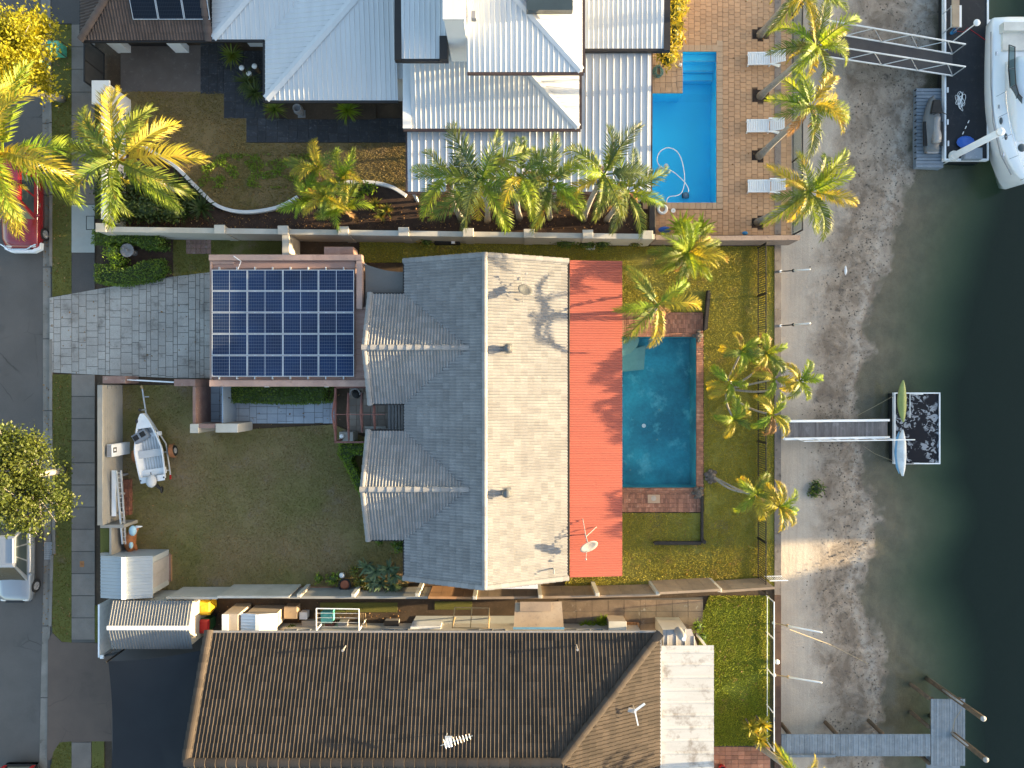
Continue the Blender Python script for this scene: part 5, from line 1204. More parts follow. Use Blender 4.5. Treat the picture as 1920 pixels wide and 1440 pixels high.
nrib = 22
for i in range(nrib): q.box(x-.01,x+.03 if i%2 else x+.015,y0+(y1-y0)*i/nrib,y0+(y1-y0)*(i+1)/nrib-.002,-.05,1.6)
q.build('fence_sheet','white_metal',sf); MB().box(x-.03,x+.05,y0,y1,1.6,1.66).build('top_rail','white_metal',sf)
bs = thing('shade_sail','large black shade sail over the southern carport','shade sail',P(290,1340,0))
A = [P(203,1240,2.6),P(383,1218,2.5),P(352,1450,2.7),P(330,1520,2.6),P(207,1470,2.6)]
sail(A,[.03,.0,.0,.0,.07],'sail_black',bs,2.5)
for q in (A[0],A[4]): MB().tube([(q.x-.1,q.y,-.05),(q.x-.05,q.y,2.75)],.05,8).build('post','black_metal',bs)
pst = thing('gate_post','white bracketed gate post below the pale corrugated fence','post',P(195,1232,0)); q = P(192,1231,1.7)
MB().box(q.x-.06,q.x+.06,q.y-.06,q.y+.06,-.05,1.7).build('post','gutter_grey',pst); MB().beam((q.x,q.y,1.6),(q.x+.8,q.y+.15,1.6),.08,.12).build('bracket','black_metal',pst); MB().bbox(q.x-.09,q.x+.09,q.y-.09,q.y+.09,1.7,1.78).build('cap','white_metal',pst)
setting('carport_floor', MB().prism(V((210,1215),(395,1190),(395,1500),(210,1500)),-.045,.0), 'dark_asphalt')

# ---------------------------------------------------------------- boundary walls and fences
def wall_run(name,label,pts,h,th,mat,pillars=(),pm=None,pw=.45,ph=.15,cat='wall'):
    t = thing(name,label,cat,P(*pts[0],0))
    for (a,b) in zip(pts,pts[1:]):
        a_,b_ = P(*a,h),P(*b,h); MB().beam((a_.x,a_.y,h/2-.03),(b_.x,b_.y,h/2-.03),th,h+.06).build('wall_panel',mat,t)
        MB().beam((a_.x,a_.y,h+.02),(b_.x,b_.y,h+.02),th+.06,.035).build('coping',mat,t)
    for (u,v) in pillars:
        q = P(u,v,h+ph); MB().box(q.x-pw/2,q.x+pw/2,q.y-pw*.4,q.y+pw*.4,-.05,h+ph).build('pillar',pm or mat,t); MB().bbox(q.x-pw/2-.04,q.x+pw/2+.04,q.y-pw*.4-.04,q.y+pw*.4+.04,h+ph,h+ph+.06).build('pillar_cap',pm or mat,t)
    return t
lv = lambda u: 430+(u-190)*0.0135
wall_run('boundary_wall','long cream rendered wall with pillars below the mulch bed',[(186,lv(186)),(500,lv(500)),(860,lv(860)),(1228,lv(1228))],1.75,.2,'cream_wall',[(u,lv(u)-3) for u in (190,412,531,644,757,878,992,1102,1214)])
wall_run('stone_fence','pinkish stone wall between terracotta deck and back lawn',[(1230,lv(1230)+1),(1345,lv(1345)+1),(1500,lv(1500)-2)],1.4,.18,'stone_wall')
cw = wall_run('cross_wall','short white wall joining garage to the long cream wall',[(536,440),(536,478)],1.8,.28,'cream_wall')
# front wall of the yard, seen on its inner face
t = thing('front_wall','cream block wall along the footpath beside the dinghy','wall',P(200,860,0)); x = P(187,0,1.8).x
y0,y1 = P(0,985,1.8).y,P(0,722,1.8).y; MB().box(x-.1,x+.1,y0,y1,-.05,1.74).build('wall_core','front_wall',t); bl = []
nb = 18; rows = 9; L = (y1-y0)/nb
blk = MB().box(0,.03,-L/2+.004,L/2-.004,.004,.19)
for r_ in range(rows):
    for i in range(nb-(r_%2)): bl.append(Matrix.Translation((x+.1,y0+L*(i+.5+(.5 if r_%2 else 0)),r_*.193)))
pieces('block',blk,'front_wall',t,bl); MB().bbox(x-.13,x+.14,y0,y1,1.74,1.8).build('coping','front_wall',t)
t = thing('planter_wall','low cream planter walls round a grass square by the shed','wall',P(205,1010,0))
for (u0,v0,u1,v1,z) in ((188,984,232,990,1.3),(205,990,209,1041,1.3),(188,1037,205,1042,1.2)): MB().box(*RC(u0,v0,u1,v1,z),-.05,z).build('wall_panel','front_wall',t)
MB().box(*RC(188,991,204,1036,1.0),-.05,1.0).build('soil_fill','lawn_verge',t)
gw = thing('gate_wall','pink rendered pillars and wall between driveway and front lawn','wall',P(380,760,0))
def blockp(par,u0,v0,u1,v1,z,mat,name='pillar'): return MB().bbox(*RC(u0,v0,u1,v1,z),-.05,z,.015).build(name,mat,par)
blockp(gw,192,705,235,719,1.2,'pink_render'); blockp(gw,326,711,366,724,1.8,'pink_render'); blockp(gw,361,724.5,367,796,1.75,'pink_render','wall_panel')
gg = thing('sliding_gate','low white sliding gate rail between pink pillars','gate',P(270,715,0)); a,b = P(236,712,1.0),P(326,717,1.0)
MB().beam(a,b,.05,.06).beam((a.x,a.y,.15),(b.x,b.y,.15),.05,.06).build('rail','white_metal',gg)
pieces('picket',MB().box(-.012,.012,-.012,.012,.18,.97),'white_metal',gg,[Matrix.Translation(Vector((a.x,a.y,0)).lerp(Vector((b.x,b.y,0)),(i+.5)/20)) for i in range(20)])
eg = thing('entry_wall','pale concrete entry beam with chipped paint beside blue grey door','wall',P(400,800,0))
blockp(eg,356,795,372,812,1.9,'cream_wall'); blockp(eg,404,794.5,446,811,1.9,'cream_wall'); blockp(eg,372.3,795,403.7,803,1.88,'pink_render','lintel')
dr = thing('entry_gate','blue grey panelled gate across the entry path','gate',P(430,760,0)); x = P(417,0,1.7).x
MB().box(x-.03,x+.03,P(0,793,1.7).y,P(0,723,1.7).y,.04,1.7).build('gate_leaf','bluegrey_door',dr); MB().box(x+.031,x+.05,P(0,754,1.7).y,P(0,750,1.7).y,.1,1.66).build('stile','bluegrey_door',dr); MB().tube([(x+.06,P(0,746,1.2).y,1.1),(x+.12,P(0,746,1.2).y,1.1)],.03,6).build('handle','black_metal',dr)
# southern boundary: alternating cream wall and brown board panels, tops under the roofs' light
def board_fence(label,segs,mat_post):
    t = thing('boundary_fence',label,'fence',P(segs[0][0],1110,0))
    for (u0,v0,u1,v1,h,mat) in segs:
        a,b = P(u0,v0,h),P(u1,v1,h); n = max(1,round(math.dist((a.x,a.y),(b.x,b.y))/0.62))
        for i in range(n):
            p_,q_ = a.lerp(b,i/n),a.lerp(b,(i+1)/n); d = (q_-p_).normalized()*.004; MB().beam((p_+d).to_tuple()[:2]+(h/2-.03,),(q_-d).to_tuple()[:2]+(h/2-.03,),.07,h+.06).build('fence_board',mat,t)
        MB().beam((a.x,a.y,h+.02),(b.x,b.y,h+.02),.12,.035).build('capping',mat,t)
    return t
fS = [(312,1121,408,1121,1.75,'cream_wall'),(408,1119,542,1119,2.0,'cream_wall'),(542,1120,802,1120,1.6,'front_wall'),(803,1120,890,1121,1.75,'timber_orange'),(890,1121,1012,1120,1.75,'tan_board'),(1012,1120,1122,1118,1.75,'tan_board'),(1122,1118,1236,1115,1.7,'tan_board'),(1236,1112,1350,1106,2.05,'tan_board'),(1350,1109,1452,1102,1.7,'tan_board')]
bf = board_fence('long cream and brown board fence along the southern boundary',fS,'cream_wall')
for (u,v,h) in ((560,1114,1.7),(662,1114,1.75),(782,1113,1.9),(890,1118,1.9),(1013,1116,1.95),(1120,1112,1.95),(1234,1110,1.9),(1350,1104,1.9)):
    q = P(u,v+3,h); MB().bbox(q.x-.1,q.x+.1,q.y-.09,q.y+.09,-.05,h).build('post','cream_wall',bf)
# black pool fence along the back lawn
def picket_fence(label,u,v0,v1,h,mat,gap=.115,name='pool_fence'):
    t = thing(name,label,'fence',P(u,(v0+v1)/2)); x = P(u,0).x; y0,y1 = P(0,v1).y,P(0,v0).y; n = int((y1-y0)/gap)
    MB().box(x-.022,x+.022,y0,y1,.1,.15).box(x-.022,x+.022,y0,y1,h-.05,h).build('rail',mat,t); pieces('picket',MB().box(-.013,.013,-.013,.013,.06,h-.02),mat,t,[Matrix.Translation((x,y0+(i+.5)*(y1-y0)/n,0)) for i in range(n)])
    m = round((y1-y0)/2.4)
    for i in range(m+1): y = y0+(y1-y0)*i/m; MB().box(x-.03,x+.03,y-.03,y+.03,-.05,h+.05).build('post',mat,t); MB().bbox(x-.036,x+.036,y-.036,y+.036,h+.05,h+.07).build('post_cap',mat,t)
    return t
picket_fence('black picket pool fence across the back lawn',1420,465,1098,1.25,'fence_black')
wf = thing('pipe_fence','white pipe fence along the sea wall of the lush lawn','fence',P(1440,1240)); xa = P(1437,0).x; y0,y1 = P(0,1388).y,P(0,1117).y
MB().tube([(xa,y0,1.05),(xa,y1,1.05)],.032,8).tube([(xa,y0,.12),(xa,y1,.12)],.02,8).build('rail','white_metal',wf)
for i in range(5): y = y0+(y1-y0)*i/4; MB().tube([(xa,y,-.05),(xa,y,1.08)],.03,8).build('post','white_metal',wf)
for i in range(4):
    a,b = y0+(y1-y0)*i/4+.06,y0+(y1-y0)*(i+1)/4-.06; MB().box(xa-.006,xa+.006,a,b,.16,1.0).build('pane','clear_pane',wf)
lg = thing('gate_grille','short white metal grille at the fence end above the sand','grille',P(1455,1093)); a = P(1443,1089,.9)
MB().beam((a.x,a.y,.9),(a.x+.95,a.y+.02,.9),.04,.04).beam((a.x,a.y,.1),(a.x+.95,a.y+.02,.1),.04,.04).build('rail','white_metal',lg); pieces('bar',MB().box(-.012,.012,-.012,.012,.1,.9),'white_metal',lg,[Matrix.Translation((a.x+.05+i*.12,a.y+.01,0)) for i in range(8)])
# pergola
pg = thing('pergola','open red brown pergola with triangular trusses over the porch','pergola',P(680,780)); hz = 2.3
pxs = [627,651,676,700]
for i,u in enumerate(pxs):
    a,b,c = P(u+2 if i else u+2,737,hz),P(u-1+(1 if i else -3),777,hz+.35),P(u+3,826 if i < 2 else 810,hz)
    MB().beam(a,b,.06,.1).build('rafter','pergola_red',pg); MB().beam(b,c,.06,.1).build('rafter','pergola_red',pg); MB().beam(a-Vector((0,0,.06)),c-Vector((0,0,.06)),.05,.09).build('tie_beam','pergola_red',pg)
a = P(627,829,hz); b = P(700,829,hz); MB().beam(a,b,.09,.12).build('beam','pergola_red',pg); a2 = P(627,726,hz); b2 = P(700,726,hz); MB().beam(a2,b2,.09,.12).build('beam','pergola_red',pg); a3=P(629,726,hz); MB().beam(a3,P(629,829,hz),.09,.12).build('beam','pergola_red',pg)
m1 = P(622,777,hz+.36); MB().beam(m1,P(722,777,hz+.36),.03,.05).build('ridge_rod','pergola_red',pg)
for u,v in ((629,727),(629,828),(697,812),(697,738)): q = P(u,v,hz); MB().box(q.x-.05,q.x+.05,q.y-.05,q.y+.05,-.05,hz).build('post','pergola_red',pg)
lb = thing('letterbox_pillar','pale rendered box pillar at the foot of the pergola','pillar',P(650,818)); blockp(lb,636,810,662,827,1.1,'front_wall','box'); MB().ell(P(641,818,1.2),.12,.12,.1,8,6).build('ornament','white_plastic',lb,True)
sc_ = thing('porch_steps','dark grey slatted timber steps under the porch roof','steps',P(742,780))
for i in range(5): MB().bbox(*RC(727+i*6.5,759,732+i*6.5,806,.3+.0*i),.02+.10*i*0,.14+.09*i).build('tread','gutter_grey',sc_)
MB().box(*RC(726,760,731,805,.3),.02,.12).build('landing','gutter_grey',sc_)
# ---------------------------------------------------------------- brick-edged pool of the main house
ps = thing('swimming_pool','murky teal swimming pool edged with red brick','swimming pool',P(1235,772,0))
x0,x1,y0,y1 = SP; basin([(x0,y0),(x1,y0),(x1,y1),(x0,y1)],1.3,'pool_teal',ps)
MB().box(x0+.004,x1-.004,y0+.004,y1-.004,-1.29,-.10).build('water','murky_water',ps)
q = MB(); cx,cy = PX(1166,632); n = 10
q.prism([(x0+.01,y1-.01),(x0+.01,cy-1.05)]+[(cx-.3+1.3*math.cos(-math.pi/2+math.pi/2*i/n),cy-.0+1.05*math.sin(-math.pi/2+math.pi/2*i/n)-.01) for i in range(n+1)],-1.28,-.45).build('entry_step','pool_ledge',ps)
MB().prism([(x0+.01,y1-1.0),PX(1216,646),PX(1213,692),(x0+.01,P(0,700).y)],-1.28,-.8).build('ledge','pool_ledge',ps)
MB().cyl(PX(1216,801),.11,-1.295,-1.26,16).build('drain_cover','white_plastic',ps)
for (u,v) in ((1242,828),(1181,875),(1190,887),(1246,770)): MB().cyl(PX(u,v),.05,-1.295,-1.27,10).build('fitting','pool_ledge',ps)
tiles = []; r = random.Random(3)
def brick_zone(u0,v0,u1,v1,horiz):
    X0,X1,Y0,Y1 = RC(u0,v0,u1,v1); bl,bw = (.235,.115) if horiz else (.115,.235); j = 0; y = Y0
    while y < Y1-.03:
        x = X0-(bl/2 if (j%2 and horiz) else 0); hi = min(y+bw,Y1)
        while x < X1-.02:
            lo_,hi_ = max(x,X0),min(x+bl,X1)
            if hi_-lo_ > .03: tiles.append((lo_+.005,hi_-.005,y+.005,hi-.005))
            x += bl
        y += bw; j += 1
brick_zone(1150,586,1318,624,False); brick_zone(1145,624.3,1305,631.5,True); brick_zone(1305.5,624.3,1319,960,True); brick_zone(1145,914.5,1305,924,True); brick_zone(1145,924.3,1305,960,False)
pb = MB()
for a in ((1145,586,1318,631.5),(1305.5,631.6,1319,960),(1145,914.5,1305.3,960)): pb.box(*RC(*a),-.045,.005)
pb.build('paving_base','grout',ps); tiles.sort(key=lambda t_: -(t_[0]-t_[2]*.0)); r.shuffle(tiles)
paving('brick',ps,'red_brick',tiles,None,-.03,.045,300,.004)
MB().box(*RC(1214,927,1237,943),.05,.075).build('filter_lid_frame','coping_tile',ps); MB().cyl(PX(1225,934),.14,.075,.085,16).build('filter_lid','card_box',ps)
def rock(label,u,v,R,seed,n=4):
    r = random.Random(seed); t = thing('rock_feature',label,'rocks',P(u,v)); c = P(u,v)
    for k in range(n):
        mb = MB(); a = k/n*6.28; d = 0 if k == 0 else R*.75; s = R*(.7 if k == 0 else r.uniform(.3,.45)); mb.ell((c.x+d*math.cos(a),c.y+d*math.sin(a),s*.35+.04),s,s*r.uniform(.7,1),s*.7,9,7)
        mb.v = [(x+r.uniform(-.1,.1)*s,y+r.uniform(-.1,.1)*s,z+r.uniform(-.1,.1)*s) for x,y,z in mb.v]; mb.build('boulder','rock',t)
rock('boulder cluster at the north corner of the teal pool',1309,630,.32,1); rock('pale boulder cluster at the south corner of the teal pool',1309,924,.36,2,6)
rock('dark stones round the foot of the leaning palm',1333,893,.36,5,7)
rw = thing('retaining_wall','dark timber retaining wall stepping down from the brick terrace','wall',P(1324,580)); 
MB().prism([PX(1324,546),PX(1328,546),PX(1321,620),PX(1317,620)],-.05,.35).build('sleeper','dark_timber',rw); MB().prism([PX(1328.5,550),PX(1331,550),PX(1325,618),PX(1321.6,618)],-.05,.18).build('sleeper','dark_timber',rw)
lw_ = thing('garden_border','dark sleeper border forming a corner on the back lawn','border',P(1315,990))
MB().box(*RC(1313,930,1317,1017),-.05,.22).build('sleeper','dark_timber',lw_); MB().box(*RC(1228,1014,1312.6,1020),-.05,.2).build('sleeper','dark_timber',lw_); MB().cyl(PX(1318,1014),.1,-.05,.3,8).build('stump','dark_timber',lw_); MB().cyl(PX(1227,1017),.08,-.05,.26,8).build('stump','dark_timber',lw_)

# ---------------------------------------------------------------- docks
def plank_deck(par,x0,x1,y0,y1,z,along,pw,mat,name='plank',t=.05,gap=.012):
    if along == 'x': n = max(1,round((y1-y0)/pw)); L = (y1-y0)/n; m = MB().bbox((x0-x1)/2,(x1-x0)/2,-L/2+gap/2,L/2-gap/2,-t,0,.006); sp = [Matrix.Translation(((x0+x1)/2,y0+(i+.5)*L,z+random.uniform(-.004,.004))) for i in range(n)]
    else: n = max(1,round((x1-x0)/pw)); L = (x1-x0)/n; m = MB().bbox(-L/2+gap/2,L/2-gap/2,(y0-y1)/2,(y1-y0)/2,-t,0,.006); sp = [Matrix.Translation((x0+(i+.5)*L,(y0+y1)/2,z+random.uniform(-.004,.004))) for i in range(n)]
    pieces(name,m,mat,par,sp)
PZ = -1.15
gwy = thing('gangway','aluminium gangway with grey boards leading to the small pontoon','gangway',P(1560,806)); x0,x1,y0,y1 = RC(1465,788,1678,823,-.3)
def zg(x): return .05+(PZ+.12-.05)*(x-x0)/(x1-x0)
n = 52; L = (x1-x0)/n; pm = MB().bbox(-L/2+.004,L/2-.004,(y0-y1)/2+.06,(y1-y0)/2-.06,-.04,0,.005)
pieces('plank',pm,'plank_grey',gwy,[Matrix.Translation((x0+(i+.5)*L,(y0+y1)/2,zg(x0+(i+.5)*L))) for i in range(n)])
for y in (y0+.03,y1-.03): MB().beam((x0,y,zg(x0)+.05),(x1+.05,y,zg(x1)+.05),.12,.16).build('side_beam','white_metal',gwy)
MB().beam((x0-.03,y0,zg(x0)+.04),(x0-.03,y1,zg(x0)+.04),.1,.14).build('end_beam','white_metal',gwy)
for i in range(6):
    x = x0+.6+(x1-x0-.8)*i/5; MB().tube([(x,y0+.02,zg(x)+.1),(x+.1,y0-.02,zg(x)+1.0)],.02,6).build('baluster','white_metal',gwy)
MB().tube([(x0+.7,y0-.02,zg(x0+.7)+1.0),(x1+.9,y0-.02,zg(x1)+1.0)],.03,8).build('handrail','white_metal',gwy)
pon = thing('pontoon','small floating pontoon with peeling black deck and white edge','pontoon',P(1720,803,PZ)); x0,x1,y0,y1 = RC(1676,736,1762,870,PZ)
MB().box(x0+.06,x1-.06,y0+.06,y1-.06,WZ-.35,PZ-.02).build('float','black_rubber',pon); MB().box(x0+.05,x1-.05,y0+.05,y1-.05,PZ-.018,PZ+.01).build('deck','worn_deck',pon)
MB().box(x0,x0+.06,y0,y1,PZ-.15,PZ+.06).box(x1-.06,x1,y0,y1,PZ-.15,PZ+.06).box(x0+.061,x1-.061,y0,y0+.06,PZ-.15,PZ+.06).box(x0+.061,x1-.061,y1-.06,y1,PZ-.15,PZ+.06).build('edge_rail','white_metal',pon)
rk = thing('kayak_rack','white tube kayak rack along the pontoon edge','rack',(x0+.3,(y0+y1)/2,PZ)); m = MB()
for (ya,yb) in ((y1-1.35,y1-.1),(y0+.1,y0+1.35)):
    for yy in (ya,yb): m.tube([(x0+.2,yy,PZ),(x0+.2,yy,PZ+.55),(x0+.75,yy,PZ+.55)],.022,6)
m.build('arm','black_metal',rk); MB().tube([(x0+.55,y1-1.35,PZ+.56),(x0+.55,y1-.08,PZ+.56),(x0+1.25,y1-.08,PZ+.56)],.025,6).tube([(x0+.8,y0+.08,PZ+.3),(x0+1.2,y0+.08,PZ+.3)],.025,6).build('bar','white_metal',rk)
def kayak(label,u,v0,v1,z,hw,mat,extra=None,tilt=0.0):
    a,b = P(u,v1,z),P(u,v0,z); L = (b-a).length; t = thing('kayak',label,'kayak',(a+b)/2,'kayaks on the pontoon'); R = []; N = 16
    for i in range(N+1):
        q = i/N; w_ = hw*max(.03,math.sin(math.pi*min(.98,max(.02,q)))**.62); c = a.lerp(b,q)+Vector((0,0,.06*(2*q-1)**2*2)); h_ = .16*max(.25,math.sin(math.pi*q)**.5)
        R.append([c+Vector((w_*math.cos(k)+tilt*h_*math.sin(k),0,h_*math.sin(k))) for k in [2*math.pi*j/12 for j in range(12)]])
    MB().loft(R).build('hull',mat,t,True); c = a.lerp(b,.45)+Vector((tilt*.15,0,.13)); mb = MB().ell(c,hw*.55,.42,.06,12,6); mb.build('cockpit','black_rubber' if not extra else extra,t,True)
    for q in (.2,.75): cc = a.lerp(b,q)+Vector((tilt*.13,0,.12)); MB().ell(cc,hw*.35,.12,.05,10,6).build('hatch',extra or 'black_rubber',t,True)
    return t
kayak('olive green kayak on the north side of the pontoon',1691,713,791,PZ+.72,.24,'kayak_green','kayak_green')
k2 = kayak('white kayak with blue side on the south side of the pontoon',1690,806,892,PZ+.74,.24,'kayak_white','kayak_white',.3)
a,b = P(1686,888,PZ+.7),P(1686,809,PZ+.7); MB().tube([a,a.lerp(b,.15)+Vector((-.06,0,-.04)),a.lerp(b,.5)+Vector((-.12,0,-.06)),a.lerp(b,.85)+Vector((-.06,0,-.04)),b],[.02,.09,.11,.09,.02],8).build('side_band','kayak_blue',k2,True)
for i,(va,ub,vb) in enumerate([(742,1602,782),(865,1618,836)]):
    t = single('mooring_rope',MB().tube([P(1676,va,PZ),P(1640,(va+vb)/2,WZ+.2),P(ub,vb,WZ-.02)],.012,5),'rope','thin rope from the pontoon '+('north' if i == 0 else 'south')+' corner to the sand','rope')
# big northern pontoon
bp_ = thing('pontoon','long black pontoon with white trim beside the motor cruiser','pontoon',P(1810,150,-1.0)); z = -1.0; x0,x1,y0,y1 = RC(1770,-120,1853,301,z)
MB().box(x0+.08,x1-.08,y0+.08,y1-.08,WZ-.5,z-.02).build('float','black_rubber',bp_); MB().box(x0+.07,x1-.07,y0+.07,y1-.07,z-.018,z+.01).build('deck','pontoon_deck',bp_)
MB().box(x0,x0+.09,y0,y1,z-.2,z+.05).box(x1-.09,x1,y0,y1,z-.2,z+.05).box(x0+.091,x1-.091,y0,y0+.09,z-.2,z+.05).build('edge_rail','white_metal',bp_)
for (u,v) in ((1775,170),(1848,190),(1775,230),(1848,85),(1776,270)): c = P(u,v,z); MB().box(c.x-.04,c.x+.04,c.y-.14,c.y+.14,z+.05,z+.11).build('cleat','aluminium',bp_)
gn = thing('truss_gangway','long aluminium truss gangway with dark tread to the black pontoon','gangway',P(1650,95)); A0,A1 = P(1512,62,.1),P(1790,121,z+.15); B0,B1 = P(1512,98,.1),P(1790,140,z+.15)
A0,A1,B0,B1 = P(1517,55,.12),P(1786,101,z+.2),P(1517,101,.12),P(1786,142,z+.2)
MB().add([A0,B0,B1,A1,A0-Vector((0,0,.06)),B0-Vector((0,0,.06)),B1-Vector((0,0,.06)),A1-Vector((0,0,.06))],[(0,1,2,3),(7,6,5,4),(0,4,5,1),(1,5,6,2),(2,6,7,3),(3,7,4,0)]).build('tread','gangway_mat',gn)
for (a,b) in ((A0,A1),(B0,B1)):
    up = Vector((0,0,1.05)); MB().tube([a,b],.045,6).tube([a+up,b+up],.045,6).build('chord','aluminium',gn); n = 8
    for i in range(n): p_ = a.lerp(b,i/n); q_ = a.lerp(b,(i+1)/n); MB().tube([p_+(up if i%2 else Vector()),q_+(Vector() if i%2 else up)],.024,5).build('truss_web','aluminium',gn)
    MB().tube([b,b+up],.03,6).tube([a,a+up],.03,6).build('end_post','aluminium',gn)
jd = thing('drive_on_dock','grey modular drive-on dock tied beside the black pontoon','dock',P(1743,240,-1.3)); zz = -1.28; x0,x1,y0,y1 = RC(1718,165,1769,314,zz)
MB().box(x0,x1,y0,y1,WZ-.2,zz-.06).build('float','dock_grey',jd); plank_deck(jd,x0,x1,y0,y1,zz,'x',.19,'dock_grey','dock_rib',.06,.03)
for i in range(12): y = y1-.1-i*.34; MB().cyl((x0-.02,y),.035,zz-.1,zz+.02,8).build('knob','black_rubber',jd)
js = thing('jet_ski','black and silver jet ski on the grey dock','jet ski',P(1749,235,zz)); cx = P(1749,0,-.9).x; ya,yb = P(0,284,-.9).y,P(0,180,-.9).y; R = []
for i in range(15):
    q = i/14; y = ya+(yb-ya)*q; w_ = .5*min(1,(.75+.5*q) if q < .45 else 1)*(1-max(0,(q-.45)/.55)**2.0*.97); h_ = .35+.25*math.sin(math.pi*min(1,q*1.05)); R.append([(cx-w_,y,zz+.32),(cx-w_*.75,y,zz+.05),(cx,y,zz+.01),(cx+w_*.75,y,zz+.05),(cx+w_,y,zz+.32),(cx+w_*.8,y,zz+.42),(cx+w_*.35,y,zz+h_+.12),(cx-w_*.35,y,zz+h_+.12),(cx-w_*.8,y,zz+.42)])
MB().loft(R).build('hull','shed_slate',js,True)
se = MB(); R = []
for i in range(10):
    q = i/9; y = ya+.35+1.35*q; w_ = .20-.05*q; R.append([(cx-w_,y,zz+.55),(cx-w_*.8,y,zz+.82+.08*math.sin(q*7)),(cx+w_*.8,y,zz+.82+.08*math.sin(q*7)),(cx+w_,y,zz+.55)])
se.loft(R).build('seat','gutter_grey',js,True); MB().tube([(cx-.36,ya+1.75,zz+1.0),(cx-.1,ya+1.85,zz+1.05),(cx+.1,ya+1.85,zz+1.05),(cx+.36,ya+1.75,zz+1.0)],.025,6).build('handlebar','black_metal',js)
for s in (-1,1): MB().box(cx+s*.42-.1,cx+s*.42+.1,ya+.3,ya+1.6,zz+.36,zz+.43).build('footwell','black_rubber',js)
MB().prism([(cx-.3,ya+1.95),(cx+.3,ya+1.95),(cx+.16,yb-.35),(cx-.16,yb-.35)],zz+.6,zz+.78).build('bonnet','black_rubber',js); MB().box(cx-.3,cx+.3,ya-.1,ya+.3,zz+.32,zz+.40).build('rear_platform','gutter_grey',js)
# things on the black pontoon
pp_ = thing('mooring_pile','white capped pile rising at the end of the black pontoon','pile',P(1785,292,z)); c = P(1787,293,z)
MB().tube([(c.x,c.y,-4),(c.x,c.y,2.55)],.17,14).build('pile','white_plastic',pp_,True); MB().lathe((c.x,c.y,2.55),[(.2,0),(.2,.08),(.05,.22)],14).build('cap','white_plastic',pp_,True); MB().lathe((c.x,c.y,z),[(.28,.02),(.28,.1),(.2,.12)],14).build('collar','gel_cream',pp_)
lp = thing('lamp_post','slender white dock lamp with round head','lamp',P(1786,78,z)); c = P(1786,78,z); MB().tube([(c.x,c.y,z),(c.x,c.y,.9)],.03,8).build('post','white_metal',lp); MB().lathe((c.x,c.y,.9),[(.16,0),(.18,.05),(.12,.12),(.02,.16)],14).build('lamp_head','white_plastic',lp,True)
bt = thing('fish_cleaning_table','white bench table with board on the black pontoon','table',P(1795,30,z)); x0,x1,y0,y1 = RC(1783,10,1803,51,z+.8); 
MB().bbox(x0,x1,y0,y1,z+.78,z+.83).build('top','white_plastic',bt); MB().bbox(x0-.1,x0+.3,y0-.1,y1+.2,z+1.0,z+1.05).build('board','plywood',bt)
for (x,y) in ((x0+.05,y0+.05),(x1-.05,y0+.05),(x0+.05,y1-.05),(x1-.05,y1-.05)): MB().box(x-.02,x+.02,y-.02,y+.02,z+.01,z+.78).build('leg','aluminium',bt)
single('bucket',MB().lathe((*PX(1788,59,z+.2),z+.012),[(.09,0),(.12,.26),(.125,.26),(.11,.25),(.08,.02)],12),'blue_cloth','small blue bucket beside the white dock table','bucket')
single('storage_box',MB().bbox(*RC(1808,277,1842,298,z+.3),z+.012,z+.35,.04),'dock_grey','blue grey storage box at the end of the black pontoon','box')
single('cushion',MB().ell((*PX(1810,267,z+.1),z+.13),.5,.35,.12,12,6),'blue_plastic','dark blue folded cover next to the storage box','cover')
r = random.Random(2); pts = []; c = P(1800,190,z+.03)
for i in range(110): a = i*.55; pts.append((c.x+(.14+.07*math.sin(i*.21))*math.cos(a)+.08*math.sin(i*.11),c.y+(.34+.12*math.cos(i*.17))*math.sin(a*.9)+.1*math.cos(i*.07),z+.02+i*.0008))
single('coiled_rope',MB().tube(pts,.012,5),'white_plastic','tangled white rope lying on the black pontoon','rope')
a,b = P(1797,268,z+.05),P(1817,226,z+.05); q = thing('depth_pole','black and white banded pole lying on the black pontoon','pole',a)
for i in range(8): MB().tube([a.lerp(b,i/8),a.lerp(b,(i+.98)/8)],.025,6).build('band','white_plastic' if i%2 else 'black_metal',q)
single('power_lead',MB().tube([P(1796,50,z+.02),P(1790,58,z+.02),P(1806,60,z+.02),P(1815,52,z+.02),P(1838,68,z+.02),P(1852,78,z+.02)],.014,5),'bin_red','thin red power lead trailing from the dock table','lead')
# motor cruiser
cr = thing('motor_cruiser','large white motor cruiser moored beside the black pontoon','boat',P(1918,190,WZ)); cx = P(1917,0,-.2).x; ya,yb = P(0,346,-.2).y,P(0,34,-.2).y; hb = 1.68; R = []; Rd = []
for i in range(25):
    q = i/24; y = ya+(yb-ya)*q; w_ = hb*(1-(1-min(1,q/.62))**2.2)**.75 if q < .62 else hb*(1-.06*((q-.62)/.38)**2)
    w_ = max(w_,.03); sheer = .25*(1-q)**2; zd = -.15+sheer; R.append([(cx-w_*.96,y,zd),(cx-w_,y,zd-.12),(cx-w_*.8,y+.1*(1-q),WZ+.15),(cx-w_*.35,y+.3*(1-q),WZ-.35),(cx+w_*.35,y+.3*(1-q),WZ-.35),(cx+w_*.8,y+.1*(1-q),WZ+.15),(cx+w_,y,zd-.12),(cx+w_*.96,y,zd),(cx+w_*.5,y,zd+.08),(cx-w_*.5,y,zd+.08)])
MB().loft(R).build('hull','gel_white',cr,True)
R = []
for i in range(9):
    q = i/8; y = P(0,262-150*q,.3).y; w_ = 1.05*(.55+.45*min(1,q*2)); R.append([(cx-w_,y,-.02),(cx-w_*.8,y,.15+.55*min(1,q*1.6)),(cx+w_*.8,y,.15+.55*min(1,q*1.6)),(cx+w_,y,-.02)])
MB().loft(R).build('cabin','gel_white',cr,True)
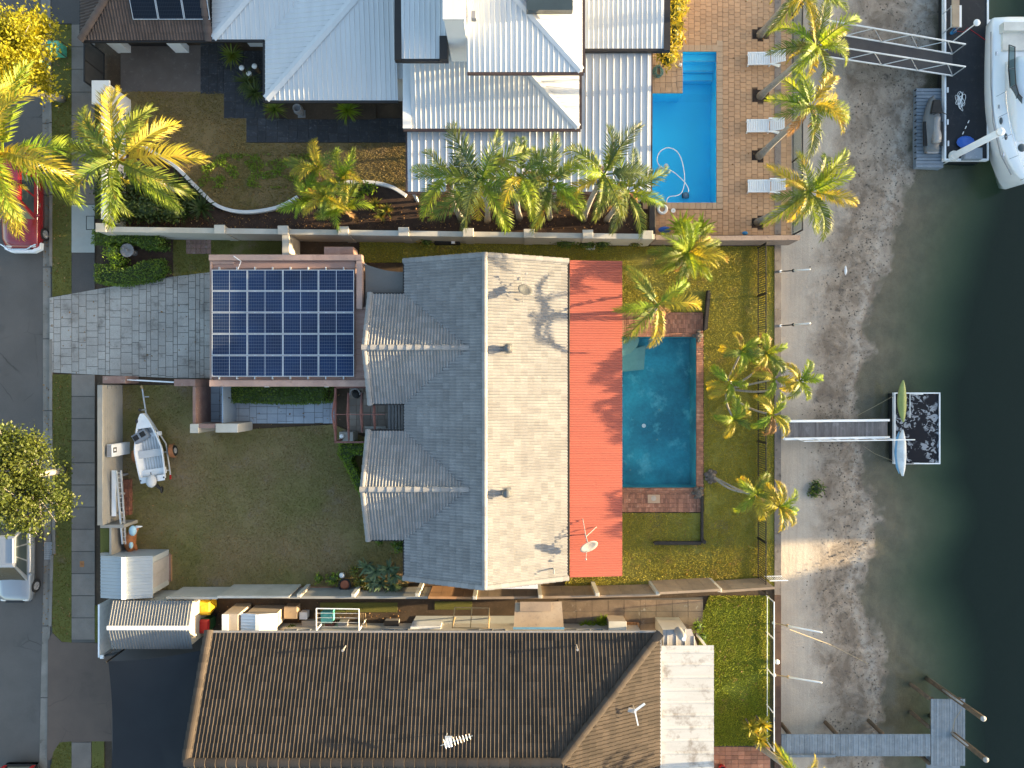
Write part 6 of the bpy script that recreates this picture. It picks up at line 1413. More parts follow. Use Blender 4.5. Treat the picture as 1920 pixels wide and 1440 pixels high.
LO = [P(u,v,.22) for u,v in ((1892,84),(1891,130),(1894,165),(1902,192),(1917,206))]; UP = [P(u,v,.85) for u,v in ((1903,88),(1903,128),(1905,158),(1910,176),(1917,184))]
mir = lambda p_: Vector((2*cx-p_.x,p_.y,p_.z))
for f_ in (lambda p_: p_, mir):
    for i in range(4):
        A_,B_,C_,D_ = f_(LO[i]),f_(LO[i+1]),f_(UP[i+1]),f_(UP[i]); MB().face(A_.lerp(B_,.04),A_.lerp(B_,.96),D_.lerp(C_,.96),D_.lerp(C_,.04)).build('windscreen' if i > 1 else 'side_screen','car_glass' if i > 1 else 'boat_screen',cr)
        MB().tube([A_,D_],.022,5).build('screen_post','black_metal',cr)
    MB().tube([f_(p_) for p_ in LO],.028,6).tube([f_(p_) for p_ in UP],.028,6).build('screen_frame','black_metal',cr)
    MB().tube([f_(P(u,v,-.12)) for u,v in ((1858,60),(1858,160),(1862,230),(1876,290),(1896,328))],.03,6).build('rubbing_strake','gutter_grey',cr)
    for u,v in ((1880,225),(1889,255)): c_ = f_(P(u,v,.12)); MB().ell((c_.x,c_.y,.0),.09,.2,.05,10,6).build('porthole','car_glass',cr,True)
MB().box(cx-1.2,cx+1.2,P(0,95,.0).y,P(0,60,.0).y,-.12,.02).build('cockpit_floor','gel_cream',cr); MB().box(cx-1.3,cx+1.3,P(0,58,.2).y,P(0,42,.2).y,-.1,.25).build('transom_seat','gel_cream',cr); MB().box(cx-1.4,cx+1.4,yb,yb+.35,-1.2,-1.0).build('swim_platform','gel_white',cr)
pr = []
for i in range(9): q = .02+.5*i/8; y = ya+(yb-ya)*q; w_ = hb*(1-(1-q/.62)**2.2)**.75*.88; pr.append((cx-w_,y,.62))
MB().tube(pr,.018,6).tube([(2*cx-x,y,z_) for x,y,z_ in pr],.018,6).build('bow_rail','chrome',cr)
for (x,y,z_) in pr[::2]: MB().tube([(x,y,z_),(x-.06,y,0)],.014,5).build('stanchion','chrome',cr)
MB().ell((cx-.25,P(0,277,.1).y,.1),.22,.22,.05,14,6).build('deck_hatch','car_glass',cr,True)
for u,v in ((1873,200),(1869,100),(1882,290)): c = P(u,v,.05); MB().box(c.x-.03,c.x+.03,c.y-.1,c.y+.1,.0,.06).build('cleat','chrome',cr)
# timber jetty bottom right
jt = thing('timber_jetty','weathered grey timber jetty with end platform at the bottom','jetty',P(1610,1398,0)); jz = .0
x0,x1,y0,y1 = RC(1465,1377,1745,1418,jz); plank_deck(jt,x0,x1,y0,y1,jz,'y',.135,'jetty_plank')
X0,X1,Y0,Y1 = RC(1746,1311,1810,1436,jz); plank_deck(jt,X0,X1,Y0,Y1,jz,'y',.14,'jetty_plank'); MB().box(*RC(1738,1417.8,1800,1470,-.3),-.4,-.3).build('lower_landing','jetty_plank',jt)
MB().box(x0,x1,y0+.1,y0+.2,-.25,-.052).box(x0,x1,y1-.2,y1-.1,-.25,-.052).box(X0+.1,X0+.2,Y0,Y1,-.25,-.052).box(X1-.2,X1-.1,Y0,Y1,-.25,-.052).build('bearer','pile_wood',jt)
MB().beam((x0+.2,y0+.06,.06),(x0+2.8,y0+.06,.06),.12,.1).build('kerb_rail','jetty_plank',jt)
for (u,v) in ((1480,1379),(1568,1379),(1655,1379),(1742,1312),(1742,1366),(1480,1416),(1568,1416),(1655,1416),(1742,1434)):
    c = P(u,v,-.05); MB().tube([(c.x,c.y+.08,-6),(c.x,c.y+.08,-.06)],.11,10).build('pile','pile_wood',jt,True)
for i,(u,v,zt,lab) in enumerate([(1843,1347,2.6,'tall mooring pile beyond the jetty platform'),(1848,1424,2.4,'tall mooring pile off the jetty corner')]):
    c = P(u,v,zt); t = thing('mooring_pile',lab,'pile',(c.x,c.y,-6)); MB().tube([(c.x,c.y,-6),(c.x,c.y,zt)],.13,10).build('pile','pile_wood',t,True); MB().tube([(c.x-.14,c.y+.1,-.3),(c.x-.14,c.y+.1,1.3)],.05,8).build('sleeve','gutter_grey',t,True); MB().lathe((c.x,c.y,zt),[(.14,0),(.14,.05),(.04,.1)],10).build('cap','gutter_grey',t,True)
single('mooring_rope',MB().tube([P(1803,1330,.1),P(1790,1350,.04),P(1786,1375,.04),P(1785,1378,.04)],.012,5),'rope','thin rope lying across the timber jetty platform','rope')
# whip poles along the sea wall
def whip(label,u0,v0,u1,v1,z0,z1,dark=True,kink=.45):
    a,b = P(u0,v0,z0),P(u1,v1,z1); t = thing('mooring_whip',label,'pole',a); m = a.lerp(b,kink); 
    MB().tube([a,m],.03,8).build('lower_rod','black_metal' if dark else 'cane',t); MB().tube([m,b],[.05,.035],8).build('upper_rod','white_plastic',t,True)
    MB().ell(m,.09,.09,.09,8,6).build('joint','black_rubber' if dark else 'cane',t,True); MB().cyl((a.x,a.y),.07,z0-.04,z0+.1,10).build('base_socket','white_metal',t)
whip('slim mooring pole leaning over the sand near the stone wall',1463,509,1519,505,.06,2.0); whip('slim mooring pole leaning over the sand above the palms',1463,611,1519,606,.06,2.0)
whip('white mooring pole at the northern part of the pipe fence',1450,1168,1541,1186,.06,2.2,False,.3); whip('white mooring pole at the middle of the pipe fence',1452,1265,1541,1280,.06,2.2,False,.3)
single('mooring_rope',MB().tube([P(1480,1180,1.2),P(1560,1210,-.6),P(1632,1247,WZ)],.016,5),'rope','long pale rope slanting from the white pole down to the mud','rope')
bd = thing('seagull','small white bird standing on the wet mud','bird',P(1583,509,-1.35)); c = P(1583,509,-1.3); bz = c.z-.05
MB().loft([[(c.x+r_*math.cos(a),y,bz+.2+r_*.8*math.sin(a)) for a in [k/8*6.283 for k in range(8)]] for (y,r_) in ((c.y-.22,.01),(c.y-.12,.06),(c.y,.09),(c.y+.1,.075),(c.y+.15,.05),(c.y+.2,.055),(c.y+.25,.035),(c.y+.29,.01))]).build('body','white_plastic',bd,True)
for s in (-.03,.03): MB().tube([(c.x+s,c.y,bz-.12),(c.x+s,c.y,bz+.14)],.007,4).build('leg','rust_orange',bd)
# ---------------------------------------------------------------- palms, trees, hedges, shrubs
GOLD = [('frond_gold',4),('frond_lime',3),('frond_green',2)]; GREEN = [('frond_green',5),('frond_lime',2),('frond_dark',2)]; MIXD = [('frond_green',3),('frond_lime',3),('frond_gold',2)]
palm('huge golden palm overhanging the red car from the footpath',P(187,345),P(14,292,6.3),6.3,3.7,15,[('frond_gold',5),('frond_lime',3)],r0=.17,r1=.12,seed=1,shaft=.5,hang=1)
palm('golden palm inside the white front wall near the curved edging',P(350,365),P(232,306,5.6),5.6,3.3,12,MIXD+[('frond_gold',2)],r0=.15,r1=.10,seed=2,shaft=.5)
c = P(612,372); stems = [(c+Vector((dx,dy,0)),Vector((*PX(u,v,z),z)),n) for dx,dy,u,v,z,n in ((-.2,.2,598,322,2.3,6),(.3,.1,645,338,2.4,6),(0,-.2,612,372,2.2,7),(-.3,-.3,585,378,1.8,5),(.4,-.3,640,392,1.7,6))]
palm('bushy clump of golden cane palm in the mulch bed',c,None,2,1.7,0,[('frond_gold',4),('frond_lime',4),('frond_green',2)],kinds=('cane','cane','full'),stems=stems,r0=.05,r1=.04,shaft=.25,seed=3,hang=1,shaftmat='frond_gold',elev=(-.2,.5))
row = [((864,408),(842,343),5.6,2.3,'westmost of the tall palms in front of the white patio roof'),((914,413),(903,345),6.0,3.2,'tall palm with broad green fronds at the middle of the white patio roof'),((974,408),(975,340),5.9,2.5,'tall palm just east of the broadest one by the patio roof'),((1030,408),(1032,350),5.4,2.4,'tall palm with a drooping lime frond by the patio roof'),((1094,411),(1128,336),6.0,2.7,'tall palm where the patio roof begins to widen'),((1138,412),(1172,366),5.2,2.2,'eastmost tall palm beside the blue pool corner')]
for i,(b,cr_,z,L,lab) in enumerate(row): palm(lab,P(*b),P(*cr_,z),z,L*.92,8,GREEN+[('frond_lime',3),('frond_gold',1)],r0=.15,r1=.11,seed=20+i,shaft=.7,hang=1+i%3,group='palms along the cream wall')
deckp = [((1425,65),(1500,-22),5.0,'deck palm at the top of the terracotta deck by the gangway'),((1425,180),(1522,95),5.4,'deck palm between the two upper sun loungers'),((1423,293),(1514,208),5.6,'deck palm between the two lower sun loungers'),((1420,417),(1510,364),5.4,'deck palm at the bottom corner of the terracotta deck')]
for i,(b,cr_,z,lab) in enumerate(deckp): palm(lab,P(*b),P(*cr_,z),z,2.15,11,[('frond_green',4),('frond_lime',3),('frond_gold',2)],r0=.17,r1=.13,seed=40+i,shaft=.45,hang=3,group='palms on the terracotta deck',bend=.05)
palm('bushy palm at the stone wall above the brick terrace',P(1272,495),P(1288,478,2.2),2.2,1.9,16,MIXD,r0=.12,r1=.1,seed=50,shaft=.3,hang=3,elev=(-.2,.7))
palm('palm with long green fronds hanging over the teal pool',P(1204,592),P(1232,574,3.3),3.3,2.3,6,[('frond_green',4),('frond_lime',3),('frond_gold',2)],r0=.12,r1=.09,seed=57,shaft=.4,hang=2)
c = P(1366,728); ST = [((1360,722),(1388,664),2.7),((1368,724),(1434,668),2.9),((1362,732),(1368,716),2.3),((1370,728),(1446,712),2.9),((1372,730),(1492,718),3.0),((1362,738),(1374,782),2.5),((1370,736),(1440,776),2.8)]
CURL = [('frond_lime',4),('frond_gold',4),('frond_green',2)]
palm('clump of slender curly fronded palms between pool and gangway',c,None,5,1.5,0,CURL,kinds=('curl',),stems=[(P(*a),P(*b,z),5) for a,b,z in ST],r0=.06,r1=.045,shaft=.3,seed=61,hang=1,bend=.35,elev=(-.1,.5))
palm('leaning two stemmed palm with orange frond beside the black fence',P(1333,890),None,5,1.6,0,CURL+[('frond_gold',3)],kinds=('curl',),stems=[(P(1334,889),P(1408,925,2.4),5),(P(1332,891),P(1452,945,2.8),7)],r0=.06,r1=.045,shaft=.3,seed=66,hang=1,bend=.3,elev=(-.1,.6))
palm('golden palm at the bottom edge beside the timber jetty',P(1421,1398),P(1492,1452,4.6),4.6,1.6,10,[('frond_gold',5),('frond_lime',2)],r0=.16,r1=.12,seed=71,shaft=.3,hang=2)
q = rosette('bromeliad','golden epiphyte rosette round the foot of the bottom palm','plant',P(1424,1386,.9),40,.6,'frond_gold',4,.10,(0.0,1.3),heads=[P(1424,1386,.9),P(1408,1362,.8),P(1428,1356,.8)])

def E(u,v,z,rx,ry,rz): p_ = P(u,v,z); return (p_.x,p_.y,z,rx,ry,rz)
tree('golden street tree in the top left corner',P(118,186),[P(118,186,-.1),P(105,183,1.2),P(78,178,2.4),P(48,172,3.4),P(20,160,4.2)],[E(25,75,5.6,1.5,1.4,.9),E(-10,95,6,1.5,1.8,1.0),E(50,110,4.8,1.3,1.2,.9),E(10,150,5.0,1.2,.8,.8),E(75,60,4.6,.8,1.0,.8),E(82,150,3.8,.8,.7,.6),E(-40,140,5.5,1.4,1.4,1)],'tree_gold',.17,260,5)
tree('olive green street tree overhanging the silver car',P(119,880),[P(119,880,-.1),P(104,884,1.3),P(85,888,2.3),P(55,892,3.2),P(25,895,4.0)],[E(30,860,4.6,1.4,1.4,.9),E(60,905,4.2,1.5,1.2,.8),E(20,950,4.6,1.6,1.2,.9),E(85,950,3.8,1.2,1.0,.7),E(-15,900,5.2,1.4,1.7,1),E(60,845,4.2,1.1,.9,.7),E(118,945,3.0,.7,.6,.4),E(45,985,4.0,1.2,.6,.6),E(8,825,4.8,.9,.8,.7)],'tree_olive',.15,210,9)
# clipped hedge ring at the driveway, with small gold privet
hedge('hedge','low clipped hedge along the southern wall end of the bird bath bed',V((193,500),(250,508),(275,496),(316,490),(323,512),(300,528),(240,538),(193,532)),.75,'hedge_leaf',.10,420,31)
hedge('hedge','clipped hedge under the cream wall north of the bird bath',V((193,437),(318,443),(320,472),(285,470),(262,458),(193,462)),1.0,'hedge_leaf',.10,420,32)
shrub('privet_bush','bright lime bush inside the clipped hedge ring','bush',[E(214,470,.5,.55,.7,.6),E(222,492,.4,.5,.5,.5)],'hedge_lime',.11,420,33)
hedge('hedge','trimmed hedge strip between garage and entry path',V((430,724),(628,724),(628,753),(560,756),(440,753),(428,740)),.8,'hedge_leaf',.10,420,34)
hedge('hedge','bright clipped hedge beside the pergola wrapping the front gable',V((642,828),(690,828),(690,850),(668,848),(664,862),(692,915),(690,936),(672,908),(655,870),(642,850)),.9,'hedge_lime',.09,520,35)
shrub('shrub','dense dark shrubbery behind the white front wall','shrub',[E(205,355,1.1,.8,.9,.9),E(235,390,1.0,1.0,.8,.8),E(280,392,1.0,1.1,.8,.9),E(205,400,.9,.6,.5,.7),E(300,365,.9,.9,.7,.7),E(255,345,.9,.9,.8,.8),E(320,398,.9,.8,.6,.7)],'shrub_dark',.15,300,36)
shrub('shrub','loose leafy shrub leaning over the white wall top','shrub',[E(172,262,1.8,.45,.4,.4),E(195,290,1.7,.6,.5,.5)],'hedge_leaf',.15,200,37)
rosette('strap_plant','dark strap leaved plants beside the curved white edging','plant',P(345,365,.2),60,.9,'shrub_dark',6,.09,(.3,1.2),heads=[P(335,350,.2),P(360,372,.2),P(380,392,.2),P(345,395,.2)])
shrub('shrub','small lime leafed plant inside the mulch bed curve','shrub',[E(690,352,.5,.5,.35,.4),E(672,366,.4,.4,.3,.3)],'hedge_lime',.16,220,38)
rosette('bromeliad','orange tipped bromeliads in the mulch bed','plant',P(712,390,.1),30,.5,'croton',8,.09,(.2,1.2),heads=[P(703,385,.1),P(725,395,.1),P(716,404,.1)])
shrub('shrub','golden lit bamboo clump beside the blue pool roof','shrub',[E(1264,20,1.8,.65,.8,1.0),E(1262,65,1.6,.6,.8,1.0),E(1252,105,1.2,.6,.6,.8),E(1270,-20,1.8,.7,.8,1)],'frond_gold',.30,260,39,asp=.22)
rosette('yucca','yucca in front of the white roof corner','plant',P(436,105,.5),70,.75,'frond_green',10,.06,(.0,1.3))
rosette('yucca','spiky yucca beside the black slate path','plant',P(470,160,.4),70,.8,'frond_dark',11,.06,(.0,1.3),heads=[P(465,155,.4),P(480,175,.4)])
rosette('yucca','yucca at the bend of the black slate path','plant',P(516,206,.4),80,.75,'frond_green',12,.06,(.0,1.3))
rosette('yucca','sunlit yucca in the gravel bed below the white eave','plant',P(652,208,.5),90,.8,'frond_lime',13,.06,(.0,1.3))
shrub('shrub','dark shrubs along the wall behind the grey house','shrub',[E(800,452,.6,.35,.3,.4),E(1060,455,.6,.7,.35,.5),E(1100,457,.5,.6,.35,.5),E(1130,456,.6,.5,.4,.5)],'hedge_leaf',.12,300,41)
shrub('shrub','small yellow flowering shrub at the end of the cream wall','shrub',[E(1192,455,.5,.4,.35,.4)],'croton',.12,300,42)
rosette('strap_plant','broad yellow leaved plant at the deck wall corner','plant',P(1276,425,.8),36,1.0,'frond_lime',14,.16,(.4,1.3),heads=[P(1275,428,.6),P(1310,432,.6)])
# southern garden bed
rosette('frangipani','silvery green rosette shrub against the southern fence','plant',P(715,1080,.8),26,.6,'silver_leaf',15,.12,(.0,1.2),heads=[P(688,1062,.8),P(705,1072,1.0),P(728,1065,1.0),P(740,1078,.9),P(715,1092,.7),P(698,1090,.7),P(735,1098,.6)],droop=.25)
shrub('croton_bush','yellow and red croton bush next to the terracotta pot','shrub',[E(665,1070,.5,.3,.3,.4),E(676,1090,.45,.35,.4,.4),E(688,1104,.4,.3,.25,.35)],'croton',.13,420,44)
shrub('shrub','feathery yellow green plant at the bed end','shrub',[E(597,1085,.4,.25,.35,.35),E(625,1085,.4,.45,.35,.35)],'hedge_lime',.10,320,45)
shrub('shrub','leafy shrub tucked behind the southern front gable','shrub',[E(748,1024,.7,.4,.35,.5),E(712,1016,.6,.2,.2,.3)],'hedge_leaf',.13,320,46)
rosette('strap_plant','strap plants along the southern side path','plant',P(1110,1172,.15),40,.5,'frond_lime',16,.06,(.2,1.2),heads=[P(1098,1172,.1),P(1118,1170,.1),P(1130,1165,.1)])
shrub('shrub','weedy shrub at the lean-to corner','shrub',[E(1308,1175,.3,.35,.35,.3),E(1318,1195,.3,.3,.3,.3)],'hedge_lime',.10,300,47)
shrub('sand_plant','low green plant growing on the sand below the gangway','plant',[E(1532,915,-1.15,.45,.5,.18),E(1525,925,-1.15,.3,.3,.15)],'hedge_leaf',.12,260,48)
shrub('shrub','small tufts of weeds between bins and cabinet shed','shrub',[E(548,1178,.4,.3,.25,.35)],'hedge_leaf',.11,300,49)

r_ = np.random.default_rng(77); wp2 = []
for _ in range(5200):
    u, v = r_.uniform(372,600), r_.uniform(288,352)
    if mnoise.noise((u*.045,v*.06,2.0)) > -.02: q = P(u,v,.08); wp2.append((q.x,q.y,r_.uniform(.03,.13)))
o = bpy.data.objects.new('weeds', leaf_mesh('weeds','hedge_lime',wp2,.10,seed=8)); C.objects.link(o); tag(o,'patch of leafy weeds catching the sun on the dry lawn','weeds',kind='stuff')

r_ = np.random.default_rng(78); lit = []
for (u0,v0,u1,v1,n,z_) in ((80,20,96,540,90,-.1),(79,720,96,1190,110,-.1),(98,60,133,540,90,.05),(98,710,133,1190,110,.05),(240,730,680,1090,260,.06),(200,385,760,428,520,.01),(780,370,1210,432,420,.01),(1180,960,1440,1095,90,.06),(1325,1125,1435,1390,90,.06),(400,1130,760,1185,160,-.03),(95,560,390,700,60,.03),(1360,0,1480,430,60,.04)):
    for _ in range(n): q = P(r_.uniform(u0,u1),r_.uniform(v0,v1),z_); lit.append((q.x,q.y,z_+.012))
o = bpy.data.objects.new('leaf_litter', leaf_mesh('leaf_litter','frond_dry',lit,.11,up=0,seed=9)); C.objects.link(o); tag(o,'dry fallen leaves scattered over beds, gutter and lawns','leaves',kind='stuff')
peb = []
for _ in range(1500):
    y = r_.uniform(-20,20); xw = waterline(y); d = abs(r_.normal())*1.6; x = xw-.1-d
    if x > XB+1.6: q = (x-XB)/(xw-XB); peb.append((x,y,-1.08-0.52*q**1.15+.02))
o = bpy.data.objects.new('pebbles', leaf_mesh('pebbles','rock',peb,.085,asp=.8,seed=10)); C.objects.link(o); tag(o,'small stones and shells along the muddy waterline','pebbles',kind='stuff')
# ---------------------------------------------------------------- vehicles
def car(name,label,x,y,L,Wd,Ht,mat,kind='suv',front=-1,bull=False,rails=False):
    t = thing(name,label,'car',(x,y,-.13)); z0 = -.13; hw = Wd/2; f = front
    def Y(q): return y+f*(L*(q-.5))                    # q=0 rear .. 1 front
    prof = [(0,.88,.55,.90),(.03,.95,.95,1.0),(.12,1,1.0,1.0),(.35,1,1.0,1.0),(.62,1,1.0,1.0),(.72,.99,1.0,1.0),(.90,.965,.97,.95),(.965,.90,.86,.85),(1.0,.80,.62,.7)]
    belt = .95 if kind == 'suv' else .84; R = []
    for (q,w_,h_,_) in prof:
        a = hw*w_; b = z0+.28; c = z0+belt*h_; yy = Y(q); R.append([(x-a*.92,yy,b),(x-a,yy,b+.2),(x-a,yy,c-.12),(x-a*.93,yy,c-.02),(x-a*.5,yy,c+.035*h_),(x,yy,c+.05*h_),(x+a*.5,yy,c+.035*h_),(x+a*.93,yy,c-.02),(x+a,yy,c-.12),(x+a,yy,b+.2),(x+a*.92,yy,b)])
    b_ = MB().loft(R).build('body',mat,t,True)
    q0,q1,r0,r1 = (.02,.70,.06,.56) if kind == 'suv' else (.08,.74,.20,.54); zb = z0+belt-.02; zt = z0+Ht
    lo = [(x-hw*.9,Y(q0),zb),(x+hw*.9,Y(q0),zb),(x+hw*.88,Y(q1),zb),(x-hw*.88,Y(q1),zb)]; hi = [(x-hw*.70,Y(r0),zt),(x+hw*.70,Y(r0),zt),(x+hw*.68,Y(r1),zt),(x-hw*.68,Y(r1),zt)]
    MB().loft([lo,hi]).build('pillar_frame',mat,t)
    def pane(nm,i,j,m0,m1,n0,n1):
        A,B,C_,D = Vector(lo[i]),Vector(lo[j]),Vector(hi[j]),Vector(hi[i]); n_ = (B-A).cross(D-A).normalized(); c = (A+B+C_+D)/4
        if n_.dot(c-Vector((x,y,(zb+zt)/2))) < 0: n_ = -n_
        g_ = lambda s,h: A.lerp(B,s).lerp(D.lerp(C_,s),h)+n_*.012
        MB().face(g_(m0,n0),g_(m1,n0),g_(m1,n1),g_(m0,n1)).build(nm,'car_glass',t)
    pane('windscreen',3,2,.05,.95,.04,.94); pane('rear_window',0,1,.1,.9,.15,.9)
    for (i,j) in ((1,2),(0,3)): pane('side_window',i,j,.06,.34,.12,.9); pane('side_window',i,j,.37,.64,.1,.9); pane('side_window',i,j,.67,.93,.1,.88)
    R = []
    for (k,z_) in ((1.0,zt-.01),(1.0,zt+.025),(.86,zt+.06)): cx_,cy_ = x,(Y(r0)+Y(r1))/2; R.append([(cx_+(p_[0]-cx_)*k*1.02,cy_+(p_[1]-cy_)*k*1.02,z_) for p_ in hi])
    MB().loft(R).build('roof',mat,t)
    for s in (-1,1):
        for q in (.17,.83):
            w_ = MB().tube([(x+s*(hw-.2),Y(q),z0+.34),(x+s*(hw+.01),Y(q),z0+.34)],.34,18).build('wheel','black_rubber',t,False); MB().tube([(x+s*(hw+.011),Y(q),z0+.34),(x+s*(hw+.025),Y(q),z0+.34)],.21,12).build('rim','gutter_grey',w_)
            for k in range(5): a = k*1.2566; MB().beam((x+s*(hw+.03),Y(q),z0+.34),(x+s*(hw+.03),Y(q)+.2*math.cos(a),z0+.34+.2*math.sin(a)),.05,.02).build('spoke','chrome',w_)
        MB().ell((x+s*(hw+.09),Y(.66),zb+.08),.11,.07,.09,10,6).build('mirror',mat,t,True)
        MB().ell((x+s*hw*.62,Y(.965),z0+belt*.78),.2,.10,.08,10,6).build('headlight','lamp_glass',t,True); MB().box(x+s*hw*.8-.08,x+s*hw*.8+.08,min(Y(0),Y(.005)),max(Y(0),Y(.005)),z0+.6,z0+.85).build('tail_light','bin_red',t)
        MB().tube([(x+s*hw*.97,Y(.2),z0+belt-.05),(x+s*hw*1.0,Y(.5),z0+belt-.04),(x+s*hw*.97,Y(.7),z0+belt-.05)],.012,5).build('window_trim','chrome',t)
        if rails: MB().tube([(x+s*hw*.64,Y(r0+.02),zt+.09),(x+s*hw*.64,Y(r1-.05),zt+.09)],.022,6).build('roof_rail','chrome',t)
        for q in (.36,.54): MB().box(x+s*(hw+.002)-.012,x+s*(hw+.002)+.012,Y(q)-.1,Y(q)+.1,z0+belt*.78,z0+belt*.78+.03).build('door_handle','chrome',t)
    MB().tube([(x-.25,Y(.715),zb+.05),(x+.35,Y(.70),zb+.13)],.012,4).tube([(x-.6,Y(.715),zb+.04),(x+.02,Y(.70),zb+.12)],.012,4).build('wiper','black_metal',t)
    MB().box(x-hw*.5,x+hw*.5,min(Y(.985),Y(1.003)),max(Y(.985),Y(1.003)),z0+.45,z0+.68).build('grille','black_metal',t)
    if bull:
        bw = hw*.97; zb_ = z0+.55
        MB().prism([(x-bw,Y(.93)),(x-bw*.98,Y(1.0)),(x-bw*.6,Y(1.035)),(x+bw*.6,Y(1.035)),(x+bw*.98,Y(1.0)),(x+bw,Y(.93)),(x+bw*.9,Y(.96)),(x+bw*.55,Y(1.005)),(x-bw*.55,Y(1.005)),(x-bw*.9,Y(.96))],z0+.4,z0+.66).build('bull_bar','white_metal',t)
        MB().tube([(x-bw*.95,Y(.96),z0+.95),(x-bw*.5,Y(1.015),z0+1.0),(x+bw*.5,Y(1.015),z0+1.0),(x+bw*.95,Y(.96),z0+.95)],.035,8).build('bull_bar_hoop','chrome',t)
    return t
cx = P(40,0,.6).x; car('parked_car','dark red four wheel drive with white bull bar under the golden palm',cx,P(0,380,.4).y,4.9,1.95,1.75,'car_red','suv',-1,True)
cx = P(28,0,.5).x; car('parked_car','silver hatchback with roof rails half hidden by the olive tree',cx,P(0,1047,.4).y,4.5,1.82,1.5,'car_silver','sedan',-1,False,True)
cx = P(36,0,.5).x; car('parked_car','dark car just entering at the bottom left corner',cx,P(0,1516,.4).y,4.6,1.84,1.48,'car_black','sedan',-1)
# ---------------------------------------------------------------- aluminium dinghy on its trailer
tr = thing('boat_trailer','galvanised boat trailer with orange mudguard on the front lawn','trailer',P(285,840))
bow, stern = P(271,775,.75),P(290,899,.75); ax = (stern-bow).normalized(); sd = Vector((-ax.y,ax.x,0))
def TP(q,s,z): p_ = bow.lerp(stern,q)+sd*s; return Vector((p_.x,p_.y,z))
MB().tube([TP(-.38,-.10,.42),TP(.0,-.10,.42)],.04,6).tube([TP(-.0,-.1,.4),TP(.5,.68,.4),TP(.98,.66,.4)],.04,6).tube([TP(-.0,-.1,.4),TP(.5,-.68,.4),TP(.98,-.66,.4)],.04,6).tube([TP(.62,-.85,.33),TP(.62,.9,.33)],.035,6).tube([TP(.9,-.66,.4),TP(.9,.66,.4)],.035,6).build('frame','aluminium',tr)
MB().tube([TP(-.38,-.10,.42),TP(-.42,-.10,.5)],.06,8).build('coupling','cane',tr); MB().tube([TP(-.25,-.10,.05),TP(-.25,-.02,.6)],.03,6).tube([TP(-.25,-.10,.45),TP(-.24,.2,.45)],.025,6).build('jockey_stand','aluminium',tr); MB().tube([TP(-.06,-.1,.42),TP(-.05,-.1,.95)],.04,6).build('winch_post','aluminium',tr); MB().ell(TP(-.06,-.1,.95),.09,.09,.08,8,6).build('winch','black_metal',tr)
for s in (-1,1):
    c = TP(.62,s*.88,.28); e = TP(.62,s*1.04,.28); w_ = MB().tube([c,e],.28,16).build('wheel','black_rubber',tr); MB().tube([e,TP(.62,s*1.055,.28)],.15,12).build('rim','aluminium',w_)
    m = MB(); R = []
    for k in range(7): a = math.pi*k/6; R.append([TP(.62-.0,s*.84,.28)+ax*(.36*math.cos(a))+Vector((0,0,.36*math.sin(a))),TP(.62,s*1.08,.28)+ax*(.36*math.cos(a))+Vector((0,0,.36*math.sin(a)))])
    m.loft(R,cap=False,closed=False); m.build('mudguard','rust_orange',tr)
MB().tube([TP(.98,.66,.4),TP(1.03,.7,.55)],.05,6).build('tail_light','bin_red',tr)
dg = thing('dinghy','white aluminium dinghy with centre seats sitting on the trailer','boat',TP(.5,0,.45)); R = []; N = 18; bz = .95
for i in range(N+1):
    q = i/N; w_ = .73*min(1,(q/.55+.02))**.62 if q < .55 else .73*(1-.10*((q-.55)/.45)**2); w_ = max(w_,.02); kz = .42+.28*(1-min(1,q/.35))**2; g_ = bz+.10*(1-q)**2; fl = max(kz+.06,.56)
    inn = max(w_-.07,.006); R.append([TP(q,-w_,g_),TP(q,-w_*.86,(g_+kz)/2),TP(q,-w_*.6,kz+.05),TP(q,0,kz),TP(q,w_*.6,kz+.05),TP(q,w_*.86,(g_+kz)/2),TP(q,w_,g_),TP(q,inn,g_-.005),TP(q,inn*.82,fl),TP(q,-inn*.82,fl),TP(q,-inn,g_-.005)])
MB().loft(R).build('hull','dinghy_white',dg)
fd = [TP(.0,0,bz+.10)]+[TP(q,s*(.73*(q/.55+.02)**.62-.02),bz+.06) for q,s in ((.06,1),(.14,1),(.22,1),(.22,-1),(.14,-1),(.06,-1))]; MB().slab3(fd,.03).build('foredeck','dinghy_white',dg)
for q0,q1,z_,m_ in ((.30,.36,.70,'dinghy_white'),(.55,.66,.82,'dinghy_floor'),(.84,.93,.80,'dinghy_white')): w_ = .60; MB().prism([TP(q0,-w_,0)[:2],TP(q0,w_,0)[:2],TP(q1,w_,0)[:2],TP(q1,-w_,0)[:2]],z_-.2,z_).build('thwart',m_,dg)
for k in range(7): s = -.42+.14*k; MB().beam(TP(.36,s,.575),TP(.84,s,.575),.05,.03).build('floor_rib','dinghy_floor',dg)
c0 = TP(.33,-.28,.8); MB().obox((c0.x,c0.y),.75,.48,.60,1.02,.55).build('console','grey_plastic',dg); 
for k,s in ((0,-.2),(1,.16)): cc = TP(.335+.02*(1-k)*2-.03,-.28+s,1.03); MB().obox((cc.x,cc.y),.26,.26,1.02,1.05,.55).build('hatch','black_rubber',dg)
for s in (-1,1): MB().beam(TP(.985,s*.62,bz),TP(.985,s*.25,bz),.3,.05).build('transom_deck','dinghy_white',dg); MB().cyl(TP(.985,s*.6,0)[:2],.04,bz+.025,bz+.04).build('cleat','black_metal',dg)
MB().ell(TP(.10,-.3,bz+.1),.07,.12,.06,8,6).build('bow_fitting','black_metal',dg)
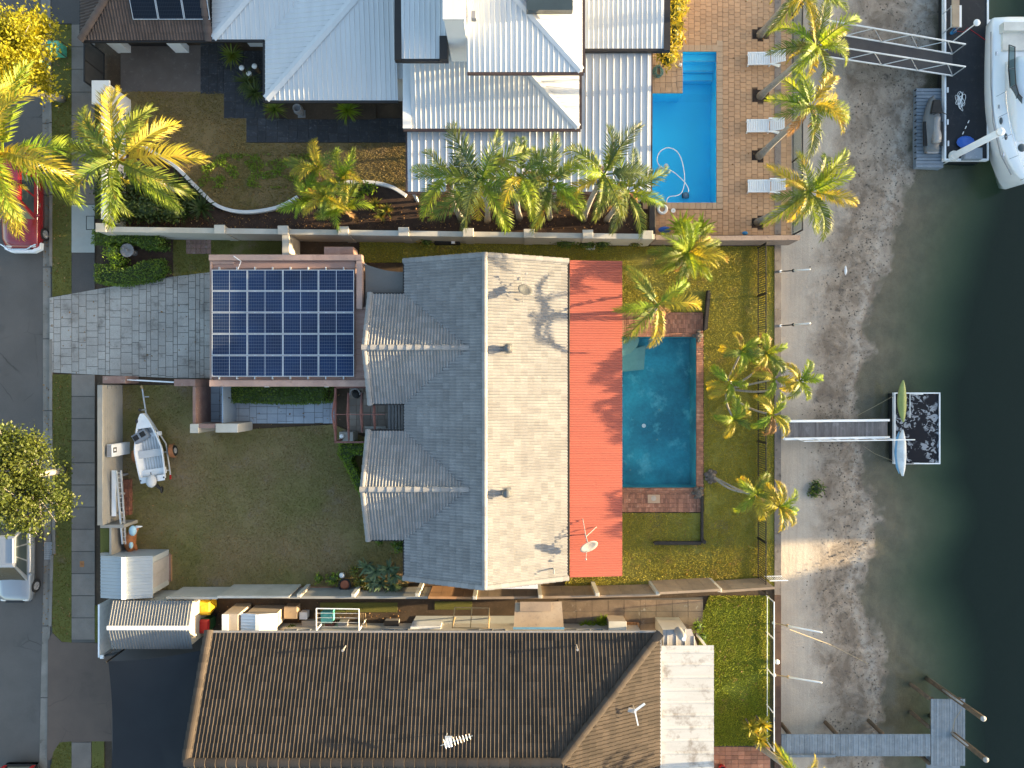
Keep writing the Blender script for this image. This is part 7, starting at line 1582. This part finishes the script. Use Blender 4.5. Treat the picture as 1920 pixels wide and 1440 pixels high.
ob = thing('outboard_motor','white cowled outboard motor tilted on the dinghy transom','outboard motor',TP(1.02,0,.6)); MB().ell(TP(1.01,.02,1.12),.26,.34,.22,12,8).build('cowl','dinghy_floor',ob,True); MB().tube([TP(1.05,.05,1.0),TP(1.10,.10,.78),TP(1.16,.16,.6)],[.12,.09,.06],8).build('leg','black_metal',ob); MB().ell(TP(1.17,.18,.55),.05,.2,.14,8,6).build('propeller','black_metal',ob,True); MB().tube([TP(1.0,0,1.02),TP(.88,-.02,.98)],.025,6).build('tiller','black_metal',ob)
# ---------------------------------------------------------------- sun loungers
def lounger_proto():
    x,y = PX(1432,115); t = thing('sun_lounger','white plastic sun lounger beside the shallow pool steps','sun lounger',(x,y,.03),'white sun loungers on the terracotta deck'); L = 1.9; w_ = .64; z = .03
    n = 13
    for i in range(n): xx = x-L/2+(i+.5)*1.18/n; MB().bbox(xx-.038,xx+.038,y-w_/2+.04,y+w_/2-.04,z+.27,z+.31,.008).build('slat','white_plastic',t)
    for s in (-1,1):
        MB().beam((x-L/2,y+s*(w_/2-.02),z+.27),(x+L/2-.72,y+s*(w_/2-.02),z+.29),.06,.09).build('side_rail','white_plastic',t); MB().beam((x+.15,y+s*(w_/2+.02),z+.42),(x+.72,y+s*(w_/2+.04),z+.34),.07,.05).build('armrest','white_plastic',t)
        for xx in (x-L/2+.08,x+.25): MB().box(xx-.03,xx+.03,y+s*(w_/2-.03)-.025,y+s*(w_/2-.03)+.025,z,z+.27).build('leg','white_plastic',t)
        MB().beam((x+.30,y+s*(w_/2-.02),z+.28),(x+.78,y+s*(w_/2+.0),z+.05),.05,.06).build('rear_leg','white_plastic',t)
    a,b = Vector((x+.26,y,z+.31)),Vector((x+.88,y,z+.68)); d = (b-a)/7
    for i in range(7): p_ = a+d*(i+.5); q = MB().beam(p_-d*.42,p_+d*.42,w_-.1,.03); q.build('back_slat','white_plastic',t)
    for s in (-1,1): MB().beam(a+Vector((0,s*(w_/2-.04),0)),b+Vector((0,s*(w_/2-.04),0)),.05,.05).build('back_frame','white_plastic',t)
    return t
lp_ = lounger_proto(); copy_tree(lp_,(*PX(1430,240),.03),.0,'white plastic sun lounger in the middle of the terracotta deck'); copy_tree(lp_,(*PX(1432,352),.03),.0,'white plastic sun lounger nearest the stone wall, partly under a frond')
# pool items
pts = []
hp = [(1253,388),(1250,377),(1255,369),(1268,367),(1278,361),(1283,345),(1283,325),(1278,300),(1268,283),(1252,277),(1238,284),(1232,297),(1236,310),(1248,317),(1262,322),(1274,332),(1284,342),(1290,352),(1291,360)]
def spline(pts, K=6):
    out = []
    for i in range(len(pts)-1):
        p0,p1,p2,p3 = (Vector(pts[max(i-1,0)]),Vector(pts[i]),Vector(pts[i+1]),Vector(pts[min(i+2,len(pts)-1)]))
        for k in range(K): q = k/K; out.append(0.5*((2*p1)+(p2-p0)*q+(2*p0-5*p1+4*p2-p3)*q*q+(3*p1-p0-3*p2+p3)*q**3))
    return out+[Vector(pts[-1])]
single('pool_hose',MB().tube(spline([P(u,v,-.09 if i else -.05) for i,(u,v) in enumerate(hp)]),.024,7),'white_plastic','long white pool cleaner hose looping in the blue pool','hose',smooth=True)
pc = thing('pool_cleaner','dark pool cleaner lying on the blue pool floor','pool cleaner',P(1286,366,-1.14)); c = P(1286,366,-1.0); MB().ell((c.x,c.y,-1.02),.16,.18,.12,12,8).build('body','grey_plastic',pc,True)
for s in (-1,1): MB().ell((c.x+s*.14,c.y,-1.08),.05,.16,.08,8,6).build('track','black_rubber',pc,True)
fl = thing('chlorine_float','pale round chlorine floater drifting inside the hose loop','float',P(1249,311,-.12)); c = P(1249,311,-.1); MB().cyl(c[:2],.11,-.16,-.06,16).build('float_body','gel_cream',fl); MB().cyl(c[:2],.05,-.06,-.02,12).build('cap','pale_blue',fl)
rg = thing('bubble_spa_lid','round white spa ring at the corner of the blue pool','lid',P(1241,393)); c = P(1241,393); R = []
for k in range(18): a = k/18*6.283; R.append([(c.x+(.22+.08*math.cos(b))*math.cos(a),c.y+(.22+.08*math.cos(b))*math.sin(a),.1+.07*math.sin(b)) for b in [j/8*6.283 for j in range(8)]])
MB().loft(R+[R[0]],cap=False).build('ring','white_plastic',rg,True); MB().cyl(c[:2],.15,.035,.07,16).build('inner_plate','terracotta_paver',rg)
sm = thing('skimmer_lid','round white skimmer lid next to the spa ring','lid',P(1262,395)); MB().cyl(PX(1262,395),.12,.03,.05,18).build('lid','white_plastic',sm); MB().cyl(PX(1262,395),.03,.05,.065,8).build('knob','gel_cream',sm)
hc = []; c = P(1233,136)
for i in range(90): a = i*.42; q = .12+.1*math.sin(i*.35); hc.append((c.x+(.2+.09*math.sin(i*.9))*math.cos(a),c.y+(.28+.06*math.cos(i*.7))*math.sin(a),.045+.0022*i))
single('garden_hose',MB().tube(hc,.018,5),'hose_green','coiled teal garden hose on the tiled pool corner','hose')
kt = thing('watering_can','small white and dark watering can beside the pool steps','watering can',P(1274,124)); c = P(1274,124); MB().lathe((c.x,c.y,.035),[(.08,0),(.09,.16),(.05,.2)],12).build('can','white_plastic',kt,True); MB().tube([(c.x,c.y+.05,.2),(c.x,c.y+.14,.22),(c.x,c.y+.1,.08)],.015,5).build('handle','black_metal',kt); MB().tube([(c.x,c.y-.07,.1),(c.x,c.y-.2,.24)],.018,5).build('spout','black_metal',kt)
single('towel',MB().ell((*PX(1246,431,.3),.3),.34,.18,.16,14,8),'blue_plastic','crumpled blue towel heap at the deck wall','towel')
single('towel',MB().ell((*PX(1397,437,.2),.18),.16,.1,.1,12,6),'blue_cloth','small light blue cloth by the deck wall','cloth')
single('storage_bench',MB().bbox(*RC(1217,372,1229,440,.4),-.02,.42,.03),'gutter_black','dark narrow bench at the pool fence corner','bench')
# ---------------------------------------------------------------- front yard objects
mc = thing('upright_cabinet','white upright cabinet standing against the cream front wall','cabinet',P(228,846)); x0,x1,y0,y1 = RC(199,834,209,857,1.65); MB().bbox(x0,x1,y0,y1,-.03,1.6).build('body','white_metal',mc); MB().box(x0+.02,x1-.02,y0+.02,y1-.02,1.6,1.63).build('top','gutter_grey',mc)
ff = MB().box(x1+.001,x1+.006,y0+.2,y0+.46,1.2,1.5).build('badge','gutter_black',mc); MB().box(x1+.006,x1+.009,y0+.27,y0+.39,1.27,1.43).build('badge_inset','white_metal',mc)
wb = thing('long_board','long white board lying along the front wall','board',P(218,925)); x0,x1,y0,y1 = RC(209,882,217,968,1.2); MB().bbox(x0,x1,y0,y1,1.14,1.2,.01).build('board','white_metal',wb)
for v in (890,925,960): MB().box(x0+.03,x1-.03,P(0,v,.3).y-.05,P(0,v,.3).y+.05,-.03,1.14).build('support','gutter_grey',wb)
ld_ = thing('extension_ladder','aluminium extension ladder resting beside the white board','ladder',P(228,950)); A,B = P(218,882,1.5),P(230,1020,1.0); A2,B2 = P(227,882,1.3),P(236,1020,.8)
MB().beam(A,B,.06,.08).build('stile','aluminium',ld_); MB().beam(A2,B2,.06,.08).build('stile','aluminium',ld_)
for i in range(15): q = (i+.5)/15; MB().tube([A.lerp(B,q),A2.lerp(B2,q)],.02,5).build('rung','aluminium',ld_)
bk = thing('brick_stack','low stack of red bricks beside the ladder','bricks',P(237,930)); x0,x1,y0,y1 = RC(230,896,243,966,.3); bm = MB().bbox(-.055,.055,-.11,.11,0,.075,.006); sp = []
for k in range(4):
    for i in range(3):
        for j in range(8): sp.append(Matrix.Translation((x0+.06+i*.118+random.uniform(-.008,.008),y0+.12+j*.232+random.uniform(-.01,.01),k*.077)))
pieces('brick',bm,'brick_pile',bk,sp)
bs_ = thing('bird_statue','orange and pale blue painted bird figure lying by the planter wall','statue',P(247,1015)); c = lambda u,v,z: P(u,v,z)
R = []
for (u,v,z,r_) in ((243,1040,.3,.03),(243,1030,.4,.2),(243,1018,.5,.3),(245,1006,.6,.28),(249,998,.7,.2),(254,992,.75,.15),(258,990,.75,.08)): R.append(MB().ring(P(u,v,z),(.4,1,.1),r_,10))
MB().loft(R).build('body','rust_orange',bs_,True); MB().ell(P(249,995,.85),.2,.28,.13,10,8).build('head','pale_blue',bs_,True); MB().tube([P(255,988,.8),P(267,987,.75)],[.08,.02],8).build('beak','white_plastic',bs_,True); MB().ell(P(246,1022,.72),.1,.2,.12,8,6).build('wing_patch','pale_blue',bs_,True); MB().tube([P(250,1020,.3),P(256,1030,.2),P(253,1037,.1)],[.12,.08,.03],8).build('tail','rust_orange',bs_,True)
single('tarp_bundle',MB().ell((*PX(247,1036,.2),.18),.3,.14,.2,12,8),'grey_plastic','dark grey bundle at the shed corner','bundle')
single('plastic_sheet',MB().bbox(*RC(212,1041,287,1048,1.2),1.0,1.05,.01),'white_metal','white folded plastic sheet on the pale shed wall','sheet')
sd_ = thing('rear_planks','brown timber edging boards at the shed door','boards',P(316,1075)); MB().bbox(*RC(312,1038,320,1090),-.04,.06).build('board','pink_render',sd_); MB().bbox(*RC(320.5,1040,323,1090),-.04,.04).build('board','timber_orange',sd_)
gp = thing('terracotta_pot','large dark rimmed terracotta pot in the southern bed','pot',P(650,1092)); c = P(650,1092); MB().lathe((c.x,c.y,-.02),[(.2,0),(.3,.4),(.33,.42),(.33,.47),(.26,.47),(.24,.40)],16).build('rim','black_rubber',gp,True); MB().lathe((c.x,c.y,.3),[(.23,0),(.24,.13),(.15,.15),(.02,.12)],16).build('inner_pot','terracotta',gp,True)
single('garden_lamp',MB().lathe((*PX(643,1077,.1),-.02),[(.1,0),(.12,.3),(.16,.34),(.1,.42),(.02,.44)],10),'white_plastic','small white garden lamp beside the terracotta pot','lamp',smooth=True)
be = thing('brick_edging','row of red edging bricks along the southern fence','edging',P(585,1101)); pieces('brick',MB().bbox(-.11,.11,-.055,.055,0,.09,.006),'red_brick',be,[Matrix.Translation((*PX(546+i*8.3,1102),0)) for i in range(10)])
dp = thing('downpipe','white downpipe at the south corner of the grey house','downpipe',P(801,1105)); a = P(801,1092,2.4); MB().tube([(a.x,a.y+.3,2.55),(a.x,a.y,2.3),(a.x,a.y,-.05)],.06,8).build('pipe','white_plastic',dp,True); MB().box(a.x-.09,a.x+.09,a.y-.03,a.y+.09,1.2,1.24).build('bracket','white_metal',dp)
single('plastic_cover',MB().slab3([P(960,1095,1.9),P(1008,1093,1.9),P(1009,1104,1.7),P(940,1104,1.75)],.03),'white_plastic','white plastic sheeting below the sunny gable end','sheet')
bb = thing('bird_bath','grey stone bird bath in the hedge ring','bird bath',P(252,474)); c = P(252,474); MB().lathe((c.x,c.y,-.02),[(.2,0),(.12,.08),(.08,.5),(.3,.62),(.36,.72),(.33,.72),(.1,.64)],16).build('bowl','statue_grey',bb,True); MB().ell((c.x,c.y,.73),.08,.08,.07,8,6).build('finial','statue_grey',bb,True); MB().tube([(c.x-.3,c.y+.22,.05),(c.x-.2,c.y+.12,.7)],.07,6).build('figure','statue_grey',bb,True)
single('garden_stool',MB().lathe((*PX(252,508,.3),-.02),[(.2,0),(.25,.2),(.2,.4),(.02,.42)],12),'statue_grey','low grey stone stool between hedge and mulch','stool',smooth=True)
pt_ = thing('outdoor_chair','dark round backed chair on the porch near the garage','chair',P(672,738)); c = P(672,738); MB().lathe((c.x,c.y,.02),[(.22,.36),(.24,.42),(.02,.44)],14).build('seat','black_rubber',pt_,True); MB().tube([(c.x+.26*math.cos(a),c.y+.26*math.sin(a),.78) for a in [k/8*3.6-.2 for k in range(9)]],.04,6).build('backrest','gutter_grey',pt_)
for k in range(4): a = .8+k*1.57; MB().tube([(c.x+.18*math.cos(a),c.y+.18*math.sin(a),.03),(c.x+.2*math.cos(a),c.y+.2*math.sin(a),.78 if k < 2 else .4)],.018,5).build('leg','black_metal',pt_)
bn = thing('porch_bench','low pale bench along the porch edge','bench',P(700,802)); MB().bbox(*RC(684,799,724,804,.4),.38,.44).build('seat','front_wall',bn)
for u in (688,720): MB().box(*RC(u-2,799.5,u+2,803.5,.3),.02,.38).build('leg','front_wall',bn)
# ladder and wheel beside the north wall of the house
ld2 = thing('extension_ladder','aluminium ladder lying on edge along the cream wall behind the house','ladder',P(940,449)); 
for z_ in (.15,.5): MB().beam(P(890,450,z_),P(980,451,z_),.03,.07).build('stile','aluminium',ld2)
for i in range(12): u = 893+i*7.5; MB().tube([(*PX(u,450.3,.3),.15),(*PX(u,450.3,.3),.5)],.015,5).build('rung','aluminium',ld2)
hr = thing('hose_reel','yellow and orange hose reel by the wall behind the grey house','hose reel',P(790,452)); c = P(788,452,.3); R = []
for k in range(14): a = k/14*6.283; R.append([(c.x+(.2+.05*math.cos(b))*math.cos(a),c.y+.05*math.sin(b),.32+(.2+.05*math.cos(b))*math.sin(a)) for b in [j/6*6.283 for j in range(6)]])
MB().loft(R+[R[0]],cap=False).build('coil','bin_yellow',hr,True); MB().box(c.x-.03,c.x+.03,c.y-.1,c.y+.1,-.04,.32).build('stand','rust_orange',hr)
bq = thing('wheelie_bin','dark bin lying by the wall behind the grey house','bin',P(840,453)); MB().bbox(*RC(815,449,862,457,.4),-.02,.5,.05).build('body','black_rubber',bq); MB().bbox(*RC(846,448,853,457,.5),.5,.53).build('lid','white_plastic',bq)
cf = thing('wire_crate','small white wire crate on the grass by the northern wall','crate',P(1106,464)); x0,x1,y0,y1 = RC(1099,459,1114,468); 
for (a,b) in (((x0,y0),(x1,y0)),((x1,y0),(x1,y1)),((x1,y1),(x0,y1)),((x0,y1),(x0,y0))):
    for z_ in (.02,.3): MB().beam((*a,z_),(*b,z_),.025,.025).build('wire_edge','white_metal',cf)
    MB().beam((*a,0),(*a,.3),.025,.025).build('corner_wire','white_metal',cf)
# ---------------------------------------------------------------- north front items
for i,(u,v) in enumerate([(453,127),(467,138),(477,124)]):
    c = P(u,v,.7); b = thing('garden_bollard',['white topped bollard nearest the slate path','shortest-standing white topped bollard of the three by the yucca','white topped bollard nearest the white roof edge'][i],'bollard',(c.x,c.y,0),'white topped bollards among the yuccas'); MB().cyl((c.x,c.y),.10,-.05,.66,12,.11).build('post','pile_wood',b); MB().lathe((c.x,c.y,.66),[(.13,0),(.14,.05),(.10,.11),(.02,.12)],12).build('cap','white_plastic',b,True)
un = thing('garden_urn','dark grey urn in the gravel bed below the white eave','urn',P(566,212)); c = P(566,214); MB().lathe((c.x,c.y,0),[(.16,0),(.1,.1),(.22,.35),(.26,.6),(.18,.78),(.22,.85),(.18,.85),(.12,.7)],16).build('vase','statue_grey',un,True); MB().box(c.x-.2,c.x+.2,c.y-.2,c.y+.2,-.02,.04).build('plinth','statue_grey',un)
tp2 = thing('tree_guard','mint green plastic tree guard on the verge at the top','tree guard',P(100,90)); c = P(98,86,.7); MB().bbox(c.x-.33,c.x+.33,c.y-.3,c.y+.3,.05,.7,.06).build('sleeve','mint_plastic',tp2); 
for a,b in ((-1,-1),(1,-1),(1,1),(-1,1)): MB().box(c.x+a*.34-.02,c.x+a*.34+.02,c.y+b*.31-.02,c.y+b*.31+.02,-.05,.8).build('stake','pile_wood',tp2)
single('plastic_tub',MB().lathe((*PX(80,122,.2),-.13),[(.22,0),(.28,.3),(.25,.3),(.2,.05)],14),'mint_plastic','mint green tub in the gutter under the golden tree','tub',smooth=True)
single('fallen_frond',MB().tube([P(300,236,.06),P(320,230,.08),P(345,222,.05)],[.05,.03,.01],6),'frond_dry','dry palm leaf fallen on the brown lawn','frond')
# ---------------------------------------------------------------- south side yard clutter
def wheelie(label,u,v,mat,lid):
    x0,x1,y0,y1 = RC(u-12,v-13,u+12,v+13,1.0); t = thing('wheelie_bin',label,'bin',((x0+x1)/2,(y0+y1)/2,0),'wheelie bins behind the slate shed'); cx_,cy_ = (x0+x1)/2,(y0+y1)/2
    MB().loft([[(cx_+a*.22,cy_+b*.26,.02) for a,b in ((-1,-1),(1,-1),(1,1),(-1,1))],[(cx_+a*.29,cy_+b*.34,.95) for a,b in ((-1,-1),(1,-1),(1,1),(-1,1))]]).build('body',mat,t)
    R = []
    for k,z_ in ((1.04,.95),(1.04,1.0),(.8,1.07)): R.append([(cx_+a*.30*k,cy_+b*.35*k,z_) for a,b in ((-1,-1),(1,-1),(1,1),(-1,1))])
    l_ = MB().loft(R).build('lid',lid,t); MB().tube([(cx_-.25,cy_+.38,.93),(cx_+.25,cy_+.38,.93)],.025,6).build('handle',mat,t); MB().box(cx_-.12,cx_+.12,cy_-.2,cy_+.15,1.07,1.085).build('lid_panel',lid,l_)
    for s in (-1,1): MB().tube([(cx_+s*.2,cy_+.3,.1),(cx_+s*.27,cy_+.3,.1)],.1,12).build('wheel','black_rubber',t)
wheelie('yellow lidded wheelie bin against the southern fence',383,1140,'bin_yellow','bin_yellow'); wheelie('red lidded wheelie bin at the dark roof corner',381,1175,'bin_green','bin_red')
wc = thing('white_cabinet','tall narrow white cabinet beside the bins','cabinet',P(430,1165)); x0,x1,y0,y1 = RC(417,1152,428,1186,1.7); MB().bbox(x0,x1+.5,y0,y1,-.03,1.7).build('body','card_box',wc); MB().box(x0-.01,x0+.3,y0-.01,y1+.01,1.701,1.74).build('top','white_metal',wc)
wt = thing('water_drum','round white drum between the two white cabinets','drum',P(441,1175)); c = P(440,1176,1.3); MB().lathe((c.x,c.y,-.02),[(.3,0),(.33,.1),(.33,1.2),(.28,1.3),(.05,1.32)],18).build('drum','white_plastic',wt,True); MB().cyl((c.x,c.y),.08,1.3,1.36,10).build('bung','gutter_grey',wt)
x0,x1,y0,y1 = RC(453,1157,512,1184,1.8); gable_shed('tool_cupboard','low white tool shed beside the drum',x0,x1,y0,y1,1.6,1.75,'y','white_metal','card_box',.16,'white_metal')
def crate(name,label,u0,v0,u1,v1,z0,z1,mat,lid=None): 
    t = thing(name,label,'box',P((u0+u1)/2,(v0+v1)/2)); x0,x1,y0,y1 = RC(u0,v0,u1,v1,z1); MB().bbox(x0,x1,y0,y1,z0,z1-.04,.015).build('body',mat,t); MB().bbox(x0-.02,x1+.02,y0-.02,y1+.02,z1-.04,z1,.01).build('lid',lid or mat,t)
crate('cardboard_box','brown carton beside the tool shed',533,1138,556,1160,-.03,.6,'plywood'); crate('cardboard_box','small pale carton next to the clothes frame',562,1149,575,1161,-.03,.45,'white_metal'); crate('plastic_tub','teal plastic tub under the clothes frame',602,1148,622,1168,.1,.7,'teal_plastic'); crate('foam_box','stack of pale foam sheets below the teal tub',566,1165,600,1176,-.03,.35,'card_box'); crate('plastic_tub','dusky pink tub behind the clothes frame',610,1168,626,1177,-.03,.4,'pergola_red')
crate('crate','grey plastic crate by the clothes frame',634,1168,650,1182,-.03,.5,'gutter_grey'); crate('compost_bin','black box drain against the dark house wall',721,1165,747,1180,-.03,.4,'gutter_grey','black_metal'); crate('cabinet','white low cabinet under the eave',770,1175,826,1186,-.03,.8,'white_metal'); crate('air_unit','cream cupboard by the sunlit slab path',1142,1166,1174,1186,-.03,1.0,'card_box','gel_cream')
cl = thing('clothes_frame','white tubular clothes drying frame over the clutter','clothes line',P(632,1165)); a,b,c_,d = P(593,1141,1.6),P(673,1142,1.6),P(673,1184,1.6),P(593,1184,1.6)
MB().tube([a,b],.03,6).tube([b,c_],.03,6).tube([d,a],.03,6).build('frame','white_metal',cl)
for i in range(4): q = (i+1)/5; MB().tube([a.lerp(d,q),b.lerp(c_,q)],.008,4).build('line','white_plastic',cl)
for p_ in (d,c_): MB().tube([(p_.x,p_.y+.05,0),(p_.x,p_.y+.05,1.6)],.035,6).build('post','white_metal',cl)
cl2 = thing('clothes_frame','bronze folding clothes frame above the drying yard','clothes line',P(885,1160)); a,b,c_,d = P(853,1139,1.5),P(917,1140,1.5),P(916,1178,1.5),P(848,1177,1.5)
for p_,q_ in ((a,b),(b,c_),(c_,d),(d,a),(a.lerp(b,.5),d.lerp(c_,.5))): MB().tube([p_,q_],.025,6).build('frame','cane',cl2)
MB().tube([(d.x,d.y,0),d],.03,6).tube([(c_.x,c_.y,0),c_],.03,6).build('post','cane',cl2)
br = thing('tool_bundle','bundle of cane rakes leaning by the clothes frame','tools',P(683,1160)); 
for i in range(4): MB().tube([P(672+i*5,1182,.1),P(676+i*3,1150,1.3)],.02,5).build('handle','cane',br)
MB().ell(P(682,1178,.2),.4,.2,.15,10,6).build('basket','teal_plastic',br,True)
ly = thing('plywood_canopy','flat plywood canopy over the side gate of the dark house','canopy',P(1010,1160)); MB().slab3([P(966,1130,2.0),P(1053,1128,2.0),P(1057,1176,2.1),P(963,1176,2.1)],.04).build('sheet','plywood',ly); MB().box(*RC(975,1128,1033,1146,2.08),2.09,2.12).build('panel','tan_board',ly); MB().beam(P(962,1178,2.12),P(1058,1178,2.12),.1,.06).build('edge_tarp','kayak_blue',ly)
for u in (968,1050): MB().box(P(u,1132,2).x-.04,P(u,1132,2).x+.04,P(u,1132,2).y-.04,P(u,1132,2).y+.04,-.05,1.95).build('post','tan_board',ly)
ck = thing('timber_pallet','small orange timber crate on the side path','crate',P(1187,1175)); 
for i in range(4): MB().bbox(*RC(1176+i*6,1168,1181+i*6,1183,.3),.2,.25).build('slat','timber_orange',ck)
for v in (1169,1181): MB().box(*RC(1176,v,1199,v+2,.2),.02,.2).build('bearer','timber_orange',ck)
lb2 = thing('life_ring','white ball fender on the sea wall','fender',P(1456,1241)); MB().ell(P(1457,1241,.2),.13,.13,.13,12,8).build('ball','white_plastic',lb2,True); MB().tube([P(1457,1241,.06),P(1457,1241,.1)],.03,6).build('stem','black_metal',lb2)
rdp = thing('plant_pot','small red pot on the brick terrace by the white roof','pot',P(1352,1437)); MB().lathe((*PX(1352,1437),.02),[(.14,0),(.2,.3),(.17,.3),(.12,.1)],14).build('pot','bin_red',rdp,True); MB().lathe((*PX(1352,1437),.1),[(.14,0),(.15,.15),(.02,.16)],12).build('soil','mulch',rdp)
